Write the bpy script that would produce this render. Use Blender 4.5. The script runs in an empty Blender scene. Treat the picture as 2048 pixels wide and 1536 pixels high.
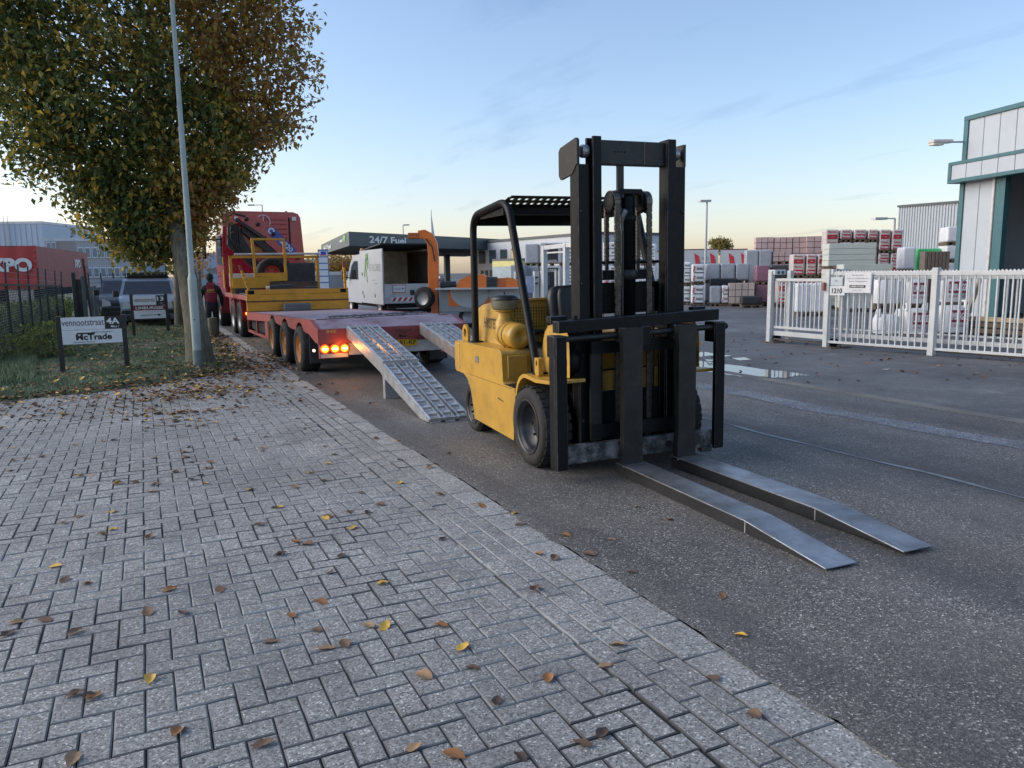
import bpy, bmesh, math, random
from mathutils import Vector, Matrix
import numpy as np
rnd = random.Random(7)
S = bpy.context.scene
C = S.collection
# ------------------------------------------------------------------ camera
HC, PITCH, YAW, ROLL = 1.6, math.atan(226/1538), 0.4432, 0.012
cam = bpy.data.cameras.new('camera'); camo = bpy.data.objects.new('camera', cam); C.objects.link(camo)
cam.sensor_width = 36; cam.lens = 36*1538/2048; cam.clip_end = 2000; cam.clip_start = 0.05
camo.matrix_world = (Matrix.Translation((0, 0, HC)) @ Matrix.Rotation(-YAW, 4, 'Z') @ Matrix.Rotation(math.pi/2-PITCH, 4, 'X') @ Matrix.Rotation(-ROLL, 4, 'Z'))
S.camera = camo
# ------------------------------------------------------------------ light
SUN_EL, SUN_AZ = 28.0, 297.0          # compass degrees clockwise from +Y: low, hazy sun away to the left
w = bpy.data.worlds.new('World'); S.world = w; w.use_nodes = True
N = w.node_tree.nodes; L = w.node_tree.links
bg = N['Background']
sky = N.new('ShaderNodeTexSky'); sky.sky_type = 'NISHITA'; sky.sun_disc = False
sky.sun_elevation = math.radians(SUN_EL); sky.sun_rotation = math.radians(SUN_AZ)
sky.air_density = 1.0; sky.dust_density = 1.2; sky.ozone_density = 1.5
hs = N.new('ShaderNodeHueSaturation'); hs.inputs['Saturation'].default_value = .98
tn = N.new('ShaderNodeMix'); tn.data_type = 'RGBA'; tn.blend_type = 'MULTIPLY'; tn.inputs[0].default_value = 1; tn.inputs[7].default_value = (.97, 1.0, 1.03, 1)
L.new(sky.outputs[0], hs.inputs['Color']); L.new(hs.outputs[0], tn.inputs[6]); 
# warm haze near the horizon all the way round, and thin high cloud streaks
tc = N.new('ShaderNodeTexCoord'); sx = N.new('ShaderNodeSeparateXYZ'); L.new(tc.outputs['Generated'], sx.inputs[0])
hr = N.new('ShaderNodeValToRGB'); L.new(sx.outputs['Z'], hr.inputs[0])
hr.color_ramp.elements.new(.09); hr.color_ramp.elements.new(.2)
hr.color_ramp.elements[0].position = 0; hr.color_ramp.elements[0].color = (1.08, .93, .92, 1)
for k, (p, c) in enumerate(((.09, (1.05, .95, .94, 1)), (.2, (1.02, .98, .98, 1)), (.5, (1, 1, 1, 1)))):
    hr.color_ramp.elements[k+1].position = p; hr.color_ramp.elements[k+1].color = c
t2 = N.new('ShaderNodeMix'); t2.data_type = 'RGBA'; t2.blend_type = 'MULTIPLY'; t2.inputs[0].default_value = 1
L.new(tn.outputs[2], t2.inputs[6]); L.new(hr.outputs[0], t2.inputs[7])
# project the view direction on a flat cloud layer, stretch it along one way
dv = N.new('ShaderNodeVectorMath'); dv.operation = 'DIVIDE'; zz = N.new('ShaderNodeMath'); zz.operation = 'ADD'; zz.inputs[1].default_value = .06; L.new(sx.outputs['Z'], zz.inputs[0])
L.new(tc.outputs['Generated'], dv.inputs[0]); L.new(zz.outputs[0], dv.inputs[1])
mp = N.new('ShaderNodeMapping'); mp.inputs['Rotation'].default_value = (0, 0, 1.15); mp.inputs['Scale'].default_value = (.9, .30, 0); mp.inputs['Location'].default_value = (2.3, .7, 0); L.new(dv.outputs[0], mp.inputs[0])
cn = N.new('ShaderNodeTexNoise'); cn.inputs['Scale'].default_value = 1.7; cn.inputs['Detail'].default_value = 7; cn.inputs['Roughness'].default_value = .58; L.new(mp.outputs[0], cn.inputs['Vector'])
cr_ = N.new('ShaderNodeValToRGB'); cr_.color_ramp.elements[0].position = .575; cr_.color_ramp.elements[1].position = .79; cr_.color_ramp.elements[0].color = (0, 0, 0, 1); cr_.color_ramp.elements[1].color = (.55, .55, .55, 1); L.new(cn.outputs['Fac'], cr_.inputs[0])
cm_ = N.new('ShaderNodeMix'); cm_.data_type = 'RGBA'; cm_.blend_type = 'MULTIPLY'; L.new(cr_.outputs[0], cm_.inputs[0]); L.new(t2.outputs[2], cm_.inputs[6]); cm_.inputs[7].default_value = (.52, .60, .70, 1)
L.new(cm_.outputs[2], bg.inputs[0]); bg.inputs[1].default_value = 0.148
sl = bpy.data.lights.new('sun', 'SUN'); sl.energy = 1.5; sl.angle = math.radians(60); sl.color = (1, .9, .78)
so = bpy.data.objects.new('sun', sl); C.objects.link(so)
a, e = math.radians(SUN_AZ), math.radians(SUN_EL)
so.rotation_euler = Vector((math.sin(a)*math.cos(e), math.cos(a)*math.cos(e), math.sin(e))).to_track_quat('Z', 'Y').to_euler()
V = S.view_settings; V.view_transform = 'Standard'; V.look = 'None'; V.gamma = 1; V.exposure = 0.60
try: V.use_curve_mapping = False
except Exception: pass
S.cycles.max_bounces = 5; S.cycles.diffuse_bounces = 3; S.cycles.glossy_bounces = 3; S.cycles.transmission_bounces = 3
# ------------------------------------------------------------------ helpers
def ray(u, v):                       # a direction in the world for a point of the 2048 x 1536 picture
    x0, y0 = (u-1024)/1538, -(v-768)/1538
    x = x0*math.cos(ROLL)+y0*math.sin(ROLL); y = -x0*math.sin(ROLL)+y0*math.cos(ROLL)
    f = math.cos(PITCH)+y*math.sin(PITCH); up = -math.sin(PITCH)+y*math.cos(PITCH)
    s, c = math.sin(YAW), math.cos(YAW)
    return Vector((f*s+x*c, f*c-x*s, up))
def gnd(u, v, z=0):
    d = ray(u, v); return Vector((0, 0, HC))+d*((z-HC)/d.z)
def atD(u, v, D):
    d = ray(u, v); return Vector((0, 0, HC))+d*(D/math.hypot(d.x, d.y))
def atP(u, v, n, k):                 # on the vertical plane n.p = k
    d = ray(u, v); return Vector((0, 0, HC))+d*(k/(n[0]*d.x+n[1]*d.y))

class MT:
    """small node-graph builder"""
    def __init__(s, name):
        s.m = bpy.data.materials.new(name); s.m.use_nodes = True
        s.t = s.m.node_tree; s.b = s.t.nodes['Principled BSDF']; s.co = None
    def n(s, typ, **kw):
        nd = s.t.nodes.new(typ)
        for k, v in kw.items(): setattr(nd, k, v)
        return nd
    def set(s, sock, v):
        if isinstance(v, bpy.types.NodeSocket): s.t.links.new(v, sock)
        elif isinstance(v, (tuple, list)) and len(v) == 3 and sock.type == 'RGBA': sock.default_value = (*v, 1)
        else: sock.default_value = v
    def coord(s, rand=True):
        if s.co is None:
            tc = s.n('ShaderNodeTexCoord'); s.co = tc.outputs['Object']
            if rand:
                oi = s.n('ShaderNodeObjectInfo'); a = s.n('ShaderNodeVectorMath', operation='ADD')
                m = s.n('ShaderNodeMath', operation='MULTIPLY'); s.set(m.inputs[0], oi.outputs['Random']); m.inputs[1].default_value = 37
                s.set(a.inputs[0], s.co); s.set(a.inputs[1], m.outputs[0]); s.co = a.outputs[0]
        return s.co
    def noise(s, scale, detail=4, rough=.55, vec=None):
        nd = s.n('ShaderNodeTexNoise'); nd.inputs['Scale'].default_value = scale; nd.inputs['Detail'].default_value = detail; nd.inputs['Roughness'].default_value = rough
        s.set(nd.inputs['Vector'], vec or s.coord()); return nd.outputs['Fac']
    def vor(s, scale, out='Color', feature='F1', vec=None):
        nd = s.n('ShaderNodeTexVoronoi', feature=feature); nd.inputs['Scale'].default_value = scale
        s.set(nd.inputs['Vector'], vec or s.coord()); return nd.outputs[out]
    def ramp(s, fac, stops, interp='LINEAR'):
        nd = s.n('ShaderNodeValToRGB'); cr = nd.color_ramp; cr.interpolation = interp
        while len(cr.elements) < len(stops): cr.elements.new(.5)
        for el, (p, c) in zip(cr.elements, stops):
            el.position = p; el.color = (c, c, c, 1) if not isinstance(c, tuple) else (*c, 1)
        s.set(nd.inputs[0], fac); return nd.outputs[0]
    def mix(s, fac, a, b, typ='MIX'):
        nd = s.n('ShaderNodeMix', data_type='RGBA', blend_type=typ)
        s.set(nd.inputs[0], fac); s.set(nd.inputs[6], a); s.set(nd.inputs[7], b); return nd.outputs[2]
    def math(s, op, a, b=0.):
        nd = s.n('ShaderNodeMath', operation=op); s.set(nd.inputs[0], a); s.set(nd.inputs[1], b); return nd.outputs[0]
    def bump(s, h, strength, dist=.01):
        nd = s.n('ShaderNodeBump'); nd.inputs['Strength'].default_value = strength; nd.inputs['Distance'].default_value = dist
        s.set(nd.inputs['Height'], h); s.set(s.b.inputs['Normal'], nd.outputs[0])
    def sep(s, what):                 # X / Y / Z of the object coordinate
        nd = s.n('ShaderNodeSeparateXYZ'); s.set(nd.inputs[0], s.coord()); return nd.outputs[what]
    def scl(s, v3):
        nd = s.n('ShaderNodeMapping'); nd.inputs['Scale'].default_value = v3; s.set(nd.inputs[0], s.coord()); return nd.outputs[0]

_M = {}
def mat(name, col, rough=.5, metal=0., var=.12, vs=3., bump=0., bs=60., dirt=None, da=.5, ds=5., coat=0., emit=0., alpha=None, trans=0., spec=.5):
    """painted, worn surface: base colour with tonal variation, blotches of dirt, uneven gloss, fine relief"""
    if name in _M: return _M[name]
    t = MT(name); b = t.b
    n1 = t.noise(vs, 5)
    lo = tuple(c*(1-var) for c in col); hi = tuple(min(1, c*(1+var)) for c in col)
    c = t.mix(t.ramp(n1, [(.3, 0.), (.7, 1.)]), lo, hi)
    if dirt:
        c = t.mix(t.math('MULTIPLY', t.ramp(t.noise(ds, 8, .7), [(.48, 0.), (.66, 1.)]), da), c, dirt)
    t.set(b.inputs['Base Color'], c)
    t.set(b.inputs['Roughness'], t.math('ADD', rough-.1, t.math('MULTIPLY', t.noise(vs*2.3, 5), .2)))
    b.inputs['Metallic'].default_value = metal; b.inputs['Coat Weight'].default_value = coat; b.inputs['Specular IOR Level'].default_value = spec
    if bump: t.bump(t.noise(bs, 3), bump, .004)
    if emit: t.set(b.inputs['Emission Color'], col); b.inputs['Emission Strength'].default_value = emit
    if trans: b.inputs['Transmission Weight'].default_value = trans
    _M[name] = t.m; return t.m

EDGE = {}                             # paint name -> bare or rubbed material that shows along bevelled edges
class B:
    """collects faces in world coordinates; obj() links them as one mesh object under its thing"""
    def __init__(s): s.v = []; s.f = []; s.sm = []; s.mi = []; s.cur = 0
    def add(s, vs, fs, smooth=False):
        o = len(s.v); s.v += [tuple(p) for p in vs]
        for f in fs: s.f.append(tuple(i+o for i in f)); s.sm.append(smooth); s.mi.append(s.cur)
        return s
    def m(s, i): s.cur = i; return s
    def box(s, x0, x1, y0, y1, z0, z1):
        return s.add([(x0,y0,z0),(x1,y0,z0),(x1,y1,z0),(x0,y1,z0),(x0,y0,z1),(x1,y0,z1),(x1,y1,z1),(x0,y1,z1)],
                     [(0,3,2,1),(4,5,6,7),(0,1,5,4),(1,2,6,5),(2,3,7,6),(3,0,4,7)])
    def obox(s, c, ax, ay, az):       # centre and three half-axis vectors
        c, ax, ay, az = map(Vector, (c, ax, ay, az)); vs = []
        for k in (-1, 1):
            for i, j in ((-1,-1),(1,-1),(1,1),(-1,1)): vs.append(c+ax*i+ay*j+az*k)
        return s.add(vs, [(0,3,2,1),(4,5,6,7),(0,1,5,4),(1,2,6,5),(2,3,7,6),(3,0,4,7)])
    def bar(s, p, q, wx, wy, up=(0,0,1)):   # rectangular bar from p to q
        p, q, up = Vector(p), Vector(q), Vector(up); d = (q-p); l = d.length; d = d/l
        a = d.cross(up)
        if a.length < 1e-4: a = d.cross(Vector((1,0,0)))
        a.normalize(); b = a.cross(d)
        return s.obox((p+q)/2, a*wx/2, d*l/2, b*wy/2)
    def prism(s, prof, axis, a0, a1, smooth=False):   # closed 2D profile swept along an axis; profile in the two other axes, in order
        n = len(prof)
        def P(p, a):
            return {'x': (a, p[0], p[1]), 'y': (p[0], a, p[1]), 'z': (p[0], p[1], a)}[axis]
        vs = [P(p, a0) for p in prof]+[P(p, a1) for p in prof]
        s.add(vs, [tuple(range(n-1,-1,-1)), tuple(range(n, 2*n))])
        return s.add(vs, [(i, (i+1) % n, n+(i+1) % n, n+i) for i in range(n)], smooth)
    def tube(s, path, r, n=10, cap=True, closed=False):
        path = [Vector(p) for p in path]; k = len(path); rr = r if isinstance(r, (list, tuple)) else [r]*k
        vs = []; prev = None
        for i, p in enumerate(path):
            if closed: d = path[(i+1) % k]-path[i-1]
            else: d = path[min(i+1, k-1)]-path[max(i-1, 0)]
            d.normalize()
            if prev is None:
                a = d.cross(Vector((0,0,1)))
                if a.length < .05: a = d.cross(Vector((1,0,0)))
            else: a = prev-d*prev.dot(d)
            a.normalize(); prev = a; b = d.cross(a)
            for j in range(n):
                t = 2*math.pi*j/n; vs.append(p+(a*math.cos(t)+b*math.sin(t))*rr[i])
        fs = []
        for i in range(k if closed else k-1):
            for j in range(n):
                i2 = (i+1) % k; fs.append((i*n+j, i*n+(j+1) % n, i2*n+(j+1) % n, i2*n+j))
        s.add(vs, fs, True)
        if cap and not closed: s.add(vs, [tuple(range(n-1,-1,-1)), tuple(range((k-1)*n, k*n))])
        return s
    def cyl(s, p, q, r, n=20, r2=None): return s.tube([p, q], [r, r if r2 is None else r2], n)
    def lathe(s, prof, c, axis='x', n=28, smooth=True):   # profile of (radius, along-axis)
        c = Vector(c); vs = []
        for r, a in prof:
            for j in range(n):
                t = 2*math.pi*j/n; u, v = r*math.cos(t), r*math.sin(t)
                vs.append(c+Vector({'x': (a,u,v), 'y': (v,a,u), 'z': (u,v,a)}[axis]))
        fs = []
        for i in range(len(prof)-1):
            for j in range(n): fs.append((i*n+j, i*n+(j+1) % n, (i+1)*n+(j+1) % n, (i+1)*n+j))
        return s.add(vs, fs, smooth)
    def disc(s, c, r, axis='x', n=24): return s.lathe([(0.0005, 0), (r, 0)], c, axis, n, False)
    def quad(s, a, b, c, d): return s.add([a, b, c, d], [(0,1,2,3)])
    def obj(s, name, mats, parent=None, bevel=0., label=None, cat=None, group=None, kind=None, origin=None, seg=2):
        me = bpy.data.meshes.new(name)
        off = Vector(origin) if origin is not None else Vector((0,0,0)); p = parent
        while p is not None: off = off+p.location; p = p.parent
        me.from_pydata([tuple(Vector(v)-off) for v in s.v], [], s.f)
        ml = mats if isinstance(mats, (list, tuple)) else [mats]
        for m_ in ml: me.materials.append(m_)
        edge = EDGE.get(ml[0].name) if bevel and len(ml) == 1 else None
        if edge: me.materials.append(edge)
        me.polygons.foreach_set('use_smooth', s.sm); me.polygons.foreach_set('material_index', s.mi); me.update()
        bm = bmesh.new(); bm.from_mesh(me)
        if len(bm.faces) < 60000: bmesh.ops.recalc_face_normals(bm, faces=bm.faces); bm.to_mesh(me)
        bm.free()
        o = bpy.data.objects.new(name, me); C.objects.link(o); o.parent = parent
        if origin is not None: o.location = origin
        if bevel:
            md = o.modifiers.new('bevel', 'BEVEL'); md.width = bevel; md.segments = seg; md.limit_method = 'ANGLE'; md.angle_limit = math.radians(40)
            if edge: md.material = 1
        return tag(o, label, cat, group, kind)
def tag(o, label=None, cat=None, group=None, kind=None):
    if label: o['label'] = label
    if cat: o['category'] = cat
    if group: o['group'] = group
    if kind: o['kind'] = kind
    return o
def thing(name, label, cat, loc=(0,0,0), group=None):
    o = bpy.data.objects.new(name, None); C.objects.link(o); o.location = loc; o.empty_display_size = .2
    return tag(o, label, cat, group)
def copy_tree(o, parent=None):
    c = o.copy(); C.objects.link(c); c.parent = parent
    for ch in list(o.children): copy_tree(ch, c)
    return c
_TX = {}
def text_mesh(txt, bold=0., shear=0., ext=.0):
    k = (txt, bold, shear, ext)
    if k not in _TX:
        cu = bpy.data.curves.new('lettering', 'FONT'); cu.body = txt; cu.align_x = 'CENTER'; cu.align_y = 'CENTER'; cu.size = 1; cu.offset = bold; cu.shear = shear; cu.resolution_u = 3; cu.extrude = ext
        o = bpy.data.objects.new('lettering', cu); C.objects.link(o); bpy.context.view_layer.update()
        me = bpy.data.meshes.new_from_object(o.evaluated_get(bpy.context.evaluated_depsgraph_get()))
        C.objects.unlink(o); bpy.data.objects.remove(o); bpy.data.curves.remove(cu)
        xs = [v.co.x for v in me.vertices]; ys = [v.co.y for v in me.vertices]
        _TX[k] = (me, min(xs), max(xs), min(ys), max(ys))
    return _TX[k]
def lettering(txt, m, parent, pos, right, up, width, height, bold=0., shear=0., label=None, name='lettering'):
    """flat letters filling width x height, centred at pos on a surface; right/up are world directions of the writing"""
    me0, x0, x1, y0, y1 = text_mesh(txt, bold, shear)
    key = (txt, bold, shear, m.name)
    if key in _TX: me = _TX[key]
    else:
        me = me0.copy(); me.materials.clear(); me.materials.append(m); _TX[key] = me
    r, u = Vector(right).normalized(), Vector(up).normalized(); n = r.cross(u)
    sx, sy = width/(x1-x0), height/(y1-y0)
    o = bpy.data.objects.new(name, me); C.objects.link(o); o.parent = parent
    off = Vector((0,0,0)); p = parent
    while p is not None: off = off+p.location; p = p.parent
    pos = Vector(pos)+n*.004-off-r*sx*(x0+x1)/2-u*sy*(y0+y1)/2
    M4 = Matrix(((r.x*sx, u.x*sy, n.x, pos.x), (r.y*sx, u.y*sy, n.y, pos.y), (r.z*sx, u.z*sy, n.z, pos.z), (0,0,0,1)))
    o.matrix_local = M4
    return tag(o, label)
def arc(c, r, a0, a1, n, plane='yz', x=0.):
    out = []
    for i in range(n+1):
        t = math.radians(a0+(a1-a0)*i/n); out.append((c[0]+r*math.cos(t), c[1]+r*math.sin(t)))
    return out
def leaf_verts(p, size, rot, fold, curl):   # pointed oval leaf of six faces
    M3 = rot; w = size*.33; out = []
    for x, y, z in ((0,0,0),(-w,.35,fold),(0,.35,0),(w,.35,fold),(-w*.85,.68,fold+curl*.4),(0,.7,curl*.5),(w*.85,.68,fold+curl*.4),(0,1,curl)):
        out.append(p+M3 @ Vector((x, (y-.5)*size, z*size)))
    return out
LEAF_F = [(0,2,1),(0,3,2),(1,2,5,4),(2,3,6,5),(4,5,7),(5,6,7)]
def rotm(yaw, tilt, roll): return Matrix.Rotation(yaw, 3, 'Z') @ Matrix.Rotation(tilt, 3, 'X') @ Matrix.Rotation(roll, 3, 'Y')
# ------------------------------------------------------------------ ground
def ground_mats():
    # coarse asphalt with pale chippings
    t = MT('asphalt'); t.coord(False)
    tone = t.mix(t.ramp(t.noise(.7, 6, .6), [(.35, 0.), (.68, 1.)]), (.082, .076, .070), (.140, .131, .121))
    vs = t.scl((1., .12, 1.))
    tone = t.mix(t.math('MULTIPLY', t.ramp(t.noise(1.6, 5, .6, vs), [(.45, 0.), (.75, 1.)]), .6), tone, (.16, .15, .138))
    st = t.vor(130); sv = t.n('ShaderNodeSeparateColor'); t.set(sv.inputs[0], st)
    chip = t.ramp(sv.outputs[0], [(0., .35), (.3, .75), (.6, 1.1), (.82, 1.45), (.93, 2.2), (.98, 3.8), (1., 5.5)])
    c = t.mix(t.ramp(t.noise(1.3, 5, .6), [(.35, .6), (.6, 1.)]), tone, t.mix(1., tone, chip, 'MULTIPLY'))
    vs2 = t.scl((1.4, .05, 1.))
    c = t.mix(t.math('MULTIPLY', t.ramp(t.noise(1.1, 4, .5, vs2), [(.48, 0.), (.62, 1.)]), .5), c, (.045, .043, .043))
    c = t.mix(t.math('MULTIPLY', t.ramp(t.noise(3.2, 8, .75), [(.56, 0.), (.72, 1.)]), .45), c, (.035, .034, .036))
    t.set(t.b.inputs['Base Color'], c); t.set(t.b.inputs['Roughness'], t.ramp(t.noise(1.1, 6), [(.3, .55), (.7, .8)]))
    t.bump(t.vor(130, 'Distance'), .5, .005); _M['asphalt'] = t.m
    # smoother damp asphalt of the yard
    t = MT('yard_asphalt'); t.coord(False)
    c = t.mix(t.ramp(t.noise(.35, 7, .62), [(.34, 0.), (.66, 1.)]), (.060, .060, .063), (.135, .134, .135))
    c = t.mix(t.math('MULTIPLY', t.ramp(t.noise(2.4, 8, .72), [(.5, 0.), (.7, 1.)]), .5), c, (.19, .19, .195))
    sv = t.n('ShaderNodeSeparateColor'); t.set(sv.inputs[0], t.vor(110))
    c = t.mix(1., c, t.ramp(sv.outputs[0], [(0., .7), (.7, 1.1), (.95, 1.5), (1., 2.4)]), 'MULTIPLY')
    t.set(t.b.inputs['Base Color'], c)
    t.set(t.b.inputs['Roughness'], t.ramp(t.noise(.55, 7, .66), [(.28, .3), (.40, .6), (.6, .8)]))
    t.bump(t.noise(70, 4), .25, .004); _M['yard_asphalt'] = t.m
    # exposed-aggregate concrete paver
    t = MT('paver')
    oi = t.n('ShaderNodeObjectInfo'); at = t.n('ShaderNodeAttribute', attribute_name='tint')
    rv = t.math('ADD', oi.outputs['Random'], at.outputs['Fac'])
    rv = t.math('FRACT', rv)
    g_ = t.n('ShaderNodeNewGeometry'); pos = g_.outputs['Position']
    base = t.mix(rv, (.335, .332, .318), (.45, .446, .428))
    base = t.mix(t.ramp(t.noise(.45, 6, .62, pos), [(.38, 0.), (.62, .9)]), base, (.24, .238, .228))
    base = t.mix(t.math('MULTIPLY', t.ramp(t.noise(1.9, 7, .7, pos), [(.50, 0.), (.68, 1.)]), .65), base, (.155, .153, .147))
    sv = t.n('ShaderNodeSeparateColor'); t.set(sv.inputs[0], t.vor(150, vec=pos))
    base = t.mix(1., base, t.ramp(sv.outputs[0], [(0., .22), (.2, .62), (.45, .95), (.82, 1.12), (.94, 1.5), (1., 2.6)]), 'MULTIPLY')
    base = t.mix(t.ramp(t.noise(38, 4, .7, pos), [(.42, .55), (.6, 0.)]), base, (.13, .128, .122))
    t.set(t.b.inputs['Base Color'], base); t.b.inputs['Roughness'].default_value = .75
    t.bump(t.noise(190, 3, vec=pos), .5, .004); _M['paver'] = t.m
    t = MT('paver_edge'); g_ = t.n('ShaderNodeNewGeometry'); pos = g_.outputs['Position']
    c = t.mix(t.ramp(t.noise(.8, 6, .6, pos), [(.40, 0.), (.60, 1.)]), (.075, .075, .077), (.30, .303, .30)); t.set(t.b.inputs['Base Color'], c); t.b.inputs['Roughness'].default_value = .9; t.bump(t.noise(190, 3, vec=pos), .5, .004); _M['paver_edge'] = t.m
    t = MT('joint_sand'); g_ = t.n('ShaderNodeNewGeometry'); pos = g_.outputs['Position']
    c = t.mix(t.ramp(t.noise(.8, 6, .6, pos), [(.40, 0.), (.60, 1.)]), (.035, .035, .037), (.21, .21, .208)); c = t.mix(t.ramp(t.noise(14, 4, vec=pos), [(.3, .5), (.6, 0.)]), c, (.03, .032, .03))
    t.set(t.b.inputs['Base Color'], c); t.b.inputs['Roughness'].default_value = .95; t.bump(t.noise(160, 3, vec=pos), .5, .004); _M['joint_sand'] = t.m
    t = MT('kerb_concrete'); g_ = t.n('ShaderNodeNewGeometry'); pos = g_.outputs['Position']
    c = t.mix(t.ramp(t.noise(1.3, 7, .7, pos), [(.35, 0.), (.7, 1.)]), (.24, .237, .228), (.36, .356, .342))
    sv = t.n('ShaderNodeSeparateColor'); t.set(sv.inputs[0], t.vor(120, vec=pos))
    c = t.mix(1., c, t.ramp(sv.outputs[0], [(0., .4), (.25, .8), (.85, 1.15), (1., 2.)]), 'MULTIPLY')
    t.set(t.b.inputs['Base Color'], c); t.b.inputs['Roughness'].default_value = .8; t.bump(t.noise(150, 3, vec=pos), .5, .004); _M['kerb_concrete'] = t.m
    # verge soil / moss
    t = MT('verge_soil'); t.coord(False)
    c = t.mix(t.ramp(t.noise(2.2, 7, .7), [(.36, 0.), (.64, 1.)]), (.055, .05, .033), (.085, .115, .05))
    c = t.mix(t.ramp(t.noise(9, 5), [(.4, 0.), (.75, .7)]), c, (.13, .14, .105)); t.set(t.b.inputs['Base Color'], c); t.b.inputs['Roughness'].default_value = .95
    t.bump(t.noise(26, 5), .8, .03); _M['verge_soil'] = t.m
    for nm, c0, c1 in (('grass_blade', (.10, .145, .065), (.26, .31, .18)),):
        t = MT(nm); t.coord(False); t.set(t.b.inputs['Base Color'], t.mix(t.ramp(t.noise(1.4, 6, .7), [(.38, 0.), (.66, 1.)]), c0, c1)); t.b.inputs['Roughness'].default_value = .7; _M[nm] = t.m
    t = MT('water'); t.set(t.b.inputs['Base Color'], (.02, .022, .025)); t.b.inputs['Roughness'].default_value = .02; t.b.inputs['Specular IOR Level'].default_value = .9; t.bump(t.noise(3, 2), .03, .01); _M['water'] = t.m
ground_mats()

def sheet(name, pts, z, m, label=None, sub=None):
    return B().add([(x, y, z) for x, y in pts], [tuple(range(len(pts)))]).obj(name, m, kind='structure')
terr = mat('terrain', (.09, .09, .095), .85, var=.25, vs=.3, bump=.2, bs=8)
sheet('terrain', [(-500, -60), (500, -60), (500, 700), (-500, 700)], -.05, terr)
sheet('road', [(2.13, -6), (8.0, -6), (8.0, 200), (2.13, 200)], 0, _M['asphalt'])
sheet('yard', [(8.2, -6), (120, -6), (120, 160), (8.2, 160)], -.004, _M['yard_asphalt'])
kz = B()
y = -4.
while y < 90:
    l = 1.0; kz.box(8.0, 8.2, y, y+l-.008, -.1, .003); y += l
kz.obj('kerb', mat('gutter_concrete', (.165, .158, .146), .85, var=.3, vs=1.2, dirt=(.10, .098, .094), da=.7, ds=1.5, bump=.5, bs=90), kind='structure')
# sealed seam along the road centre and a damp pale patch band
seam = mat('seam_tar', (.16, .175, .19), .45, var=.3, vs=9, bump=.2)
sb = B(); py_ = None
for i in range(0, 260):
    y = 1.+i*.12; xc = 5.44-.011*y+.02*math.sin(y*2.1)+.012*math.sin(y*5.3); wd = .018+.008*math.sin(y*3.7)+.006*math.sin(y*11)
    if py_: sb.quad((py_[1]-py_[2], py_[0], .004), (py_[1]+py_[2], py_[0], .004), (xc+wd, y, .004), (xc-wd, y, .004))
    py_ = (y, xc, wd)
sb.obj('road_seam', seam, kind='structure')
repair = MT('repair_strip'); repair.coord(False)
c = repair.mix(repair.ramp(repair.noise(2.2, 6, .7), [(.36, 0.), (.62, 1.)]), (.085, .087, .095), (.17, .175, .19))
sv = repair.n('ShaderNodeSeparateColor'); repair.set(sv.inputs[0], repair.vor(95))
repair.set(repair.b.inputs['Base Color'], repair.mix(1., c, repair.ramp(sv.outputs[0], [(0., .5), (.6, 1.), (.9, 1.8), (1., 3.2)]), 'MULTIPLY')); repair.b.inputs['Roughness'].default_value = .6
rp = B(); pr_ = None
for i in range(0, 120):
    y = 2.2+i*.12; xc = 6.95-.02*(y-4); wl = .17+.05*math.sin(y*1.3)+.03*math.sin(y*4.1); wr = .15+.05*math.sin(y*1.7+1)+.02*math.sin(y*5)
    if y > 9.5: wl *= max(0, (13-y)/3.5); wr *= max(0, (13-y)/3.5)
    if y > 13: break
    if pr_: rp.quad((pr_[1]-pr_[2], pr_[0], .003), (pr_[1]+pr_[3], pr_[0], .003), (xc+wr, y, .003), (xc-wl, y, .003))
    pr_ = (y, xc, wl, wr)
rp.obj('road_repair_strip', repair.m, kind='structure')

# ---- brick paving in 90 degree herringbone
VERGE = [(-9, 9.6), (-4, 10.9), (-1.78, 11.75), (-.65, 12.05), (0, 12.4), (.85, 13.1), (1.58, 13.75)]
def verge_y(x):
    for (x0, y0), (x1, y1) in zip(VERGE, VERGE[1:]):
        if x0 <= x <= x1: return y0+(y1-y0)*(x-x0)/(x1-x0)
    return 13.75 if x > 1 else 9.6
def inview(x, y, z=0, mrg=40):
    s, c = math.sin(YAW), math.cos(YAW); f = x*s+y*c; r = x*c-y*s; u = z-HC
    zc = f*math.cos(PITCH)-u*math.sin(PITCH); yc = f*math.sin(PITCH)+u*math.cos(PITCH)
    if zc < .2: return False
    X, Y = r/zc*1538+1024, 768-yc/zc*1538
    return -mrg < X < 2048+mrg and -mrg < Y < 1536+mrg
W = .105
pav = sheet('brick_pavement', [(-9, -4), (2.13, -4), (2.13, 200), (1.58, 200), (1.58, 14.4), (-9, 14.4)], -.012, _M['joint_sand'])
bricks = []
for i in range(-70, 16):
    for j in range(10, 136):
        k = (i-j) % 4
        if k == 0: bx = (i*W, (i+2)*W, j*W, (j+1)*W)
        elif k == 3: bx = (i*W, (i+1)*W, j*W, (j+2)*W)
        else: continue
        x0, x1, y0, y1 = bx
        x1 = min(x1, 1.588)
        if x1-x0 < .016: continue
        if y0 > verge_y(min(max((x0+x1)/2, -8.9), 1.57))+.15: continue
        bricks.append((x0, x1, y0, y1))
for c_ in range(3):
    x0 = 1.59+c_*W; y = .4+c_*.07
    while y < 20: bricks.append((x0, x0+W, y, y+.21)); y += .21
edge_blocks = []; y = .3
while y < 26: edge_blocks.append((1.908, 2.125, y, y+.30)); y += .30
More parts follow.
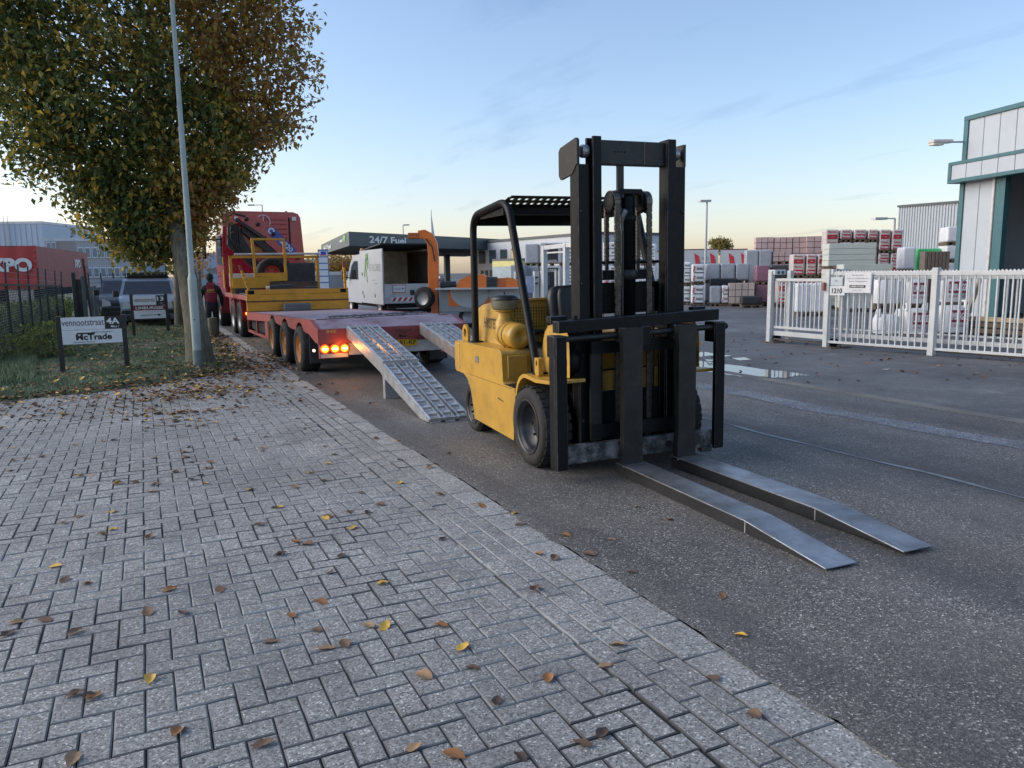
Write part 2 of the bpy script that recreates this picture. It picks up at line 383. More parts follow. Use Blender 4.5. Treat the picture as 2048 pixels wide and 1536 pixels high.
def brick_geo(b, bx, r=rnd, ch=.0055, j=.0045, rot=True):
    x0, x1, y0, y1 = bx; x0 += j/2; x1 -= j/2; y0 += j/2; y1 -= j/2
    dz = r.uniform(-.002, .002); tx, ty = r.uniform(-.0016, .0016), r.uniform(-.0016, .0016)
    cx, cy = (x0+x1)/2, (y0+y1)/2; an = r.uniform(-.012, .012) if rot else 0
    def P(x, y, z):
        X, Y = x-cx, y-cy
        return (cx+X-Y*an, cy+Y+X*an, z+dz+(X/.1)*tx+(Y/.1)*ty)
    vs = [P(x0, y0, -.03), P(x1, y0, -.03), P(x1, y1, -.03), P(x0, y1, -.03), P(x0, y0, -ch*.7), P(x1, y0, -ch*.7), P(x1, y1, -ch*.7), P(x0, y1, -ch*.7),
          P(x0+ch, y0+ch, 0), P(x1-ch, y0+ch, 0), P(x1-ch, y1-ch, 0), P(x0+ch, y1-ch, 0)]
    k_ = b.cur; b.add(vs, [(8,9,10,11)]); b.v = b.v[:-12]; b.cur = 2; o_ = len(b.v); b.v += [tuple(p) for p in vs]
    for f in [(0,1,5,4),(1,2,6,5),(2,3,7,6),(3,0,4,7),(4,5,9,8),(5,6,10,9),(6,7,11,10),(7,4,8,11)]: b.f.append(tuple(i+o_ for i in f)); b.sm.append(False); b.mi.append(2)
    b.cur = k_
seen = [b for b in bricks+edge_blocks if inview((b[0]+b[1])/2, (b[2]+b[3])/2)]
seen.sort(key=lambda b: ((b[0]+b[1])/2)**2+((b[2]+b[3])/2)**2)
near = set(seen[:300])
rest = B(); tints = []
for b in bricks+edge_blocks:
    if b in near:
        q = B(); c0 = ((b[0]+b[1])/2, (b[2]+b[3])/2, 0); brick_geo(q, b)
        q.obj('brick', [_M['kerb_concrete'] if b[0] > 1.9 else _M['paver'], _M['kerb_concrete'], _M['paver_edge']], pav, origin=None)
    else:
        rest.m(1 if b[0] > 1.9 else 0); brick_geo(rest, b); tints += [rnd.random()]*12
ro = rest.obj('brick_field', [_M['paver'], _M['kerb_concrete'], _M['paver_edge']], pav, kind='stuff')
at = ro.data.attributes.new('tint', 'FLOAT', 'POINT'); at.data.foreach_set('value', tints)

# ragged edge where the asphalt laps the paving
re_ = B(); pv = None; rr_ = random.Random(4); w_ = .0
for i in range(0, 420):
    y = .4+i*.045; w_ = max(.0, min(.05, w_*.75+rr_.uniform(-.008, .018))); q_ = (2.128-w_, y)
    if pv: re_.quad((pv[0], pv[1], .0045), (2.17, pv[1], .0045), (2.17, y, .0045), (q_[0], y, .0045))
    pv = q_
re_.obj('road_edge', _M['asphalt'], kind='structure')
# ---- grass verge
vb = B(); nx, ny = 60, 90
def verge_z(x, y):
    e = min(1., max(0., (y-verge_y(max(-8.9, min(1.57, x))))/.5))*min(1., max(0., (1.6-x)/.4))
    return .004+e*(.04+.03*math.sin(x*1.7+y*.6)+.02*math.sin(x*4.1-y*2.3)+.015*math.sin(y*5.1+x*3))
pts = []
for a in range(nx+1):
    x = -9+(1.62+9)*a/nx; y0 = verge_y(max(-8.9, min(1.57, x)))
    y0 += .05*math.sin(x*9)+.04*math.sin(x*23+1)+.03*math.sin(x*41)
    for b in range(ny+1):
        y = y0+(60-y0)*(b/ny)**2; pts.append((x, y, verge_z(x, y)))
vb.add(pts, [(a*(ny+1)+b, (a+1)*(ny+1)+b, (a+1)*(ny+1)+b+1, a*(ny+1)+b+1) for a in range(nx) for b in range(ny)], True)
vb.obj('grass_verge', _M['verge_soil'], kind='structure')
gr = np.random.RandomState(3)
n = 90000
gx = gr.uniform(-4.2, 1.55, n); gy = 11.5+(27-11.5)*gr.rand(n)**1.5
gv = []; gf = []
for x, y, a, h, l in zip(gx, gy, gr.rand(n)*6.283, gr.uniform(.015, .06, n), gr.randn(n)*.4):
    if y < verge_y(x)+.08+.1*math.sin(x*9): continue
    # bare worn patches
    d = math.sin(x*2.3+y*.9)+math.sin(x*.9-y*1.7)+math.sin(x*5.1+y*3.3)*.5
    if d < -.9 and gr.rand() < .8: continue
    if x < -1.9-.08*(y-17) and y > 13.5: h *= 3.2
    if x > 1.2 and gr.rand() < .6: continue
    z = verge_z(x, y); wd = .006+.0006*max(0, y-12); k = len(gv); ca, sa = math.cos(a), math.sin(a)
    gv += [(x-ca*wd, y-sa*wd, z), (x+ca*wd, y+sa*wd, z), (x+h*l*sa, y+h*l*ca, z+h)]
    gf.append((k, k+1, k+2))
gb = B(); gb.v = gv; gb.f = gf; gb.sm = [False]*len(gf); gb.mi = [0]*len(gf)
gb.obj('verge_grass', _M['grass_blade'], label='short frosty green grass covering the roadside verge', cat='grass', kind='stuff')

# ---- puddles
def puddle(name, outline, z, n=6):
    b = B(); k = len(outline); c = Vector((sum(p[0] for p in outline)/k, sum(p[1] for p in outline)/k, 0))
    pts = []
    for i in range(k):
        p, q = outline[i], outline[(i+1) % k]
        for j in range(n):
            t = j/n; x, y = p[0]+(q[0]-p[0])*t, p[1]+(q[1]-p[1])*t
            s_ = 1+.07*math.sin(i*3.1+j*2.2)+.06*math.sin(j*5.7+i)+.05*math.sin((i*n+j)*1.9); pts.append((c.x+(x-c.x)*s_, c.y+(y-c.y)*s_, z))
    b.add(pts, [tuple(range(len(pts)))]).obj(name, _M['water'], kind='structure')
def PG(*uv): return [tuple(gnd(u, v)[:2]) for u, v in uv]
puddle('puddle_water', PG((1340, 720), (1400, 722), (1470, 731), (1540, 740), (1600, 747), (1606, 752), (1560, 756), (1480, 753), (1410, 742), (1350, 738)), .002)
puddle('puddle_water', PG((1385, 706), (1410, 704), (1440, 709), (1462, 711), (1450, 714), (1420, 711), (1400, 714)), .002, 9)
puddle('puddle_water', PG((1462, 716), (1490, 715), (1503, 719), (1480, 721)), .002, 7)
puddle('puddle_water', PG((1410, 719), (1440, 720), (1446, 723), (1415, 722)), .002, 7)
puddle('puddle_water', PG((1764, 738), (1780, 737), (1777, 740), (1766, 741)), .002, 3)
# ------------------------------------------------------------------ forklift
YEL = mat('forklift_yellow', (.47, .265, .032), .42, var=.10, vs=2.5, dirt=(.20, .12, .03), da=.35, ds=6, bump=.05, bs=25, coat=.15)
YEL2 = mat('forklift_yellow_worn', (.45, .262, .042), .5, var=.14, vs=4, dirt=(.16, .10, .035), da=.5, ds=7, bump=.05)
BLK = mat('black_paint', (.0035, .004, .005), .45, var=.4, vs=5, dirt=(.014, .014, .015), da=.35, ds=18, bump=.3, bs=60, spec=.22)
BLKW = mat('black_worn_steel', (.011, .0112, .012), .45, metal=.15, var=.4, vs=6, dirt=(.05, .038, .03), da=.35, ds=8, bump=.3, bs=40)
RUB = mat('tyre_rubber', (.012, .012, .0125), .8, var=.3, vs=7, dirt=(.04, .038, .036), da=.45, ds=9, bump=.5, bs=40)
RIM = mat('black_rim', (.013, .014, .017), .35, var=.3, vs=9, dirt=(.05, .05, .05), da=.5, ds=12)
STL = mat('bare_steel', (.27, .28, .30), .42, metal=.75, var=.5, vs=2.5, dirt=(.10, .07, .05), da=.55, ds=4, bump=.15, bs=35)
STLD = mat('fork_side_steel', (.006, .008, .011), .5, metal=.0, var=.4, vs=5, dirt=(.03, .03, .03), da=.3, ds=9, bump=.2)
SCR = mat('scraped_steel', (.045, .046, .05), .5, metal=.5, var=.6, vs=9, dirt=(.33, .33, .34), da=.6, ds=7, bump=.4, bs=30)
SEAT = mat('black_vinyl', (.014, .015, .017), .42, var=.2, vs=8, bump=.1, bs=90)
GLASSG = mat('smoked_plastic', (.20, .19, .13), .25, var=.15, vs=6, dirt=(.1, .09, .06), da=.4)
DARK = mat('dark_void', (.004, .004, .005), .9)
CHAIN = mat('greasy_chain', (.13, .115, .10), .4, metal=.75, var=.4, vs=20)
LETB = mat('black_lettering', (.012, .012, .013), .5)
LETW = mat('white_lettering', (.75, .75, .75), .5, var=.03)
EDGE.update({'black_paint': mat('rubbed_black_edge', (.045, .046, .05), .45, metal=.4, var=.7, vs=14, dirt=(.006, .006, .007), da=1., ds=6), 'black_worn_steel': mat('rubbed_steel_edge', (.09, .09, .095), .4, metal=.6, var=.6, vs=12, dirt=(.012, .012, .013), da=1., ds=7),
    'bare_steel': mat('bright_steel_edge', (.45, .47, .5), .35, metal=.8, var=.4, vs=9, dirt=(.2, .12, .07), da=.6, ds=6), 'forklift_yellow': mat('rubbed_yellow_edge', (.56, .36, .10), .5, var=.2, vs=8, dirt=(.2, .13, .05), da=.6, ds=9), 'forklift_yellow_worn': mat('rubbed_yellow_edge', (.56, .36, .10))})
fk = thing('forklift', 'old yellow forklift with black mast and long lowered forks on the asphalt', 'forklift', (3.52, 5.55, 0))
XL, XR, XC = 2.78, 4.26, 3.52
def mir(x): return 2*XC-x
# side skirts / tanks
for sgn in (0, 1):
    X = (lambda x: x) if sgn == 0 else mir
    prof = [(5.84,.15),(6.74,.17),(6.755,.25),(6.79,.36),(6.83,.46),(6.90,.545),(7.0,.585),(7.22,.59),(7.235,.62),(7.235,.86),(7.21,.905),(6.10,.915),(6.06,.90),(6.05,.87),(6.035,.64),(6.02,.615),
            (5.80,.612),(5.785,.56),(5.80,.45),(5.825,.3)]
    a, b_ = sorted((X(2.785), X(3.10)))
    o = B().prism(prof, 'x', a, b_).obj('side_panel', YEL, fk, bevel=.022, seg=3)
    a, b_ = sorted((X(2.781), X(2.80)))
    B().prism([(5.83,.17),(6.72,.185),(6.40,.186),(5.83,.185)], 'x', a, b_)
    # dark strip painting the shade of the seam pressed along the panel
    B().box(min(X(2.782), X(2.79)), max(X(2.782), X(2.79)), 5.86, 6.86, .598, .602).obj('panel_seam', mat('seam_shadow', (.2, .11, .02), .7), o)
    # fold line at the rear corner, strip in the worn yellow
    B().box(min(X(2.779), X(2.8)), max(X(2.779), X(2.8)), 7.10, 7.228, .60, .885).obj('corner_strip', YEL2, o, bevel=.006)
    # battery door on the recess
    dr = B().box(min(X(2.83), X(3.02)), max(X(2.83), X(3.02)), 6.022, 6.036, .66, .865).obj('access_door', YEL2, fk, bevel=.006)
    B().box(min(X(2.855), X(2.875)), max(X(2.855), X(2.875)), 6.016, 6.024, .842, .846).obj('door_catch', YEL2, dr)
    B().box(min(X(2.79), X(2.99)), max(X(2.79), X(2.99)), 5.81, 6.02, .613, .620).obj('step_plate', BLKW, fk)
    # fender arch over the drive wheel
    arc_o = [(5.79,.56),(5.775,.62),(5.74,.685),(5.69,.735),(5.62,.765),(5.55,.77),(5.36,.755),(5.05,.775)]
    arc_i = [(5.05,.748),(5.36,.725),(5.55,.738),(5.61,.735),(5.67,.708),(5.715,.665),(5.75,.61),(5.765,.56)]
    B().prism(arc_o+arc_i, 'x', *sorted((X(2.775), X(3.06)))).obj('fender', YEL, fk, bevel=.008)
    # cowl side with round opening for the tilt cylinder
    cw = B(); n = 20; cy, cz, r = 5.33, .95, .10
    outer = [(5.60,.765),(5.60,1.0),(5.52,1.16),(5.34,1.165),(5.12,1.165),(5.10,.98),(5.10,.78),(5.35,.765)]
    ring = []
    for i in range(n):
        t = 2*math.pi*i/n; ring.append((cy+r*.9*math.cos(t), cz+r*1.15*math.sin(t)))
    big = []
    for i in range(n):
        t = 2*math.pi*i/n; dx, dz = math.cos(t), math.sin(t); best = 9
        for (ax, az), (bx_, bz) in zip(outer, outer[1:]+outer[:1]):
            ex, ez = bx_-ax, bz-az; den = dx*ez-dz*ex
            if abs(den) < 1e-9: continue
            tt = ((ax-cy)*ez-(az-cz)*ex)/den; uu = ((ax-cy)*dz-(az-cz)*dx)/den
            if tt > 0 and -1e-6 <= uu <= 1+1e-6: best = min(best, tt)
        big.append((cy+dx*best, cz+dz*best))
    xo = X(2.92)
    cw.add([(xo, *p) for p in ring]+[(xo, *p) for p in big], [(i, (i+1) % n, n+(i+1) % n, n+i) for i in range(n)])
    xi = X(3.0)
    cw.add([(xo, *p) for p in ring]+[(xi, *p) for p in ring], [(i, (i+1) % n, n+(i+1) % n, n+i) for i in range(n)], True)
    cw.add([(xo, 5.60,.765),(xi, 5.62,.765),(xi, 5.62,1.0),(xo, 5.60,1.0),(xi, 5.54,1.17),(xo, 5.52,1.16),(xi, 5.12,1.175),(xo, 5.12,1.165)], [(0,1,2,3),(3,2,4,5),(5,4,6,7)])
    cw.obj('cowl_side', YEL2, fk)
    B().box(*sorted((X(2.99), X(3.06))), 5.15, 5.6, .78, 1.12).obj('cowl_inner', DARK, fk)
    tc = B().cyl((X(2.97), 5.46, .97), (X(2.97), 5.18, .925), .058, 20).obj('tilt_cylinder', YEL2, fk)
    B().lathe([(.0,-.005),(.062,-.005),(.062,.03),(.05,.035)], (X(2.97), 5.165, .923), 'y', 20).obj('cylinder_cap', YEL2, tc)
    # lifting lug with hole in front of the guard foot
    lug = B(); ring = []; out = []
    for i in range(16):
        t = 2*math.pi*i/16; ring.append((5.47+.018*math.cos(t), .865+.024*math.sin(t)))
        d = (math.cos(t), math.sin(t)); k = min(.04/max(abs(d[0]), 1e-6), (.045 if d[1] > 0 else .10)/max(abs(d[1]), 1e-6)); out.append((5.47+d[0]*k, .865+d[1]*k))
    for xx in (X(2.835), X(2.875)): lug.add([(xx, *p) for p in ring]+[(xx, *p) for p in out], [(i, (i+1) % 16, 16+(i+1) % 16, 16+i) for i in range(16)])
    for rr in (ring, out): lug.add([(X(2.835), *p) for p in rr]+[(X(2.875), *p) for p in rr], [(i, (i+1) % 16, 16+(i+1) % 16, 16+i) for i in range(16)])
    lug.obj('lifting_lug', YEL, fk)
    # rear tow lug
    lug = B(); ring = []; out = []
    for i in range(18):
        t = 2*math.pi*i/18; ring.append((7.13+.045*math.cos(t), .985+.045*math.sin(t))); d = (math.cos(t), math.sin(t)); k = .085 if d[1] > -.1 else min(.09/abs(d[1]), .085/max(1e-6, abs(d[0]))); out.append((7.13+d[0]*k, .985+d[1]*k))
    for xx in (X(2.86), X(2.885)): lug.add([(xx, *p) for p in ring]+[(xx, *p) for p in out], [(i, (i+1) % 18, 18+(i+1) % 18, 18+i) for i in range(18)])
    for rr in (ring, out): lug.add([(X(2.86), *p) for p in rr]+[(X(2.885), *p) for p in rr], [(i, (i+1) % 18, 18+(i+1) % 18, 18+i) for i in range(18)])
    lug.obj('rear_lug', YEL, fk)
# counterweight, frame, hood
B().prism([(7.20,.595),(7.24,.60),(7.262,.63),(7.262,.86),(7.24,.895),(7.20,.90)], 'x', 2.79, 4.25).obj('counterweight', YEL, fk, bevel=.03, seg=3)
B().box(3.10, 3.94, 7.0, 7.5, .35, .88).obj('counterweight_core', YEL, fk, bevel=.03)
B().box(3.08, 3.96, 5.25, 7.0, .2, .62).obj('chassis', DARK, fk)
B().box(3.06, 3.98, 5.62, 6.45, .62, .93).obj('floor_plate', BLKW, fk)
hd = B()
rings = []
for y, zt, wd in ((6.40, 1.30, .50), (6.60, 1.315, .505), (6.85, 1.30, .51), (7.05, 1.275, .51), (7.20, 1.235, .50), (7.27, 1.17, .485), (7.285, .905, .485)):
    zb = .905; rr = .05
    prof = [(-wd-.03, zb), (-wd, zt-rr*1.6)]+[(-wd+rr-rr*math.cos(math.radians(t)), zt-rr+rr*math.sin(math.radians(t))) for t in (30, 60, 90)]
    prof = [p for p in prof if p[1] >= zb-1e-6] if zt > .95 else [(-wd-.03, zb), (-wd, zb+.001), (-wd+.01, zb+.002), (-wd+.02, zb+.003), (-wd+.05, zb+.004)]
    prof = prof+[(-x, z) for x, z in reversed(prof)]
    rings.append([(XC+x, y, z) for x, z in prof])
m_ = len(rings[0]); vs = [p for r_ in rings for p in r_]
hd.add(vs, [(i*m_+j, i*m_+j+1, (i+1)*m_+j+1, (i+1)*m_+j) for i in range(len(rings)-1) for j in range(m_-1)], True)
hd.add(rings[0], [tuple(range(m_))])
hood = hd.obj('hood', YEL2, fk)
lettering('HYSTER', LETB, hood, (2.990, 6.75, 1.10), (0, -1, 0), (.08, 0, 1), .38, .10, bold=.012)
# perforated grille behind the seat
gl = B(); x0, x1, z0, z1 = 3.02, 4.02, 1.02, 1.34; yg = 6.375
gl.box(x0, x1, yg, yg+.012, z1-.075, z1); gl.box(x0, x1, yg, yg+.012, z0, z0+.04); gl.box(x0, x0+.03, yg, yg+.012, z0+.04, z1-.075); gl.box(x1-.03, x1, yg, yg+.012, z0+.04, z1-.075)
nh = 34; px_ = (x1-x0-.06)/nh
for i in range(nh): gl.box(x0+.03+i*px_, x0+.03+i*px_+.0145, yg+.001, yg+.009, z0+.04, z1-.075)
nv = 7; pz_ = (z1-z0-.115)/nv
for i in range(nv): gl.box(x0+.03, x1-.03, yg+.0015, yg+.0095, z0+.04+i*pz_, z0+.04+i*pz_+.013)
gr_ = gl.obj('perforated_grille', YEL2, fk)
B().box(x0, x1, yg-.03, yg+.004, z1-.012, z1+.012).obj('grille_lip', YEL2, gr_, bevel=.006)
B().box(x0+.02, x1-.02, yg+.018, yg+.022, z0, z1-.02).obj('grille_shadow_box', DARK, gr_)  # dark sheet added as the shade behind the grille holes
# air cleaner: horizontal canister, elbow and pre-cleaner bowl
ax, az_ = 2.97, 1.03
ac = B().lathe([(.0,.0),(.035,.0),(.042,-.012),(.075,-.012),(.098,0),(.112,.02),(.114,.05),(.114,.17)], (ax, 6.02, az_), 'y', 32).obj('air_cleaner', YEL, fk)
B().lathe([(.116,.0),(.121,.004),(.121,.018),(.116,.022)], (ax, 6.20, az_), 'y', 32).obj('clamp_band', YEL2, ac)
B().lathe([(.112,0),(.112,.14),(.098,.22),(.06,.27),(.0,.28)], (ax, 6.20, az_), 'y', 32).obj('canister_rear', YEL, ac)
B().lathe([(.117,0),(.121,.003),(.121,.012),(.117,.015)], (ax, 6.29, az_), 'y', 32).obj('rear_band', YEL2, ac)
for yy in (6.205, 6.30): B().tube([(ax-.05, yy, az_-.10), (ax-.055, yy, az_-.125), (ax-.03, yy, az_-.135)], .008, 6).obj('band_clip', YEL2, ac)
B().tube([(ax, 6.40, az_+.02), (ax, 6.41, az_+.10), (ax, 6.40, az_+.16), (ax, 6.39, az_+.21)], [.085, .085, .062, .06], 20).obj('intake_elbow', YEL, ac)
B().lathe([(.0,0),(.085,0),(.10,.012),(.085,.02),(.0,.02)], (ax, 6.39, az_+.205), 'z', 28).obj('bowl_flange', YEL2, ac)
B().lathe([(.0,0),(.105,.0),(.118,.015),(.128,.085),(.128,.088),(.0,.088)], (ax, 6.39, az_+.225), 'z', 32).obj('precleaner_bowl', GLASSG, ac)
B().lathe([(.134,0),(.136,.012),(.125,.03),(.09,.045),(.03,.052),(.0,.052)], (ax, 6.39, az_+.312), 'z', 32).obj('bowl_lid', SEAT, ac)
B().cyl((ax, 6.39, az_+.36), (ax, 6.39, az_+.385), .008, 8).obj('wing_nut', SEAT, ac)
# cables behind the canister
for k in range(3): B().tube([(3.06, 6.33+.01*k, 1.02), (3.12, 6.30, 1.05+.012*k), (3.22, 6.28, 1.03+.01*k), (3.32, 6.3, 1.04)], .016, 6).obj('hose', SEAT, fk)
# overhead guard
def fillet(pts, r, n=5):
    pts = [Vector(p) for p in pts]; out = [pts[0]]
    for a_, b_, c_ in zip(pts, pts[1:], pts[2:]):
        d0, d1 = (a_-b_).normalized(), (c_-b_).normalized()
        for i in range(n+1):
            t = i/n; p0, p1 = b_+d0*r, b_+d1*r; out.append(p0*(1-t)**2+b_*2*t*(1-t)+p1*t*t)
    return out+[pts[-1]]
guard = None
for X in ((lambda x: x), mir):
    pth = fillet([(X(2.885), 6.90, .915), (X(2.885), 6.88, 2.14), (X(2.885), 6.07, 2.215), (X(2.885), 5.56, .77)], .17, 7)
    o = B().tube(pth, .034, 14).obj('guard_post', BLK, fk)
    B().lathe([(.0,0),(.075,0),(.075,.012),(.05,.018),(.0,.018)], (X(2.885), 6.90, .905), 'z', 18).obj('post_foot', BLK, o)
    B().box(*sorted((X(2.83), X(2.95))), 5.5, 5.62, .765, .78).obj('front_foot', BLK, o)
    B().box(*sorted((X(2.90), X(2.915))), 6.2, 6.75, 2.10, 2.19).obj('gusset_plate', BLK, o)
rf = B(); ya, yb, zr = 6.02, 6.86, 2.215
for i, y in enumerate((ya, ya+.10, ya+.20)): rf.box(2.90, 4.14, y, y+.035, zr-.012, zr)
for i in range(19):
    x = 2.90+i*(1.24/18)
    for j in range(2): rf.box(x-.016+(.03 if j else 0), x+.016+(.03 if j else 0), ya+.035+.10*j, ya+.10+.10*j, zr-.0115, zr-.0005)
rf.box(2.90, 4.14, ya+.235, yb, zr-.012, zr-.002)
rf.v = [(x, y, z+(.035-(y-ya)*.27 if y < ya+.24 else -.03)) for x, y, z in rf.v]
roof = rf.obj('guard_roof', BLK, fk)
B().box(2.90, 4.14, yb-.03, yb+.0, zr-.17, zr-.043).obj('roof_rear_rail', BLK, roof, bevel=.005)
B().box(2.90, 4.14, ya+.24, ya+.27, zr-.11, zr-.043).obj('roof_cross_rail', BLK, roof, bevel=.005)
B().tube([(3.05, 5.32, 1.66), (3.98, 5.32, 1.66)], .012, 8).obj('rear_tie_bar', BLK, fk)
# seat
def pad(c, sx, sy, sz, r, rot):
    b = B(); n = 20; rows = []
    for zz, k in ((-1, .86), (-.8, .97), (0, 1), (.8, .97), (1, .86)):
        ring = []
        for i in range(n):
            t = 2*math.pi*i/n; q = 4.5; x = math.copysign(abs(math.cos(t))**(2/q), math.cos(t)); y = math.copysign(abs(math.sin(t))**(2/q), math.sin(t))
            ring.append(Vector(c)+rot @ Vector((x*sx*k, zz*sy, y*sz*k)))
        rows.append(ring)
    vs = [p for r_ in rows for p in r_]
    b.add(vs, [(i*n+j, i*n+(j+1) % n, (i+1)*n+(j+1) % n, (i+1)*n+j) for i in range(4) for j in range(n)], True)
    b.add(rows[0], [tuple(range(n))]); b.add(rows[-1], [tuple(range(n))]); return b
st = pad((3.60, 6.27, 1.23), .245, .055, .235, .05, Matrix.Rotation(-.14, 3, 'X')).obj('seat_back', SEAT, fk)
pad((3.60, 6.24, 1.26), .17, .055, .20, .05, Matrix.Rotation(-.14, 3, 'X')).obj('back_cushion', SEAT, st)
pad((3.60, 6.05, 1.0), .24, .22, .06, .05, Matrix.Rotation(.05, 3, 'X')).obj('seat_cushion', SEAT, fk)
B().box(3.4, 3.8, 5.9, 6.25, .93, .98).obj('seat_base', DARK, fk)
# steering wheel and column
swc, rx = Vector((3.53, 5.80, 1.36)), Matrix.Rotation(-.75, 3, 'X')
sw = B().tube([swc+rx @ Vector((.175*math.cos(2*math.pi*i/28), .175*math.sin(2*math.pi*i/28), 0)) for i in range(28)], .013, 8, closed=True).obj('steering_wheel', SEAT, fk)
sp = B()
for k in range(3): sp.tube([swc, swc+rx @ Vector((.17*math.cos(k*2.094+.5), .17*math.sin(k*2.094+.5), 0))], .01, 6)
sp.obj('wheel_spokes', SEAT, sw)
B().cyl(swc, swc+rx @ Vector((0, 0, -.4)), .025, 10).obj('steering_column', SEAT, fk)
B().box(3.08, 3.96, 5.40, 5.58, .78, 1.10).obj('dashboard', YEL2, fk, bevel=.02)
B().tube([(3.33, 5.5, 1.08), (3.3, 5.55, 1.28), (3.27, 5.58, 1.36)], [.014, .012, .02], 8).obj('control_lever', SEAT, fk)
B().box(3.12, 3.92, 5.30, 5.33, .45, .78).obj('front_bulkhead', YEL2, fk)
# wheels
def wheel(xo, sgn, yc, r, wd, rim, dish, name, rm=RIM):
    t = B(); n = 56
    prof = [(rim, 0), (rim+.02, -.006), (r*.80, -.012), (r*.93, -.004), (r*.985, .03), (r, .055), (r, wd-.055), (r*.985, wd-.03), (r*.9, wd), (rim, wd)]
    t.lathe([(q, sgn*a_) for q, a_ in prof], (xo, yc, r), 'x', n)
    ty = t.obj('tyre', RUB, fk)
    # worn tread blocks
    blk = B()
    for i in range(26):
        a_ = 2*math.pi*i/26
        for rowx, ph in ((.045, 0), (wd-.045, .5)):
            aa = a_+ph*2*math.pi/26; c = Vector((xo+sgn*rowx, yc+math.cos(aa)*(r+.001), r+math.sin(aa)*(r+.001)))
            if c.z < .02: continue
            blk.obox(c, (.034, 0, 0), Vector((0, -math.sin(aa), math.cos(aa)))*r*.085, Vector((0, math.cos(aa), math.sin(aa)))*.006)
    tag(blk.obj('tread', RUB, ty, bevel=.004, seg=1), kind='stuff')
    rmo = B().lathe([(rim+.004, -.008*sgn), (rim-.006, -.012*sgn), (rim-.014, .0), (rim-.02, sgn*.012), (rim-.026, sgn*.016), (rim*.83, sgn*dish*.35), (rim*.74, sgn*dish), (rim*.42, sgn*dish*1.06), (rim*.36, sgn*dish*.75), (rim*.2, sgn*dish*.7), (0, sgn*dish*.7)], (xo, yc, r), 'x', 40).obj('rim', rm, fk)
    for i in range(8):
        a_ = 2*math.pi*i/8; nt = B(); nt.cyl((xo+sgn*dish*1.05, yc+math.cos(a_)*rim*.55, r+math.sin(a_)*rim*.55), (xo+sgn*(dish*1.05-.03), yc+math.cos(a_)*rim*.55, r+math.sin(a_)*rim*.55), .012, 6); nt.obj('wheel_nut', rm, rmo)
wheel(2.775, 1, 5.53, .335, .25, .225, .11, 'front'); wheel(mir(2.775), -1, 5.53, .335, .25, .225, .11, 'front')
wheel(2.84, 1, 6.91, .255, .17, .17, .03, 'rear'); wheel(mir(2.84), -1, 6.91, .255, .17, .17, .03, 'rear')
B().cyl((2.95, 6.91, .25), (4.09, 6.91, .25), .06, 10).obj('steer_axle', DARK, fk)
B().cyl((2.95, 5.53, .335), (4.09, 5.53, .335), .09, 12).obj('drive_axle', DARK, fk)
# mast -------------------------------------------------
def channel(b, x0, x1, y0, y1, z0, z1, web='l', t_=.022):
    if web == 'l': b.box(x0, x0+t_, y0+t_, y1-t_, z0, z1)
    else: b.box(x1-t_, x1, y0+t_, y1-t_, z0, z1)
    b.box(x0, x1, y0, y0+t_, z0, z1); b.box(x0, x1, y1-t_, y1, z0, z1)
ms = B(); channel(ms, 3.035, 3.130, 5.15, 5.29, .16, 2.40, 'l'); o_l = ms.obj('outer_rail', BLK, fk, bevel=.004, seg=1)
B().prism([(5.153, 2.40), (5.153, 2.575), (5.175, 2.595), (5.44, 2.555), (5.47, 2.53), (5.47, 2.345), (5.44, 2.31), (5.24, 2.335), (5.20, 2.37), (5.17, 2.40)], 'x', 3.028, 3.050).obj('side_plate', BLKW, o_l, bevel=.004)
ms = B(); channel(ms, 3.905, 4.000, 5.15, 5.29, .16, 2.40, 'r'); o_r = ms.obj('outer_rail', BLK, fk, bevel=.004, seg=1)
B().prism([(5.153, 2.40), (5.153, 2.575), (5.29, 2.575), (5.29, 2.36), (5.2, 2.36), (5.17, 2.40)], 'x', 3.985, 4.004).obj('side_plate', BLKW, o_r, bevel=.004)
for x0, x1, wb in ((3.148, 3.222, 'r'), (3.815, 3.892, 'l')):
    ms = B(); channel(ms, x0, x1, 5.12, 5.25, .20, 2.605, wb, .026); i_ = ms.obj('inner_rail', BLK, fk, bevel=.004, seg=1)
    sx = -1 if wb == 'r' else 1
    B().lathe([(0,0),(.045,0),(.05,.01),(.05,.045),(.045,.055),(0,.055)], ((x0-.062 if sx < 0 else x1+.008), 5.20, 2.50), 'x', 20).obj('guide_roller', STL, i_)
cm = B().box(3.222, 3.815, 5.16, 5.20, 2.405, 2.585).obj('top_crossmember', BLKW, fk, bevel=.006)
B().box(3.222, 3.815, 5.20, 5.25, 2.405, 2.43).obj('crossmember_flange', BLK, cm)
hl = B()
for i in range(4): hl.lathe([(0,0),(.007,0)], (3.36+i*.028, 5.158, 2.50), 'y', 8)
tag(hl.obj('bolt_holes', DARK, cm), kind='stuff')
B().box(3.62, 3.626, 5.155, 5.161, 2.41, 2.58).obj('weld_bead', mat('rusty_weld', (.22, .13, .07), .8), cm)
B().box(3.40, 3.455, 5.185, 5.215, 2.16, 2.45).obj('hanger_plate', BLKW, fk, bevel=.003)
B().box(3.135, 3.90, 5.30, 5.335, 1.25, 1.50).obj('rear_crossmember', BLK, fk)
B().box(3.135, 3.90, 5.30, 5.335, .30, .46).obj('lower_crossmember', BLK, fk)
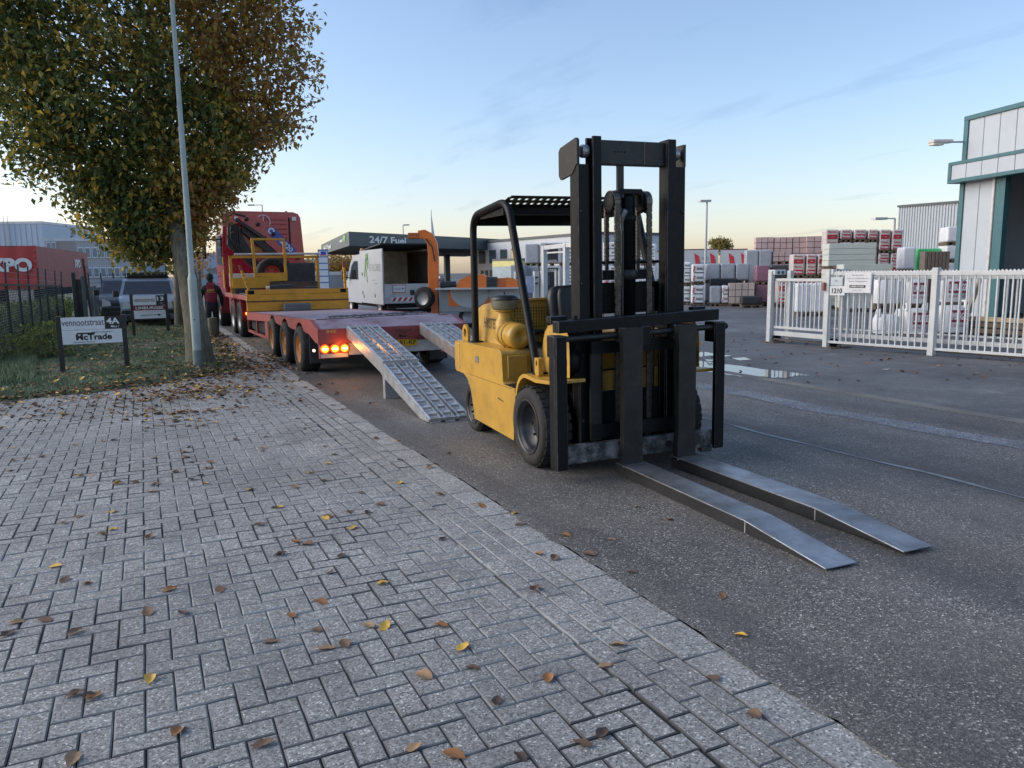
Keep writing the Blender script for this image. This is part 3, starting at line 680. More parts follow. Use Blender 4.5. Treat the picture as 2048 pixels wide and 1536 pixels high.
# lift cylinder, sheaves, chains
cx = 3.515
cyl = B().lathe([(.0,.2),(.068,.2),(.068,1.98),(.074,1.985),(.074,2.02),(.06,2.03),(.06,2.17),(.05,2.185),(0,2.185)], (cx, 5.24, 0), 'z', 24).obj('lift_cylinder', BLK, fk)
B().tube([(cx-.07, 5.2, 1.9), (cx-.08, 5.19, 1.97), (cx-.075, 5.19, 2.02), (cx-.05, 5.19, 2.06)], [.012, .016, .028, .03], 10).obj('hose_elbow', STL, cyl)
B().tube([(cx-.075, 5.19, .4), (cx-.08, 5.185, 1.2), (cx-.072, 5.19, 1.9)], .013, 8).obj('pressure_hose', SEAT, cyl)
yk = B().prism([(cx-.12, 2.10), (cx-.11, 2.20), (cx-.09, 2.225), (cx+.09, 2.225), (cx+.11, 2.20), (cx+.12, 2.10), (cx+.095, 2.10), (cx+.085, 2.19), (cx-.085, 2.19), (cx-.095, 2.10)], 'y', 5.17, 5.28).obj('yoke', BLK, fk, bevel=.008)
def chain(x, y, z0, z1, wd=.05):
    b = B(); p = .0285; k = int((z1-z0)/p)
    for i in range(k):
        z = z0+i*p; o_ = (i % 2)*.5
        for j in range(4):
            xx = x-wd/2+(j+.25+o_*.5)*wd/4.4; b.box(xx, xx+.006, y-.011, y+.011, z-.008, z+.03)
        b.cyl((x-wd/2, y, z), (x+wd/2, y, z), .007, 6)
    return b
for sx in (-1, 1):
    xs = cx+sx*.145
    pl = B().lathe([(0,-.03),(.03,-.034),(.055,-.026),(.083,-.03),(.085,-.025),(.068,-.02),(.068,.02),(.085,.025),(.083,.03),(.055,.026),(.03,.034),(0,.034)], (xs, 5.225, 2.125), 'x', 28).obj('chain_sheave', BLK, fk)
    chain(xs+.0, 5.145, .26, 2.13).obj('front_chain', CHAIN, fk)['kind'] = 'stuff'
    b = B()
    for i in range(11):
        a_ = math.pi*i/10; b.obox((xs, 5.225-.08*math.cos(a_), 2.125+.08*math.sin(a_)), (.026, 0, 0), Vector((0, math.sin(a_), math.cos(a_)))*.013, Vector((0, -math.cos(a_), math.sin(a_)))*.009)
    b.obj('chain_over_sheave', CHAIN, fk)['kind'] = 'stuff'
    rc = chain(xs-.005, 5.305, 1.68, 2.13, .042).obj('rear_chain', CHAIN, fk)
    B().cyl((xs-.005, 5.305, 1.55), (xs-.005, 5.305, 1.68), .016, 10).obj('chain_anchor', STLD, rc)
B().box(cx-.21, cx+.21, 5.27, 5.33, 1.52, 1.60).obj('anchor_bracket', BLK, fk, bevel=.005)
B().lathe([(.078,0),(.084,.005),(.084,.075),(.078,.08)], (cx, 5.24, 1.52), 'z', 24).obj('cylinder_clamp', BLKW, fk)
# tilt trunnion drum beside the mast
B().lathe([(0,0),(.10,0),(.13,.01),(.13,.10),(.10,.12),(0,.12)], (2.92, 5.24, .90), 'x', 28).obj('mast_trunnion', BLK, fk)
B().lathe([(0,0),(.10,0),(.13,.01),(.13,.10),(.10,.12),(0,.12)], (4.00, 5.24, .90), 'x', 28).obj('mast_trunnion', BLK, fk)
# carriage and load backrest
for x0, x1, z0, z1 in ((2.725, 2.815, .10, 1.12), (4.16, 4.25, .12, 1.16)):
    q = B().box(x0, x1, 4.93, 4.965, z0, z1); q.box(x0 if x0 < 3 else x1-.025, x0+.025 if x0 < 3 else x1, 4.965, 5.06, z0, z1)
    pp = q.obj('carriage_post', BLK, fk, bevel=.005)
    B().box(x0-.008, x1+.008, 4.945, 5.08, z1-.16, z1+.005).obj('post_head', BLK, pp, bevel=.006)
tb = B().obox(((2.77+4.22)/2, 5.03, 1.205), ((4.22-2.77)/2, 0, .018), (0, .055, 0), (0, 0, .045)).obj('top_beam', BLK, fk, bevel=.006)
for x in (2.93, 3.62): B().cyl((x, 5.02, 1.245+(x-3.5)*.012), (x, 5.02, 1.275+(x-3.5)*.012), .02, 6).obj('beam_bolt', BLK, tb)
B().box(2.76, 2.90, 5.09, 5.18, 1.21, 1.262).obj('beam_end_block', BLK, tb, bevel=.004)
B().box(4.05, 4.17, 5.09, 5.16, 1.24, 1.285).obj('beam_end_block', BLK, tb, bevel=.004)
B().cyl((2.80, 4.985, 1.095), (4.30, 4.985, 1.125), .023, 16).obj('fork_shaft', BLKW, fk)
B().lathe([(0,0),(.03,0),(.03,.02),(0,.02)], (4.262, 4.985, 1.125), 'x', 14).obj('shaft_collar', BLK, fk)
B().box(2.815, 4.16, 4.965, 5.03, .13, .275).obj('bottom_beam', SCR, fk, bevel=.008)
B().lathe([(0,0),(.03,0)], (3.735, 4.963, .20), 'y', 20).obj('beam_hole', DARK, fk)
B().box(4.06, 4.165, 4.97, 5.03, .09, .132).obj('beam_stop', SCR, fk, bevel=.006)
# carriage verticals
B().prism([(3.09, .27), (3.185, .27), (3.185, 1.0), (3.16, 1.02), (3.09, .96)], 'y', 5.075, 5.10).obj('carriage_plate', BLKW, fk, bevel=.004)
B().prism([(3.86, .27), (3.96, .27), (3.96, 1.02), (3.86, 1.02)], 'y', 5.075, 5.10).obj('carriage_plate', BLKW, fk, bevel=.004)
B().box(3.475, 3.50, 4.98, 5.06, .275, 1.05).obj('carriage_bar', BLK, fk)
B().box(3.485, 3.555, 4.955, 5.06, 1.02, 1.165).obj('shaft_bracket', BLK, fk, bevel=.006)
B().box(3.09, 3.96, 5.055, 5.075, .29, .40).obj('carriage_cross', BLK, fk); B().box(3.09, 3.96, 5.055, 5.075, .96, 1.06).obj('carriage_cross', BLK, fk)
# forks: shank + long sleeve
for x0, x1, h0, h1, t0, t1 in ((3.275, 3.445, 3.255, 3.475, 3.265, 3.485), (3.775, 3.94, 3.765, 3.985, 3.83, 4.05)):
    f_ = B().prism([(x0+.012, 1.16), (x1-.008, 1.165), (x1, 1.12), (x1-.004, .95), (x1-.004, .30), (x1, .06), (x0-.008, .06), (x0, .30), (x0, .95), (x0-.006, 1.10)], 'y', 4.885, 4.945).obj('fork', BLKW, fk, bevel=.008)
    B().box(x0, x1, 4.945, 5.02, 1.05, 1.165).obj('fork_hook', BLKW, f_, bevel=.01)
    yk_, yt = 3.45, 2.79
    def lx(y, side):
        k = (4.95-y)/(4.95-yt); return (h0+(t0-h0)*k) if side == 0 else (h1+(t1-h1)*k)
    def lz(y): return .10-(4.95-y)*.007
    s_ = B()
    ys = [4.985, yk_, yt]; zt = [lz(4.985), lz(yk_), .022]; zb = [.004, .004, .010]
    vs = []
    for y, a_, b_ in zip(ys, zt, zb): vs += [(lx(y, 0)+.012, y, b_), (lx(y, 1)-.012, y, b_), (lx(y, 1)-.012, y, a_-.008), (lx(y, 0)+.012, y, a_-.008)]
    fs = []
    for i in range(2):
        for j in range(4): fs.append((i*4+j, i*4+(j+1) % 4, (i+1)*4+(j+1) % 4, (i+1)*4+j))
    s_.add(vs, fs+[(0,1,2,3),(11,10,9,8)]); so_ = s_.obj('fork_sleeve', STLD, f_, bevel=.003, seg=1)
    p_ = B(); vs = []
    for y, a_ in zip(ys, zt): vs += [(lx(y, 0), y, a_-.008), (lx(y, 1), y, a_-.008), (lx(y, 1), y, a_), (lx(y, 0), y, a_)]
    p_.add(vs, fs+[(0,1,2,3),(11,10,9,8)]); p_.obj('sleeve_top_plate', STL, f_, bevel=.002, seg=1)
    B().box(lx(yk_, 0)+.0105, lx(yk_, 0)+.014, yk_-.004, yk_+.004, .006, lz(yk_)-.01).obj('sleeve_weld', mat('weld_bright', (.35, .35, .36), .5, metal=.5), so_)
    B().tube([(x0-.01, 4.88, .085), (x1+.01, 4.88, .085)], .007, 6).obj('heel_weld', mat('weld_bright', (.3, .3, .3)), f_)
for k_, (y0_, y1_, z_) in enumerate(((6.16, 6.03, .472), (6.14, 6.10, .478))): B().bar((2.783, y0_, z_), (2.783, y1_, z_-.012), .003, .007).obj('paint_scratch', LETB, fk)
for xx in (3.245, 3.79): B().tube([(xx, 5.29, 1.45), (xx-.005, 5.28, .9), (xx, 5.29, .5)], .014, 8).obj('mast_hose', SEAT, fk)
for z_ in (.42, .95, 1.5, 2.05):
    for xx in (3.06, 3.975): B().lathe([(0, 0), (.012, 0), (.012, -.008), (0, -.01)], (xx, 5.149, z_), 'y', 8).obj('rail_bolt', BLKW, fk)
B().box(2.781, 2.7835, 6.58, 6.68, .74, .80).obj('data_plate', STL, fk)
# the machine stands a few degrees across the street: lengthen the body behind the drive axle to suit, then turn it
def kids(o):
    out = [o]
    for c in o.children: out += kids(c)
    return out
bpy.context.view_layer.update()
for ch_ in list(fk.children):
    grp = kids(ch_); ys = [(o.matrix_local @ v.co).y for o in grp for v in o.data.vertices]; lo_, hi_ = min(ys), max(ys); cy_ = (lo_+hi_)/2
    if cy_ < -.15 and hi_ < .1:
        for o in grp:
            if o.data.name.startswith('lettering'): o.location.x += .03
            else:
                for v in o.data.vertices: v.co.x += .03
    if cy_ < .10: continue
    for o in grp:
        if o.data.name.startswith('lettering'): o.location.y += .12*cy_ if hi_-lo_ < .7 else .12*o.location.y
        else:
            for v in o.data.vertices:
                if hi_-lo_ < .7: v.co.y += .12*cy_
                elif v.co.y > 0: v.co.y *= 1.12
fk.location.x += .015
fk.rotation_euler = (0, -.012, -.055)
# ------------------------------------------------------------------ low-loader trailer
RED = mat('trailer_red', (.27, .042, .042), .5, var=.18, vs=3, dirt=(.13, .07, .065), da=.5, ds=6, bump=.1, bs=25)
TRK = mat('truck_red', (.44, .020, .038), .28, var=.08, vs=2, dirt=(.16, .02, .02), da=.3, ds=4, coat=.4)
DECK = mat('worn_deck', (.30, .225, .265), .6, var=.25, vs=2.2, dirt=(.16, .055, .06), da=.6, ds=4, bump=.4, bs=18)
TYEL = mat('trailer_yellow', (.72, .32, .012), .5, var=.12, vs=4, dirt=(.22, .13, .04), da=.45, ds=8, bump=.1)
WHT = mat('dirty_white_paint', (.55, .54, .52), .5, var=.1, vs=4, dirt=(.28, .24, .21), da=.5, ds=5)
ORR = mat('orange_rim', (.42, .15, .02), .55, var=.25, vs=7, dirt=(.1, .06, .03), da=.6, ds=9)
AMB = mat('lit_amber_lamp', (1., .30, .02), .3, emit=3.2, var=.02)
AMBR = mat('amber_lens_rim', (.8, .08, .01), .3, emit=1.0, var=.02)
AMBW = mat('lit_amber_core', (1., .62, .16), .3, emit=6., var=.02)
PLAT = mat('plate_yellow', (.75, .42, .01), .45, var=.04)
WOOD = mat('dark_plywood', (.045, .042, .042), .75, var=.3, vs=5, dirt=(.09, .08, .075), da=.4, ds=6, bump=.2)
ALU = mat('aluminium', (.50, .52, .55), .38, metal=.75, var=.22, vs=6, dirt=(.30, .30, .31), da=.5, ds=10, bump=.12, bs=40)
ALUP = mat('aluminium_pad', (.56, .60, .66), .45, metal=.45, var=.2, vs=8, dirt=(.34, .36, .4), da=.5, ds=12)
RUBM = mat('rubber_mat', (.035, .035, .037), .8, var=.3, vs=8, bump=.4, bs=20)
GREYB = mat('grey_plastic', (.12, .12, .125), .6, var=.15)
EDGE.update({'trailer_yellow': mat('rubbed_trailer_edge', (.34, .17, .05), .7, var=.5, vs=9), 'trailer_red': mat('rubbed_red_edge', (.24, .10, .09), .6, var=.4, vs=8)})
tr = thing('low_loader_trailer', 'red low loader trailer with yellow headboard and lit amber tail lamps', 'trailer', (2.30, 11.6, 0))
xl, xr = 2.30, 4.72
def dz(y): return .885-(y-12.12)*.0245 if y > 12.12 else .775+(y-11.6)*.2115
B().prism([(11.62, .72), (11.62, .775), (12.12, .885), (19.15, dz(19.15)), (19.15, dz(19.15)-.05), (12.12, .82)], 'x', xl+.06, xr-.06).obj('deck', DECK, tr, bevel=.004)
WY = (12.92, 14.24, 15.56)
for x0, x1 in ((xl, xl+.06), (xr-.06, xr)):
    top = [(11.6, .775), (12.12, .888), (19.2, dz(19.2)+.003)]
    bot = [(19.2, .53)]
    for yc in reversed(WY):
        bot += [(yc+.47, .655)]+[(yc+.43*math.cos(math.radians(t)), .40+.41*math.sin(math.radians(t))) for t in range(40, 141, 12)]+[(yc-.47, .67)]
    bot += [(12.2, .66), (11.75, .56), (11.6, .56)]
    n = len(top+bot)
    B().prism(top+bot, 'x', x0, x1).obj('side_rail', RED, tr)
for x0 in (xl+.0, xr-.05):
    fr = B(); fr.bar((x0+.025, 19.1, .28), (x0+.025, 16.35, .30), .05, .05); fr.bar((x0+.025, 19.1, .28), (x0+.025, 19.1, .56), .05, .05); fr.bar((x0+.025, 17.7, .29), (x0+.025, 17.7, .6), .05, .05)
    fr.box(x0, x0+.06, 16.2, 16.55, .29, .64); fr.obj('side_guard', RED, tr)
B().box(xl+.35, xr-.35, 12.0, 19.1, .42, .68).obj('chassis_beam', DARK, tr)
B().box(xl+.08, xl+.5, 16.6, 19.0, .34, .6).obj('frame_shade', DARK, tr)  # dark box standing in for the shade inside the open side frame
# tail
tail = B().box(xl, xr, 11.575, 11.62, .545, .772).obj('tail_panel', RED, tr, bevel=.006)
B().box(xl+.46, xr-.46, 11.59, 11.66, .36, .545).obj('bumper', WHT, tr, bevel=.01)
for sx, lit in ((0, True), (1, False)):
    a_ = xl+.02 if sx == 0 else xr-.46; bx_ = B().box(a_, a_+.44, 11.585, 11.66, .325, .543).obj('lamp_panel', RED, tr, bevel=.006)
    B().box(a_+.012, a_+.425, 11.577, 11.5855, .34, .40).obj('reflector_strip', WHT, bx_)
    for k in range(3):
        c = (a_+.075+k*.148, 11.578, .475)
        lp = B().lathe([(0,.0),(.070,0),(.070,-.02),(.062,-.028),(0,-.028)], c, 'y', 24).obj('tail_lamp', AMBR if lit else mat('red_lens', (.35, .02, .015), .25), bx_)
        if lit: 
            B().lathe([(0,0),(.052,0),(.05,-.006),(0,-.008)], (c[0], c[1]-.0285, c[2]), 'y', 24).obj('lamp_glow', AMB, lp)
            B().box(c[0]-.04, c[0]+.04, c[1]-.042, c[1]-.037, c[2]-.014, c[2]+.014).obj('lamp_filament', AMBW, lp, bevel=.004)
pl = bpy.data.lights.new('tail_lamp_light', 'POINT'); pl.energy = 2.2; pl.color = (1, .36, .06); pl.shadow_soft_size = .06
plo = bpy.data.objects.new('tail_lamp_light', pl); C.objects.link(plo); plo.parent = tr; plo.location = (.36, -.12, .475)
np_ = B().box(3.28, 3.86, 11.575, 11.589, .455, .57).obj('number_plate', PLAT, tr, bevel=.004)
lettering('91-KF', LETB, np_, (3.70, 11.574, .5125), (1,0,0), (0,0,1), .27, .07, bold=.012)
lettering('-', LETB, np_, (3.53, 11.574, .5125), (1,0,0), (0,0,1), .03, .012)
B().box(3.28, 3.40, 11.58, 11.589, .585, .64).obj('marker_lamp', WHT, tr); B().box(3.55, 3.68, 11.575, 11.589, .59, .66).obj('plate_lamp', SEAT, tr, bevel=.01)
em = B(); em.prism([(3.44, .715), (3.47, .745), (3.80, .745), (3.83, .715), (3.635, .615)], 'y', 11.566, 11.576); em.obj('tail_emblem', RED, tail)
B().prism([(3.49, .708), (3.50, .725), (3.77, .725), (3.78, .708), (3.635, .637)], 'y', 11.562, 11.567).obj('emblem_face', mat('trailer_red_dark', (.16, .025, .025), .5), tail)
lettering('848', mat('faded_yellow_paint', (.5, .28, .06), .6), tail, (2.50, 11.574, .735), (1,0,0), (0,0,1), .15, .05, bold=.01)
B().lathe([(0,0),(.022,0),(.022,-.02),(0,-.02)], (2.30, 11.9, .43), 'y', 14).obj('side_marker', mat('lit_white_lamp', (1, .7, .45), .4, emit=1.6), tr)
def truck_wheel(par, xo, sgn, yc, r, wd, rm, seg=32):
    ty = B().lathe([(q, sgn*a_) for q, a_ in ((r*.60, .01), (r*.66, -.01), (r*.88, -.012), (r*.965, .015), (r, .04), (r, wd-.03), (r*.95, wd), (r*.6, wd))], (xo, yc, r), 'x', seg).obj('wheel', RUB, par)
    ri = B().lathe([(r*.61, sgn*.0), (r*.60, sgn*.012), (r*.52, sgn*.02), (r*.50, sgn*.09), (r*.30, sgn*.10), (r*.27, sgn*.03), (r*.12, sgn*.02), (0, sgn*.02)], (xo, yc, r), 'x', 28).obj('rim', rm, ty)
    return ty
for yc in WY:
    truck_wheel(tr, xl-.035, 1, yc, .375, .30, ORR); truck_wheel(tr, xr+.035, -1, yc, .375, .30, ORR)
    B().cyl((xl+.2, yc, .375), (xr-.2, yc, .375), .06, 8).obj('axle', DARK, tr)
    # swivel hub mudflap behind rear wheel
B().box(xl+.04, xl+.36, 12.38, 12.40, .18, .62).obj('mudflap', RUBM, tr); B().box(xr-.36, xr-.04, 12.38, 12.40, .12, .62).obj('mudflap', RUBM, tr)
# headboard at the gooseneck
hb = B().box(xl, xr, 19.06, 19.14, dz(19.1)+.01, .945).obj('headboard', TYEL, tr, bevel=.01)
B().box(xl, xr, 19.06, 19.14, .965, 1.235).obj('headboard_plank', TYEL, tr, bevel=.01)
B().box(xl-.01, xr+.01, 19.045, 19.15, .942, .968).obj('headboard_strap', mat('rusty_strap', (.16, .08, .05), .8), tr)
for x0 in (xl+.04, xr-.20): B().box(x0, x0+.14, 19.052, 19.062, 1.13, 1.215).obj('board_socket', DARK, tr)
for x0, w_ in ((xl+.32, .8), (xl+1.45, .75)): B().box(x0, x0+w_, 19.056, 19.062, 1.118, 1.124).obj('board_split', DARK, tr)
B().box(3.10, 3.72, 18.75, 19.05, dz(18.9), .90).obj('wheel_chock', GREYB, tr, bevel=.03)
B().box(xl, xr, 19.15, 23.6, .98, 1.09).obj('gooseneck', RED, tr, bevel=.01)
B().box(xl+.1, xr-.1, 19.16, 22.2, 1.09, 1.12).obj('gooseneck_deck', WOOD, tr)
for p, q in (((2.37, 19.1, 1.22), (2.21, 19.1, 1.75)), ((4.66, 19.1, 1.22), (4.64, 19.1, 1.82))):
    s_ = B().bar(p, q, .07, .05).obj('stake', TYEL, tr); P, Q = Vector(p), Vector(q)
    B().bar(Q-(Q-P)*.12, Q+(Q-P)*.10, .075, .055).obj('stake_tip', RED, s_)
    for k in range(3): B().bar(P+(Q-P)*(.25+.2*k), P+(Q-P)*(.27+.2*k), .072, .052).obj('stake_band', LETB, s_)
# rack frame over the gooseneck
yr = 21.4
rk = B(); rk.bar((2.26, yr, 1.10), (2.26, yr, 2.08), .07, .07, (0,1,0)); rk.bar((4.50, yr, 1.10), (4.50, yr, 2.08), .07, .07, (0,1,0)); rk.bar((2.225, yr, 2.045), (4.535, yr, 2.045), .07, .07)
rk.obj('rack_frame', TYEL, tr, bevel=.006)
B().cyl((2.36, yr-.05, 2.11), (4.55, yr-.05, 2.13), .03, 10).obj('rack_tube', WHT, tr)
hp = B(); yh = yr-.1
hp.bar((2.86, yh, 1.5), (2.82, yh, 2.52), .07, .06, (0,1,0)); hp.bar((3.64, yh, 1.5), (3.62, yh, 2.52), .07, .06, (0,1,0)); hp.bar((2.79, yh, 2.50), (3.65, yh, 2.50), .07, .06); hp.bar((2.83, yh, 1.58), (3.67, yh, 1.58), .06, .10)
hp.obj('spare_wheel_hoop', TYEL, tr, bevel=.006)
B().prism([(2.26, 1.24), (2.26, 1.50), (2.9, 1.52), (3.66, 1.56), (3.66, 1.42), (3.2, 1.40), (3.2, 1.24)], 'y', yr-.14, yr-.08).obj('rack_board', TYEL, tr, bevel=.006)
B().box(2.3, 2.9, yr-.2, yr+.3, 1.11, 1.24).obj('timber_stack', WOOD, tr)
B().obox((4.02, yr-.10, 1.63), (.38, 0, 0), (0, .012, .02), (0, -.02, .235)).obj('plywood_sheet', WOOD, tr)
for k in range(2): B().box(3.2, 4.44, yr-.22+.02*k, yr-.12, 1.12+.14*k, 1.25+.14*k).obj('timber_plank', mat('brown_timber', (.09, .055, .04), .8, var=.3), tr, bevel=.006)
sp_ = B().lathe([(.20,.02),(.24,-.01),(.36,-.012),(.40,.03),(.41,.08),(.41,.2),(.39,.24),(.2,.24)], (3.36, yr+.35, 1.62), 'y', 32).obj('spare_wheel', RUB, tr)
B().lathe([(.21,.01),(.19,.03),(.16,.06),(.10,.06),(.08,.03),(0,.03)], (3.36, yr+.35, 1.62), 'y', 28).obj('spare_rim', mat('red_rim', (.38, .05, .045), .5), sp_)
for k in range(8): B().cyl((3.36+.13*math.cos(k*.785), yr+.41, 1.62+.13*math.sin(k*.785)), (3.36+.13*math.cos(k*.785), yr+.385, 1.62+.13*math.sin(k*.785)), .012, 6).obj('wheel_nut', DARK, sp_)
B().box(2.30, 2.95, yr+.25, yr+.6, 1.3, 1.62).obj('white_locker', WHT, tr, bevel=.01)
bg_ = B(); bg_.obox((3.18, 19.75, 1.23), (.30, .04, .01), (-.03, .16, 0), (0, 0, .10)); bg_.obj('winch_bag', SEAT, tr, bevel=.05)
B().box(3.08, 3.4, 19.5, 19.56, 1.14, 1.2).obj('winch_bar', STL, tr)
# crumpled rubber mats along the deck
mb = B(); nx, ny = 60, 4; vs = []
for i in range(nx+1):
    for j in range(ny+1):
        t = i/nx; x = 2.62+1.95*t; y = 12.30+.9*t+.09*(j-2)+.05*math.sin(t*17)+.04*math.sin(t*41); vs.append((x, y, dz(y)+.012+.03*abs(math.sin(t*23+j))*math.sin(math.pi*j/ny)+.015*abs(math.sin(t*57))))
mb.add(vs, [(i*(ny+1)+j, (i+1)*(ny+1)+j, (i+1)*(ny+1)+j+1, i*(ny+1)+j+1) for i in range(nx) for j in range(ny)], True); mb.obj('rubber_mat', RUBM, tr)
B().box(2.42, 2.58, 12.13, 12.2, .885, .892).obj('lashing_slot', DARK, tr); B().box(4.45, 4.6, 12.13, 12.2, .885, .892).obj('lashing_slot', DARK, tr)
tr.rotation_euler = (0, 0, .016)
# ------------------------------------------------------------------ loading ramps
def ramp(x_top, x_bot, wd, lab):
    t = thing('loading_ramp', lab, 'ramp', (x_bot+wd/2, 9.5, 0), 'aluminium loading ramps between trailer and road')
    ym, yt, yb = 9.52, 11.56, 7.66
    def seg(y0, z0, y1, z1, nm, n):
        p = lambda f, s, h: Vector((x_bot+(x_top-x_bot)*((y0+(y1-y0)*f)-yb)/(yt-yb)+s*wd, y0+(y1-y0)*f, z0+(z1-z0)*f+h))
        o = None
        sd = B()
        for s_ in (0, 1):
            vs = []
            for (f, a_, b_) in ((0, -.012 if z0 < .1 else -.15, 0), (.16 if z0 < .1 else .05, -.15, 0), (1, -.15, 0)):
                for e in (-.012, .012):
                    vs += [p(f, s_, max(a_, .004-(z0+(z1-z0)*f)))+Vector((e, 0, 0)), p(f, s_, .012)+Vector((e, 0, 0))]
            fs = []
            for i in range(2):
                b0 = i*4; fs += [(b0, b0+1, b0+5, b0+4), (b0+2, b0+3, b0+7, b0+6), (b0+1, b0+3, b0+7, b0+5), (b0, b0+2, b0+6, b0+4)]
            sd.add(vs, fs+[(0,1,3,2),(8,9,11,10)])
        o = sd.obj(nm, ALU, t)
        lanes = ((.03, .275), (.385, .615), (.725, .97))
        for a_, b_ in lanes:
            q = B(); vs = [p(0, a_, -.012), p(0, b_, -.012), p(1, b_, -.012), p(1, a_, -.012), p(0, a_, -.03), p(0, b_, -.03), p(1, b_, -.03), p(1, a_, -.03)]
            q.add(vs, [(0,1,2,3),(7,6,5,4),(0,1,5,4),(1,2,6,5),(2,3,7,6),(3,0,4,7)]); q.obj('tread_plate', ALUP, o)
            for s_ in (a_, b_):
                B().bar(p(0, s_, .008), p(1, s_, .008), .014, .034).obj('tread_rail', ALU, o)
            for k in range(n):
                f = (k+.7)/n; B().bar(p(f, a_, .012), p(f, b_, .012), .014, .03).obj('rung', ALU, o)
        B().bar(p(.02, .0, .0), p(.02, 1, .0), .05, .03).obj('end_bar', ALU, o); B().bar(p(.985, 0, .0), p(.985, 1, .0), .05, .03).obj('end_bar', ALU, o)
        for a_ in (.337, .663):
            for f in (.12, .5, .88): B().bar(p(f, a_-.03, -.005), p(f, a_+.03, -.005), .03, .02).obj('tie_plate', ALU, o)
        return o
    seg(ym, .46, yt, .79, 'upper_section', 9)
    seg(yb, .025, ym+.02, .44, 'lower_section', 10)
    xm = x_bot+(x_top-x_bot)*(ym-yb)/(yt-yb)
    B().box(xm-.005, xm+wd*.35, ym-.07, ym+.02, .0, .40).obj('support_leg', ALU, t, bevel=.004)
    B().box(xm+wd*.65, xm+wd+.005, ym-.07, ym+.02, .0, .40).obj('support_leg', ALU, t, bevel=.004)
    B().box(xm-.006, xm+.05, ym-.02, ym+.08, .30, .47).obj('hinge_plate', ALU, t)
    return t
ramp(2.74, 2.66, .47, 'silver aluminium ramp left of the yellow number plate, fully in view')
ramp(3.90, 3.86, .47, 'silver aluminium ramp partly hidden behind the forklift')
# ------------------------------------------------------------------ truck with crane
tk = thing('crane_truck', 'red lorry with a folded black and red loader crane behind its cab', 'truck', (3.4, 23.5, 0))
CABR = TRK
cab = B()
prof = [(2.27, 1.02), (4.60, 1.02), (4.63, 2.2), (4.57, 3.30), (4.50, 3.42), (4.35, 3.47), (2.55, 3.47), (2.38, 3.42), (2.30, 3.30), (2.24, 2.2)]
cab.prism(prof, 'y', 24.7, 26.8).obj('cab', CABR, tk, bevel=.04, seg=3)
cabo = tk.children[0]
for k, (z0, z1) in enumerate(((3.22, 3.26), (3.08, 3.12), (2.94, 2.98), (2.80, 2.84), (2.66, 2.70))): B().box(3.35, 4.15, 24.66, 24.7, z0, z1).obj('cab_rib', CABR, cabo, bevel=.012)
B().box(4.2, 4.24, 24.675, 24.7, 1.2, 3.3).obj('cab_seam', DARK, cabo)
B().box(4.30, 4.42, 24.58, 24.68, 3.20, 3.32).obj('work_lamp', mat('lamp_glass', (.7, .7, .68), .2), cabo, bevel=.01); B().box(2.62, 2.72, 24.58, 24.68, 3.22, 3.30).obj('work_lamp', mat('lamp_glass', (.7, .7, .68), .2), cabo, bevel=.01)
lb = B(); lb.tube([(3.45+.20*math.cos(2*math.pi*i/24), 24.645, 3.16+.20*math.sin(2*math.pi*i/24)) for i in range(24)], .012, 6, closed=True); lb.bar((3.45, 24.645, 3.16), (3.45, 24.645, 3.36), .02, .01, (0,1,0)); lb.obj('cab_emblem', LETW, cabo)
B().lathe([(0,0),(.05,0),(.05,.03),(.03,.06),(0,.06)], (4.2, 25.0, 3.46), 'z', 14).obj('roof_beacon', CABR, cabo)
B().box(2.215, 2.245, 24.9, 26.2, 1.9, 2.75).obj('side_window', mat('dark_glass', (.02, .022, .025), .08, spec=.8), cabo)
B().tube([(2.3, 26.6, 2.7), (1.98, 26.7, 2.72), (1.93, 26.7, 2.6)], .025, 8).obj('mirror_arm', SEAT, cabo)
B().box(1.85, 1.95, 26.6, 26.85, 2.1, 2.62).obj('wing_mirror', SEAT, cabo, bevel=.03)
for z0, z1 in ((1.9, 2.12), (1.2, 1.75)): B().box(2.232, 2.262, 24.72, 24.9, z0, z1).obj('side_stripe', mat('reflective_yellow', (.65, .4, .03), .4), cabo)
B().box(2.6, 4.3, 20.6, 26.6, .62, .92).obj('truck_chassis', DARK, tk)
B().box(2.25, 2.7, 23.0, 23.9, .45, 1.0).obj('fuel_tank', mat('truck_red_low', (.22, .02, .03), .45), tk, bevel=.05)
for yc in (20.98, 22.35, 25.9):
    truck_wheel(tk, 2.16, 1, yc, .46, .32, mat('steel_rim', (.3, .3, .31), .4, metal=.6)); truck_wheel(tk, 4.7, -1, yc, .46, .32, mat('steel_rim', (.3, .3, .31), .4, metal=.6))
    for xx in (2.17, 4.4):
        arcp = [(yc+.56*math.cos(math.radians(t)), .46+.54*math.sin(math.radians(t))) for t in range(-5, 186, 12)]
        arci = [(yc+.52*math.cos(math.radians(t)), .46+.50*math.sin(math.radians(t))) for t in range(185, -6, -12)]
        B().prism(arcp+arci, 'x', xx, xx+.30).obj('mudguard', mat('truck_red_low', (.22, .02, .03), .45), tk)
tlp = B().box(2.28, 2.60, 20.34, 20.42, .48, .66).obj('tail_lamp_housing', SEAT, tk)
B().box(2.31, 2.57, 20.32, 20.341, .53, .63).obj('tail_lamp', mat('lit_yellow_lamp', (1, .55, .03), .3, emit=7.), tlp, bevel=.02)
B().box(2.42, 2.58, 20.315, 20.322, .565, .60).obj('lamp_lens', mat('red_lens', (.35, .02, .015), .25), tlp)
for yy in (20.42, 18.9): B().lathe([(0,0),(.03,0),(.03,-.02),(0,-.02)], (2.28, yy, .62 if yy > 20 else .55), 'x', 12).obj('side_marker_lamp', mat('lit_orange_lamp', (1, .25, .02), .3, emit=6.), tk)
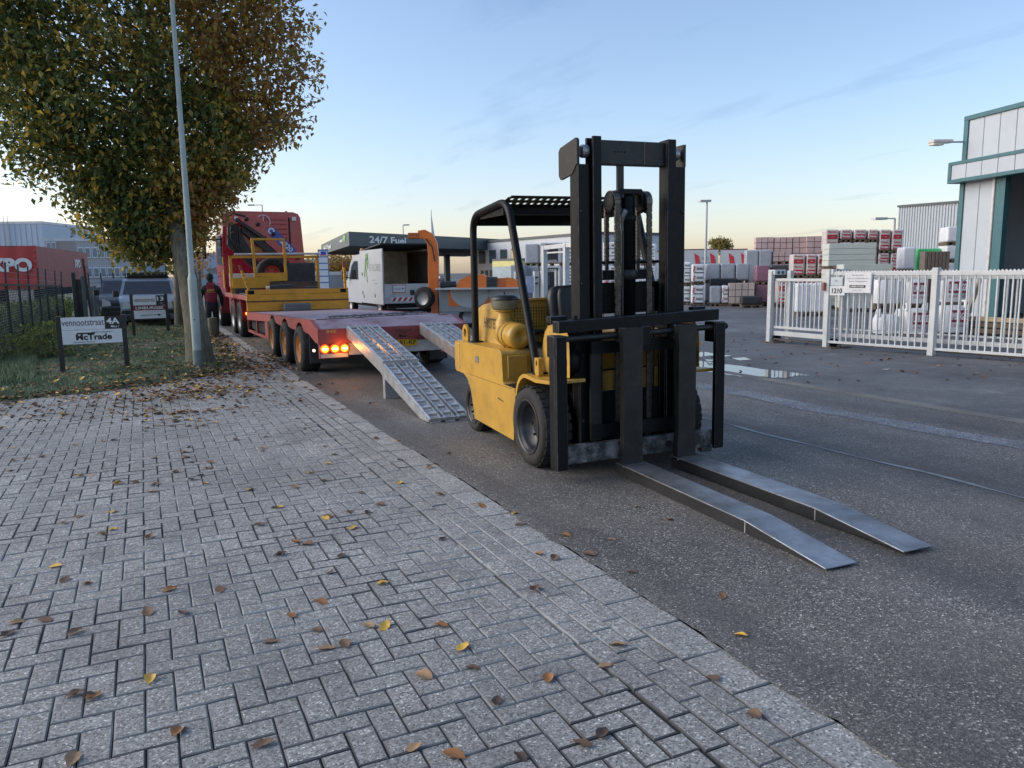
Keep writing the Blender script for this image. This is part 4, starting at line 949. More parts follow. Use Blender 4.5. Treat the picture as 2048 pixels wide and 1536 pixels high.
# loader crane, folded
yc = 23.75
CBLK = mat('crane_black', (.012, .012, .014), .4, var=.3, vs=6)
cr = B().box(3.0, 3.9, yc-.3, yc+.35, .9, 1.6).obj('crane_base', TRK, tk, bevel=.03)
B().bar((2.62, yc-.35, 3.08), (3.25, yc-.35, 1.75), .36, .34, (0,1,0)).obj('inner_boom', TRK, tk, bevel=.02)
bm_ = B().prism([(2.66, 3.12), (2.82, 3.22), (3.02, 3.22), (3.28, 3.02), (4.40, 1.86), (4.52, 1.70), (4.30, 1.60), (3.98, 1.80), (3.20, 2.52), (2.80, 2.86), (2.66, 2.96)], 'y', yc-.78, yc-.46).obj('main_boom', TRK, tk, bevel=.02)
B().prism([(2.66, 2.96), (2.80, 2.86), (3.20, 2.50), (4.0, 1.78), (3.9, 1.66), (3.1, 2.34), (2.6, 2.80)], 'y', yc-.74, yc-.5).obj('boom_cylinder', CBLK, tk, bevel=.02)
B().bar((2.45, yc-.82, 3.12), (3.25, yc-.82, 2.55), .09, .12, (0,1,0)).obj('link_arm', CBLK, tk, bevel=.01)
for c in ((2.52, 3.08), (2.75, 3.12), (3.05, 2.98), (3.2, 2.60), (3.45, 2.72), (4.1, 2.05)): B().lathe([(0,0),(.055,0),(.055,-.06),(0,-.06)], (c[0], yc-.80, c[1]), 'y', 14).obj('pivot_pin', CBLK, tk)
hy = B()
B().prism([(2.26, 2.95), (2.52, 3.02), (2.62, 2.70), (2.95, 2.05), (3.05, 1.75), (2.9, 1.72), (2.6, 2.05), (2.3, 2.30), (2.22, 2.40)], 'y', yc-.66, yc-.40).obj('hydraulic_pack', CBLK, tk, bevel=.03)
for k in range(5): B().tube([(2.34+.05*k, yc-.70, 2.95-.03*k), (2.30+.06*k, yc-.74, 2.6-.05*k), (2.5+.06*k, yc-.72, 2.2-.06*k), (2.8+.05*k, yc-.68, 1.9)], .025, 6).obj('hydraulic_hose', CBLK, tk)
B().tube([(2.28, yc-.6, 2.8), (2.30, yc-.65, 3.2), (2.42, yc-.65, 3.28), (2.75, yc-.65, 3.20)], .03, 8).obj('hose_guard', CBLK, tk)
B().box(2.95, 3.28, yc-.552, yc-.545, 2.26, 2.36).obj('warning_label', mat('label_yellow', (.6, .4, .05), .5), tk)
dcl = B().prism([(3.28, 2.90), (3.48, 2.90), (4.06, 2.28), (4.02, 2.16), (3.90, 2.12), (3.30, 2.74)], 'y', yc-.790, yc-.782).obj('boom_decal', mat('decal_blue', (.06, .08, .38), .4), tk)
lettering('2820', LETW, dcl, (3.80, yc-.791, 2.40), (.69, 0, -.72), (.72, 0, .69), .42, .14, bold=.02)
B().lathe([(.05,0),(.095,0)], (3.40, yc-.793, 2.80), 'y', 18).obj('decal_roundel', LETW, dcl)
lettering('HMF', LETW, tk, (4.23, yc-.791, 1.95), (.69, 0, -.72), (.72, 0, .69), .26, .07, bold=.02) if False else None
B().box(2.28, 2.9, yc-.5, yc+.1, 1.25, 1.62).obj('steel_locker', mat('stainless', (.5, .51, .52), .3, metal=.8), tk, bevel=.01)
tk.rotation_euler = (0, 0, .012)
# ------------------------------------------------------------------ trees
def bark():
    t = MT('bark'); v = t.scl((6, 6, 1.3))
    c = t.mix(t.ramp(t.noise(3.5, 7, .7, v), [(.35, 0.), (.68, 1.)]), (.07, .058, .042), (.22, .20, .155))
    c = t.mix(t.ramp(t.noise(2.0, 6, .7), [(.45, 0.), (.7, .7)]), c, (.13, .14, .075)); t.set(t.b.inputs['Base Color'], c); t.b.inputs['Roughness'].default_value = .9
    t.bump(t.noise(5, 7, .7, v), .9, .03); return t.m
BARK = bark()
LEAFM = []
for nm, c in (('leaf_dark_green', (.062, .092, .030)), ('leaf_green', (.135, .165, .045)), ('leaf_olive', (.27, .245, .055)), ('leaf_yellow', (.58, .38, .06)), ('leaf_orange_brown', (.42, .225, .05)), ('leaf_brown', (.27, .155, .06))):
    t = MT(nm); oi_ = t.noise(30, 2); t.set(t.b.inputs['Base Color'], t.mix(oi_, tuple(x*.8 for x in c), tuple(x*1.25 for x in c))); t.b.inputs['Roughness'].default_value = .55
    tr_ = t.n('ShaderNodeBsdfTranslucent'); t.set(tr_.inputs[0], tuple(min(1, x*1.5) for x in c)); mx = t.n('ShaderNodeMixShader'); mx.inputs[0].default_value = .35
    t.t.links.new(t.b.outputs[0], mx.inputs[1]); t.t.links.new(tr_.outputs[0], mx.inputs[2]); t.t.links.new(mx.outputs[0], t.t.nodes['Material Output'].inputs[0]); LEAFM.append(t.m)
def limb(b, pts, r0, r1, n=9): 
    k = len(pts); b.tube(pts, [r0+(r1-r0)*i/(k-1) for i in range(k)], n)
def leaf_cloud(b, centers, per, spread, size, pick, rs):
    v, f, mi = [], [], []
    for c in centers:
        for _ in range(per):
            gx, gy_, gz = np.clip(rs.randn(3), -1.5, 1.5); p = Vector((c[0]+gx*spread, c[1]+gy_*spread, c[2]+gz*spread*.7))
            s = size*rs.uniform(.65, 1.25); a = rs.uniform(0, 6.283); ti = rs.uniform(-.2, 1.35)
            d = Vector((math.cos(a)*math.cos(ti), math.sin(a)*math.cos(ti), -math.sin(ti))); sd = d.cross(Vector((rs.randn()*.4, rs.randn()*.4, 1))).normalized(); up = sd.cross(d)
            k = len(v); w_ = s*.30; fo = up*s*.10
            v += [p-d*s*.5, p-sd*w_+fo-d*s*.08, p+d*s*.5-up*s*.08, p+sd*w_+fo-d*s*.08]
            f += [(k, k+1, k+2), (k, k+2, k+3)]; m_ = pick(p, rs); mi += [m_, m_]
    o = len(b.v); b.v += [tuple(x) for x in v]; b.f += [tuple(i+o for i in q) for q in f]; b.sm += [False]*len(f); b.mi += mi
# the big street tree beside the lamp post
tree = thing('street_tree', 'large tree with dense green and yellow-brown autumn crown beside the lamp post', 'tree', (.78, 14.75, .02))
tb = B(); T0 = Vector((.84, 14.75, .0))
limb(tb, [T0+Vector((0, 0, -.05)), T0+Vector((-.01, 0, .15)), T0+Vector((-.04, .02, .7)), T0+Vector((-.10, .10, 1.5)), T0+Vector((-.20, .35, 2.2)), T0+Vector((-.26, .65, 2.8)), T0+Vector((-.32, 1.0, 4.0)), T0+Vector((-.35, 1.1, 5.6)), T0+Vector((-.35, 1.1, 7.4))], .235, .05, 14)
tb.v = [((x-T0.x)*(1+.35*math.exp(-max(0, z)*5))+T0.x+.014*math.sin(z*9+x*20), (y-T0.y)*(1+.3*math.exp(-max(0, z)*5))+T0.y+.014*math.sin(z*7+y*25), z) for x, y, z in tb.v]
tb.obj('trunk', BARK, tree)
rs = np.random.RandomState(11)
CC = Vector((.22, 15.55, 5.0))
def rad(z):
    prof = [(2.1, .06), (2.4, .16), (2.8, .32), (3.4, .56), (4.2, .84), (5.0, 1.0), (6.2, 1.0), (7.4, .85), (8.4, .5), (8.9, .15)]
    for (z0, r0), (z1, r1) in zip(prof, prof[1:]):
        if z0 <= z <= z1: return 2.85*(r0+(r1-r0)*(z-z0)/(z1-z0))
    return .1
cen = []
while len(cen) < 900:
    z = 2.2+6.4*rs.rand()**1.15; a = rs.uniform(0, 6.283); q = rs.uniform(.25, 1)**.45
    r = rad(z)*q*(1+.10*math.sin(a*3+z*1.3)+.07*math.sin(a*7-z*2.1))
    sn = math.sin(a); cen.append((CC.x+r*math.cos(a), CC.y+r*(.9 if sn > 0 else .36)*sn, z-.35*(q > .8)*rs.rand()))
def pick(p, rs):
    k = (p.x-CC.x)/2.8+.22*math.sin(p.z*2.1+p.y)+.18*math.sin(p.x*3+p.z*1.7); u = rs.rand()
    if k > .45: return 5 if u < .42 else 4 if u < .72 else 2 if u < .88 else 3 if u < .93 else 1
    if k > .05: return 2 if u < .30 else 3 if u < .46 else 4 if u < .58 else 1 if u < .8 else 0
    return 0 if u < .40 else 1 if u < .72 else 2 if u < .88 else 3
cb = B(); leaf_cloud(cb, cen, 82, .25, .118, pick, rs)
cb.obj('crown', LEAFM, tree, kind='stuff')
br = B()
for c in cen[::3]:
    if c[2] < 4.6: continue
    z0 = max(1.9, c[2]-rs.uniform(.7, 1.6)); s_ = T0+Vector((-.1-.09*min(z0, 3), .95, z0)); s_.z = z0
    e = Vector(c); m1 = s_.lerp(e, .5)+Vector((rs.randn()*.12, rs.randn()*.12, .10))
    limb(br, [s_, m1, e], .022, .005, 5)
# bare twigs sticking out on the right
for k in range(26):
    z = rs.uniform(3.6, 6.6); a = rs.uniform(-.5, .35); r = rad(z); s_ = Vector((CC.x+r*.85*math.cos(a), CC.y+r*.85*math.sin(a), z)); d = Vector((math.cos(a), math.sin(a), rs.uniform(.1, .7)))
    limb(br, [s_, s_+d*.3+Vector((0, 0, rs.randn()*.03)), s_+d*rs.uniform(.45, .75)], .009, .003, 4)
br.obj('branches', BARK, tree, kind='stuff')
# second trunk further along the verge
t2 = thing('roadside_tree', 'slimmer tree trunk on the verge behind the big street tree', 'tree', (.96, 26, 0))
q = B(); limb(q, [(.96, 26, -.05), (.97, 26, .6), (1.0, 26, 1.6), (.95, 26, 2.6), (.9, 26, 4.2), (.85, 26, 6)], .17, .05, 12); q.obj('trunk', BARK, t2)
rs2 = np.random.RandomState(5); c2 = [(.9+rs2.randn()*.9, 26+rs2.randn()*.9, 4.6+rs2.randn()*1.1) for _ in range(90)]
c2 += [(.9+rs2.uniform(-.9, .7), 26+rs2.randn()*.5, rs2.uniform(2.4, 3.6)) for _ in range(40)]
q = B(); leaf_cloud(q, c2, 40, .3, .14, pick, rs2); q.obj('crown', LEAFM, t2, kind='stuff')
# stump
q = B(); limb(q, [(1.55, 21.25, -.02), (1.56, 21.25, .15), (1.56, 21.25, .5)], .15, .115, 14); q.obj('tree_stump', BARK, origin=(1.55, 21.25, 0), label='short cut tree stump beside the walking man', cat='stump')
# ------------------------------------------------------------------ lamp post
LAMP = mat('lamp_post_paint', (.34, .40, .38), .45, var=.08, vs=3, dirt=(.20, .24, .22), da=.4, ds=4)
lp = thing('lamp_post', 'pale green grey tapered lamp post in front of the big tree', 'lamp post', (.76, 14.12, 0))
B().lathe([(.078, -.05), (.078, .33)], (.76, 14.12, 0), 'z', 20).obj('foot_sleeve', mat('lamp_post_base', (.16, .19, .18), .6, var=.2, vs=6), lp)
B().lathe([(.072, .32), (.071, 1.50), (.070, 1.53), (.052, 1.60), (.048, 1.62)], (.76, 14.12, 0), 'z', 20).obj('lower_tube', LAMP, lp)
B().lathe([(.048, 1.61), (.045, 3.95), (.040, 4.0), (.036, 6.0), (.028, 8.0)], (.76, 14.12, 0), 'z', 16).obj('upper_tube', LAMP, lp)
B().lathe([(.048, 0), (.051, .01), (.051, .06), (.048, .07)], (.76, 14.12, 3.93), 'z', 16).obj('joint_ring', LAMP, lp)
B().lathe([(0, 0), (.012, 0)], (.745, 14.047, .85), 'y', 8).obj('door_lock', DARK, lp)
B().bar((.76, 14.12, 7.95), (1.9, 14.0, 8.25), .05, .05).obj('lamp_arm', LAMP, lp); B().box(1.7, 2.3, 13.9, 14.1, 8.2, 8.3).obj('lamp_head', LAMP, lp, bevel=.03)
# ------------------------------------------------------------------ street-name signs
SGNW = mat('sign_white', (.72, .72, .73), .4, var=.05, vs=4, dirt=(.5, .5, .5), da=.3)
SGNB = mat('sign_black', (.012, .013, .015), .4, var=.2)
def sign(loc, P0, P1, h, rows, lab):
    t = thing('address_sign', lab, 'sign', loc)
    P0, P1 = Vector(P0), Vector(P1); r = (P1-P0); wd = r.length; r.normalize(); n = Vector((r.y, -r.x, 0)); up = Vector((0, 0, 1))
    for P in (P0, P1): B().bar(P, P+up*h, .075, .075, (0, 1, 0)).obj('post', SGNB, t, bevel=.006)
    def at(u, z): return P0+r*(wd*u)+up*z
    for z0, z1, u0, u1, m_, txt in rows:
        c = at((u0+u1)/2, (z0+z1)/2)-n*-.0
        bd = B().obox(c+n*.043, r*(wd*(u1-u0)/2), n*.006, up*((z1-z0)/2)).obj('board', m_, t)
        for (s, uc, zc, w_, hh, mm, kw) in txt:
            lettering(s, mm, bd, at(uc, zc)+n*.048, r, up, w_, hh, **kw)
    return t, at, n, r, up, wd
MAR = mat('maroon_panel', (.16, .012, .03), .5, var=.05)
t, at, n, r, up, wd = sign((-.8, 14.37, 0), (-1.27, 14.36, 0), (-.33, 14.40, 0), .96,
    [(.735, .94, .04, .70, SGNW, [('vennootstraat', .37, .845, .60, .085, LETB, {})]), (.735, .94, .705, .96, SGNB, [('4A', .83, .865, .19, .10, LETW, dict(bold=.03)), ('1211', .87, .77, .09, .03, LETW, dict(bold=.02))]),
     (.505, .73, .04, .96, SGNW, [('McTrade', .52, .615, .52, .10, LETB, dict(bold=.035)), ('MACHINERY', .66, .69, .30, .026, LETB, {}), ('GRAPHIC DATA', .36, .535, .32, .024, LETB, {})])],
    'white and black address sign 4A on the grass in the left foreground')
B().obox(at(.40, .675)+n*.0505, r*.13, n*.002, up*.012).obj('logo_bar', LETB, t)
B().obox(at(.815, .775)+n*.0505, r*.02, n*.002, up*.012).obj('pictogram', LETW, t)
t, at, n, r, up, wd = sign((.12, 22.4, 0), (-.29, 22.38, 0), (.53, 22.42, 0), 1.12,
    [(.83, 1.08, .04, .70, SGNW, [('vennootstraat', .37, .96, .50, .09, LETB, {})]), (.83, 1.08, .705, .96, SGNB, [('13', .83, .99, .16, .11, LETW, dict(bold=.03)), ('1211', .86, .875, .08, .03, LETW, {})]),
     (.70, .82, .03, .97, MAR, [('LIMBURGSE', .5, .76, .66, .075, LETW, dict(bold=.02))]), (.48, .695, .04, .96, SGNW, [('bouwmaterialen', .5, .665, .56, .03, mat('pale_grey_print', (.5, .5, .5)), {})])],
    'address sign 13 with maroon name bar and arrow in front of the parked van')
B().obox(at(.5, .57)+n*.0505, r*.22, n*.002, up*.007).obj('arrow_shaft', LETB, t)
q = B(); c = at(.80, .57)+n*.0505; q.add([c-r*.05+up*.035, c+r*.03, c-r*.05-up*.035], [(0, 1, 2)]); q.obj('arrow_head', LETB, t)
# ------------------------------------------------------------------ man walking away
SKIN = mat('skin', (.42, .25, .18), .55); TROU = mat('black_trousers', (.014, .014, .017), .8, var=.3, vs=10); JACK = mat('red_jacket', (.19, .012, .03), .75, var=.2, vs=8); HATB = mat('black_knit', (.012, .012, .014), .9); BOOT = mat('black_boots', (.01, .01, .01), .6)
def skin_body(name, joints, edges, m, parent, root=0, sub=2):
    me = bpy.data.meshes.new(name); off = parent.location if parent else Vector((0, 0, 0))
    me.from_pydata([tuple(Vector(j[0])-off) for j in joints], edges, []); me.materials.append(m)
    o = bpy.data.objects.new(name, me); C.objects.link(o); o.parent = parent
    o.modifiers.new('skin', 'SKIN'); s_ = o.modifiers.new('sub', 'SUBSURF'); s_.levels = s_.render_levels = sub
    for v, j in zip(me.skin_vertices[0].data, joints):
        v.radius = j[1] if isinstance(j[1], tuple) else (j[1], j[1])
        v.use_root = False
    me.skin_vertices[0].data[root].use_root = True; o.modifiers['skin'].use_smooth_shade = True
    return o
pm = thing('person', 'man in a maroon jacket and black trousers walking away beside the lorry', 'person', (1.57, 21.7, 0))
px, py = 1.60, 21.72
def J(x, y, z, r): return (Vector((px+x, py+y, z)), r)
body = skin_body('body', [J(0, 0, .80, (.16, .12)), J(0, .01, .98, (.155, .11)), J(0, .02, 1.14, (.18, .12)), J(0, .03, 1.28, (.165, .10)), J(0, .04, 1.37, .062), J(0, .06, 1.45, (.085, .095)), J(0, .07, 1.54, (.078, .09)),
    J(-.085, 0, .73, .105), J(-.10, -.03, .43, .072), J(-.105, .04, .09, .05), J(.085, 0, .73, .105), J(.10, .08, .44, .072), J(.10, -.03, .10, .05),
    J(-.185, .03, 1.25, .065), J(-.25, .0, 1.0, .052), J(-.235, .10, .80, .038), J(-.23, .13, .74, .036), J(.185, .03, 1.25, .065), J(.265, .02, 1.0, .052), J(.27, .12, .80, .038), J(.265, .15, .74, .036)],
    [(0,1),(1,2),(2,3),(3,4),(4,5),(5,6),(0,7),(7,8),(8,9),(0,10),(10,11),(11,12),(3,13),(13,14),(14,15),(15,16),(3,17),(17,18),(18,19),(19,20)], TROU, pm)
skin_body('jacket', [J(0, 0, .82, (.175, .14)), J(0, .01, .98, (.17, .125)), J(0, .02, 1.14, (.195, .135)), J(0, .03, 1.28, (.175, .115)), J(0, .04, 1.36, .085)], [(0,1),(1,2),(2,3),(3,4)], JACK, pm)
for sx in (-1, 1): skin_body('sleeve', [J(sx*.16, .03, 1.27, .078), J(sx*.205, .02, 1.18, .072), J(sx*.26, .01, 1.0, .06), J(sx*.255, .09, .83, .05)], [(0,1),(1,2),(2,3)], HATB, pm)
skin_body('hood', [J(-.06, -.02, 1.33, .06), J(0, -.045, 1.35, .07), J(.06, -.02, 1.33, .06)], [(0,1),(1,2)], JACK, pm, 1)
skin_body('face', [J(0, .075, 1.43, (.075, .085)), J(0, .085, 1.50, (.080, .09))], [(0,1)], SKIN, pm)
B().lathe([(.0, .125), (.05, .115), (.085, .07), (.097, .0), (.095, -.03), (.09, -.03)], (px, py+.06, 1.51), 'z', 20).obj('knit_cap', HATB, pm)
for sx, yy in ((-1, .04), (1, -.03)): skin_body('boot', [J(sx*.104, yy, .13, .056), J(sx*.105, yy, .055, .052), J(sx*.108, yy+.13, .045, .045), J(sx*.108, yy+.19, .04, .035)], [(0,1),(1,2),(2,3)], BOOT, pm)
for sx in (-1, 1):
    for k, l in enumerate((.05, .06, .058, .05)): skin_body('finger', [J(sx*.25, .135+.015*k, .745-.004*k, .012), J(sx*.25, .14+.015*k, .715, .011), J(sx*.243, .142+.015*k, .745-l-.01, .009)], [(0,1),(1,2)], SKIN, pm, sub=1)
    skin_body('thumb', [J(sx*.245, .12, .77, .013), J(sx*.232, .115, .745, .012), J(sx*.226, .12, .72, .010)], [(0,1),(1,2)], SKIN, pm, sub=1)
jl = mat('jacket_yellow_print', (.55, .36, .05), .6)
for k in range(4): B().obox((px-.075+.045*k, py-.118, 1.19+.004*k), (.014, 0, .006), (0, .014, 0), (.008, 0, .024)).obj('back_logo', jl, pm)
B().box(px-.08, px+.09, py-.130, py-.112, 1.142, 1.15).obj('back_print', jl, pm)
# ------------------------------------------------------------------ parked vans on the left
GLS = mat('dark_glass', (.02, .022, .025), .08, spec=.8)
def van(name, loc, yaw, paint, lab, plate=None, rack=True, W_=1.62, cat='van'):
    t = thing(name, lab, cat, loc); x0, y0 = loc[0], loc[1]; w2 = W_/2
    # nose towards -y
    prof = [(0, .22), (-.04, .40), (0, .62), (.05, .78), (.30, .90), (.62, .985), (1.22, 1.44), (1.38, 1.50), (4.1, 1.49), (4.22, 1.2), (4.25, .25)]
    b = B(); k = len(prof); vs = []
    for u, tap in ((-1, 1), (1, 1)):
        for y, z in prof:
            ins = .10*max(0, (z-.95)/.55)+(.10 if y < .02 else .03 if y < .1 else 0); vs.append((x0+u*(w2-ins), y0+y, z))
    b.add(vs, [tuple(range(k-1, -1, -1)), tuple(range(k, 2*k))]); b.add(vs, [(i, (i+1) % k, k+(i+1) % k, k+i) for i in range(k)]); bo_ = b.obj('body', paint, t, bevel=.05, seg=3)
    f = lambda s: (x0+s*(w2-.10), y0+.66-.008, 1.01); g_ = lambda s: (x0+s*(w2-.17), y0+1.19-.008, 1.415)
    B().add([f(-1), f(1), g_(1), g_(-1)]+[(p[0], p[1]+.03, p[2]-.02) for p in (f(-1), f(1), g_(1), g_(-1))], [(0,1,2,3),(0,1,5,4),(1,2,6,5),(2,3,7,6),(3,0,4,7)]).obj('windscreen', GLS, t)
    for s in (-1, 1):
        B().add([(x0+s*(w2-.01), y0+.85, 1.03), (x0+s*(w2-.01), y0+1.9, 1.03), (x0+s*(w2-.075), y0+1.9, 1.40), (x0+s*(w2-.075), y0+1.32, 1.40)], [(0,1,2,3)]).obj('side_window', GLS, t)
        hl_ = B().prism([(x0+s*(w2-.10), .58), (x0+s*(w2-.36), .60), (x0+s*(w2-.34), .74), (x0+s*(w2-.12), .83)], 'y', y0-.012, y0+.06).obj('headlight', mat('headlight_glass', (.62, .64, .66), .12), t, bevel=.02)
        mr = B().obox((x0+s*(w2+.10), y0+.80, 1.04), (.085, 0, 0), (0, .05, 0), (0, 0, .10)).obj('wing_mirror', SEAT, t, bevel=.03)
        B().bar((x0+s*(w2-.02), y0+.82, 1.0), (x0+s*(w2+.05), y0+.80, 1.0), .04, .03).obj('mirror_stalk', SEAT, mr)
        for yy in (.75, 3.45):
            wh = B().lathe([(.18, 0), (.20, -s*-.0), (.29, -.0), (.31, s*-.02), (.31, s*-.17), (.18, s*-.18)], (x0+s*(w2-.01), y0+yy, .31), 'x', 24).obj('wheel', RUB, t)
            B().lathe([(.19, 0), (.16, -s*.02), (.05, -s*.03), (0, -s*.03)], (x0+s*(w2-.005), y0+yy, .31), 'x', 18).obj('rim', mat('steel_rim', (.3, .3, .31), .4, metal=.6), wh)
    B().box(x0-.36, x0+.36, y0-.015, y0+.04, .60, .70).obj('grille', SEAT, t, bevel=.01); B().box(x0-.62, x0+.62, y0-.05, y0+.02, .26, .40).obj('lower_intake', SEAT, t, bevel=.02)
    B().box(x0-w2+.06, x0+w2-.06, y0-.045, y0+.03, .40, .54).obj('bumper', SEAT, t, bevel=.03)
    if plate:
        p_ = B().box(x0-.235, x0+.235, y0-.065, y0-.05, .42, .52).obj('number_plate', PLAT, t); lettering(plate, LETB, p_, (x0, y0-.066, .47), (1,0,0), (0,0,1), .42, .062, bold=.02)
    if rack:
        B().box(x0-.60, x0+.60, y0+1.45, y0+3.6, 1.56, 1.70).obj('roof_box', SEAT, t, bevel=.02)
        for yy in (1.6, 3.4): B().box(x0-.62, x0+.62, y0+yy, y0+yy+.06, 1.48, 1.56).obj('roof_bar', SEAT, t)
    t.rotation_euler = (0, 0, yaw); return t
SILB = mat('silver_blue_paint', (.20, .25, .32), .3, metal=.3, var=.08, coat=.5)
van('parked_van', (.10, 26.5, 0), -.04, SILB, 'silver blue parked van with black roof box behind address sign 13', '6-VJS-46')
van('parked_car', (-.62, 29.2, 0), -.02, mat('grey_car_paint', (.06, .07, .085), .3, metal=.2), 'dark grey car half hidden behind the silver blue van', None, False, 1.5, 'car')
# ------------------------------------------------------------------ mesh fence with barbed posts
FEN = mat('fence_green', (.020, .038, .040), .55, var=.25, vs=5)
fp = [(-2.43, 16.2, 1.47), (-2.42, 18.04, 1.45), (-2.42, 19.75, 1.43), (-2.42, 21.37, 1.41), (-2.40, 23.1, 1.385), (-2.39, 24.69, 1.36), (-2.30, 26.2, 1.33), (-2.25, 27.5, 1.31)]
fe = thing('mesh_fence', 'dark green wire mesh fence with spiked posts along the left verge', 'fence', (-2.4, 18, 0))
for i, (x, y, z) in enumerate(fp):
    ps = B().bar((x, y, 0), (x, y, z), .05, .05, (0,1,0)).obj('post', FEN, fe); B().bar((x, y, z), (x+.02, y, z+.44), .03, .03, (0,1,0)).obj('post_spike', FEN, ps)
for (a_, b_) in zip(fp, fp[1:]):
    A, Bv = Vector(a_), Vector(b_); B().bar(A, Bv, .045, .045).obj('top_rail', FEN, fe)
    ww = B()
    for k in range(26): ww.bar((A.x, A.y, .04+k*.052), (Bv.x, Bv.y, .04+k*.052), .012, .012)
    m_ = int((Bv-A).length/.2)
    for k in range(1, m_): 
        p = A.lerp(Bv, k/m_); ww.bar((p.x, p.y, .03), (p.x, p.y, p.z), .009, .009, (0,1,0))
    ww.obj('wire_mesh', FEN, fe, kind='stuff')
    for k in range(3): B().bar(A+Vector((.01, 0, .12+.13*k)), Bv+Vector((.01, 0, .12+.13*k)), .006, .006).obj('barbed_wire', mat('galvanised', (.3, .3, .3), .5, metal=.4), fe)
gp = thing('steel_gate', 'rusty steel gate with grey posts at the end of the mesh fence', 'gate', (-1.9, 28.5, 0))
GRP = mat('grey_green_steel', (.11, .14, .145), .55, var=.2)
for x, z in ((-1.98, 1.72), (-1.72, 1.62)): B().box(x-.06, x+.06, 28.4, 28.52, 0, z).obj('gate_post', GRP if x > -1.9 else FEN, gp, bevel=.01)
B().box(-1.92, -1.78, 28.45, 28.48, .08, 1.5).obj('gate_leaf', mat('rust_brown', (.06, .045, .04), .85, var=.4, vs=4), gp)
B().bar((-1.55, 28.3, 0), (-1.66, 28.3, 2.15), .06, .06, (0,1,0)).obj('leaning_pole', mat('rust_brown', (.06, .045, .04), .85), gp)
for k in range(3): B().bar((-1.75, 28.3, 1.5+.18*k), (-1.50, 28.3, 1.52+.18*k), .02, .02).obj('cross_rung', GRP, gp)
# grey board fence behind
bf = thing('board_fence', 'weathered grey vertical board fence behind the parked van', 'fence', (-1.2, 32, 0))
BRD = mat('weathered_board', (.17, .175, .18), .85, var=.3, vs=3, dirt=(.08, .085, .09), da=.5)
for k in range(13): B().box(-1.78+.13*k, -1.78+.13*k+.122, 32.0+.006*(k % 3), 32.03+.006*(k % 3), .0, 1.22+.03*math.sin(k*2.2)).obj('board', BRD, bf)
for k in range(5): B().bar((-1.75+.4*k, 32.06, 0), (-1.75+.4*k, 32.06, 1.7), .04, .04, (0,1,0)).obj('fence_post', FEN, bf)
for k in range(3): B().bar((-1.75, 32.06, 1.35+.14*k), (-.15, 32.06, 1.35+.14*k), .012, .012).obj('strand_wire', FEN, bf)
# shrubs along the foot of the fence
def shrub(loc, h, rr, n, lab, mset=(0, 1, 1), dead=False):
    t = thing('shrub', lab, 'shrub', loc); r_ = np.random.RandomState(int(abs(loc[0]*100+loc[1]*10))); cs = [(loc[0]+r_.randn()*rr*.45, loc[1]+r_.randn()*rr*.45, abs(r_.randn())*h*.35+.08) for _ in range(n)]
    b = B(); leaf_cloud(b, cs, 26, .10, .09, lambda p, r2: mset[r2.randint(len(mset))], r_); b.obj('foliage', LEAFM, t, kind='stuff')
    s = B()
    for c in cs[::2]: limb(s, [(loc[0]+(c[0]-loc[0])*.2, loc[1], 0), tuple(c)], .012, .004, 4)
    s.obj('stems', BARK, t, kind='stuff')
shrub((-2.1, 17.2, 0), .6, .7, 30, 'low dark green shrub at the foot of the fence nearest the camera')
shrub((-2.2, 19.5, 0), .55, .6, 24, 'low dark green shrub against the middle of the mesh fence')
shrub((-2.15, 22.6, 0), .5, .6, 22, 'low dark green shrub at the far part of the mesh fence')
shrub((-1.05, 30.9, 0), .9, .3, 22, 'thin green sapling in front of the grey board fence')
# ------------------------------------------------------------------ red curtain trailer behind the fence
CUR = mat('curtain_red', (.48, .05, .045), .5, var=.10, vs=.8, bump=.5, bs=1.2, dirt=(.38, .07, .06), da=.4, ds=1.2); CURS = mat('curtain_shaded_red', (.30, .07, .065), .55, var=.10, vs=1., dirt=(.22, .06, .06), da=.4, ds=2)  # darker side red paints in the shade, the front red is the lit one
xt = thing('curtain_trailer', 'large red curtain sided trailer with white letters behind the mesh fence', 'trailer', (-4.9, 47.7, 0))
c0, c1 = Vector((-4.9, 47.7, 0)), Vector((-3.35, 62, 0)); dl = (c1-c0).normalized(); dn = Vector((-dl.y, dl.x, 0))   # dn points left
def slab(b, p, q, z0, z1, th):
    n_ = (q-p).cross(Vector((0,0,1))).normalized(); b.add([p+Vector((0,0,z0)), q+Vector((0,0,z0)), q+Vector((0,0,z1)), p+Vector((0,0,z1))]+[v+n_*-th for v in (p+Vector((0,0,z0)), q+Vector((0,0,z0)), q+Vector((0,0,z1)), p+Vector((0,0,z1)))], [(0,1,2,3),(7,6,5,4),(0,1,5,4),(1,2,6,5),(2,3,7,6),(3,0,4,7)]); return b
far = c0+dn*2.55
fr_ = B(); nn = 40; vs = []
for i in range(nn+1):
    for j in range(7):
        u, z = i/nn, .95+2.27*j/6; p = c0.lerp(far, u); w_ = .04*math.sin(u*21+z)*math.sin(math.pi*min(1, j/6)); vs.append((p.x-dl.x*w_, p.y-dl.y*w_, z-.05*math.sin(u*3)*(j == 6)))
fr_.add(vs, [(i*7+j, (i+1)*7+j, (i+1)*7+j+1, i*7+j+1) for i in range(nn) for j in range(6)], True); fr_o = fr_.obj('front_tarpaulin', CUR, xt)
slab(B(), c0, c1, .95, 3.2, .05).obj('side_curtain', CURS, xt)
B().add([c0+Vector((0,0,3.2)), c1+Vector((0,0,3.2)), c1+dn*2.55+Vector((0,0,3.2)), far+Vector((0,0,3.2))], [(0,1,2,3)]).obj('roof', CURS, xt)
slab(B(), c0+dl*.3, c1, .55, .95, .3).obj('chassis', DARK, xt)
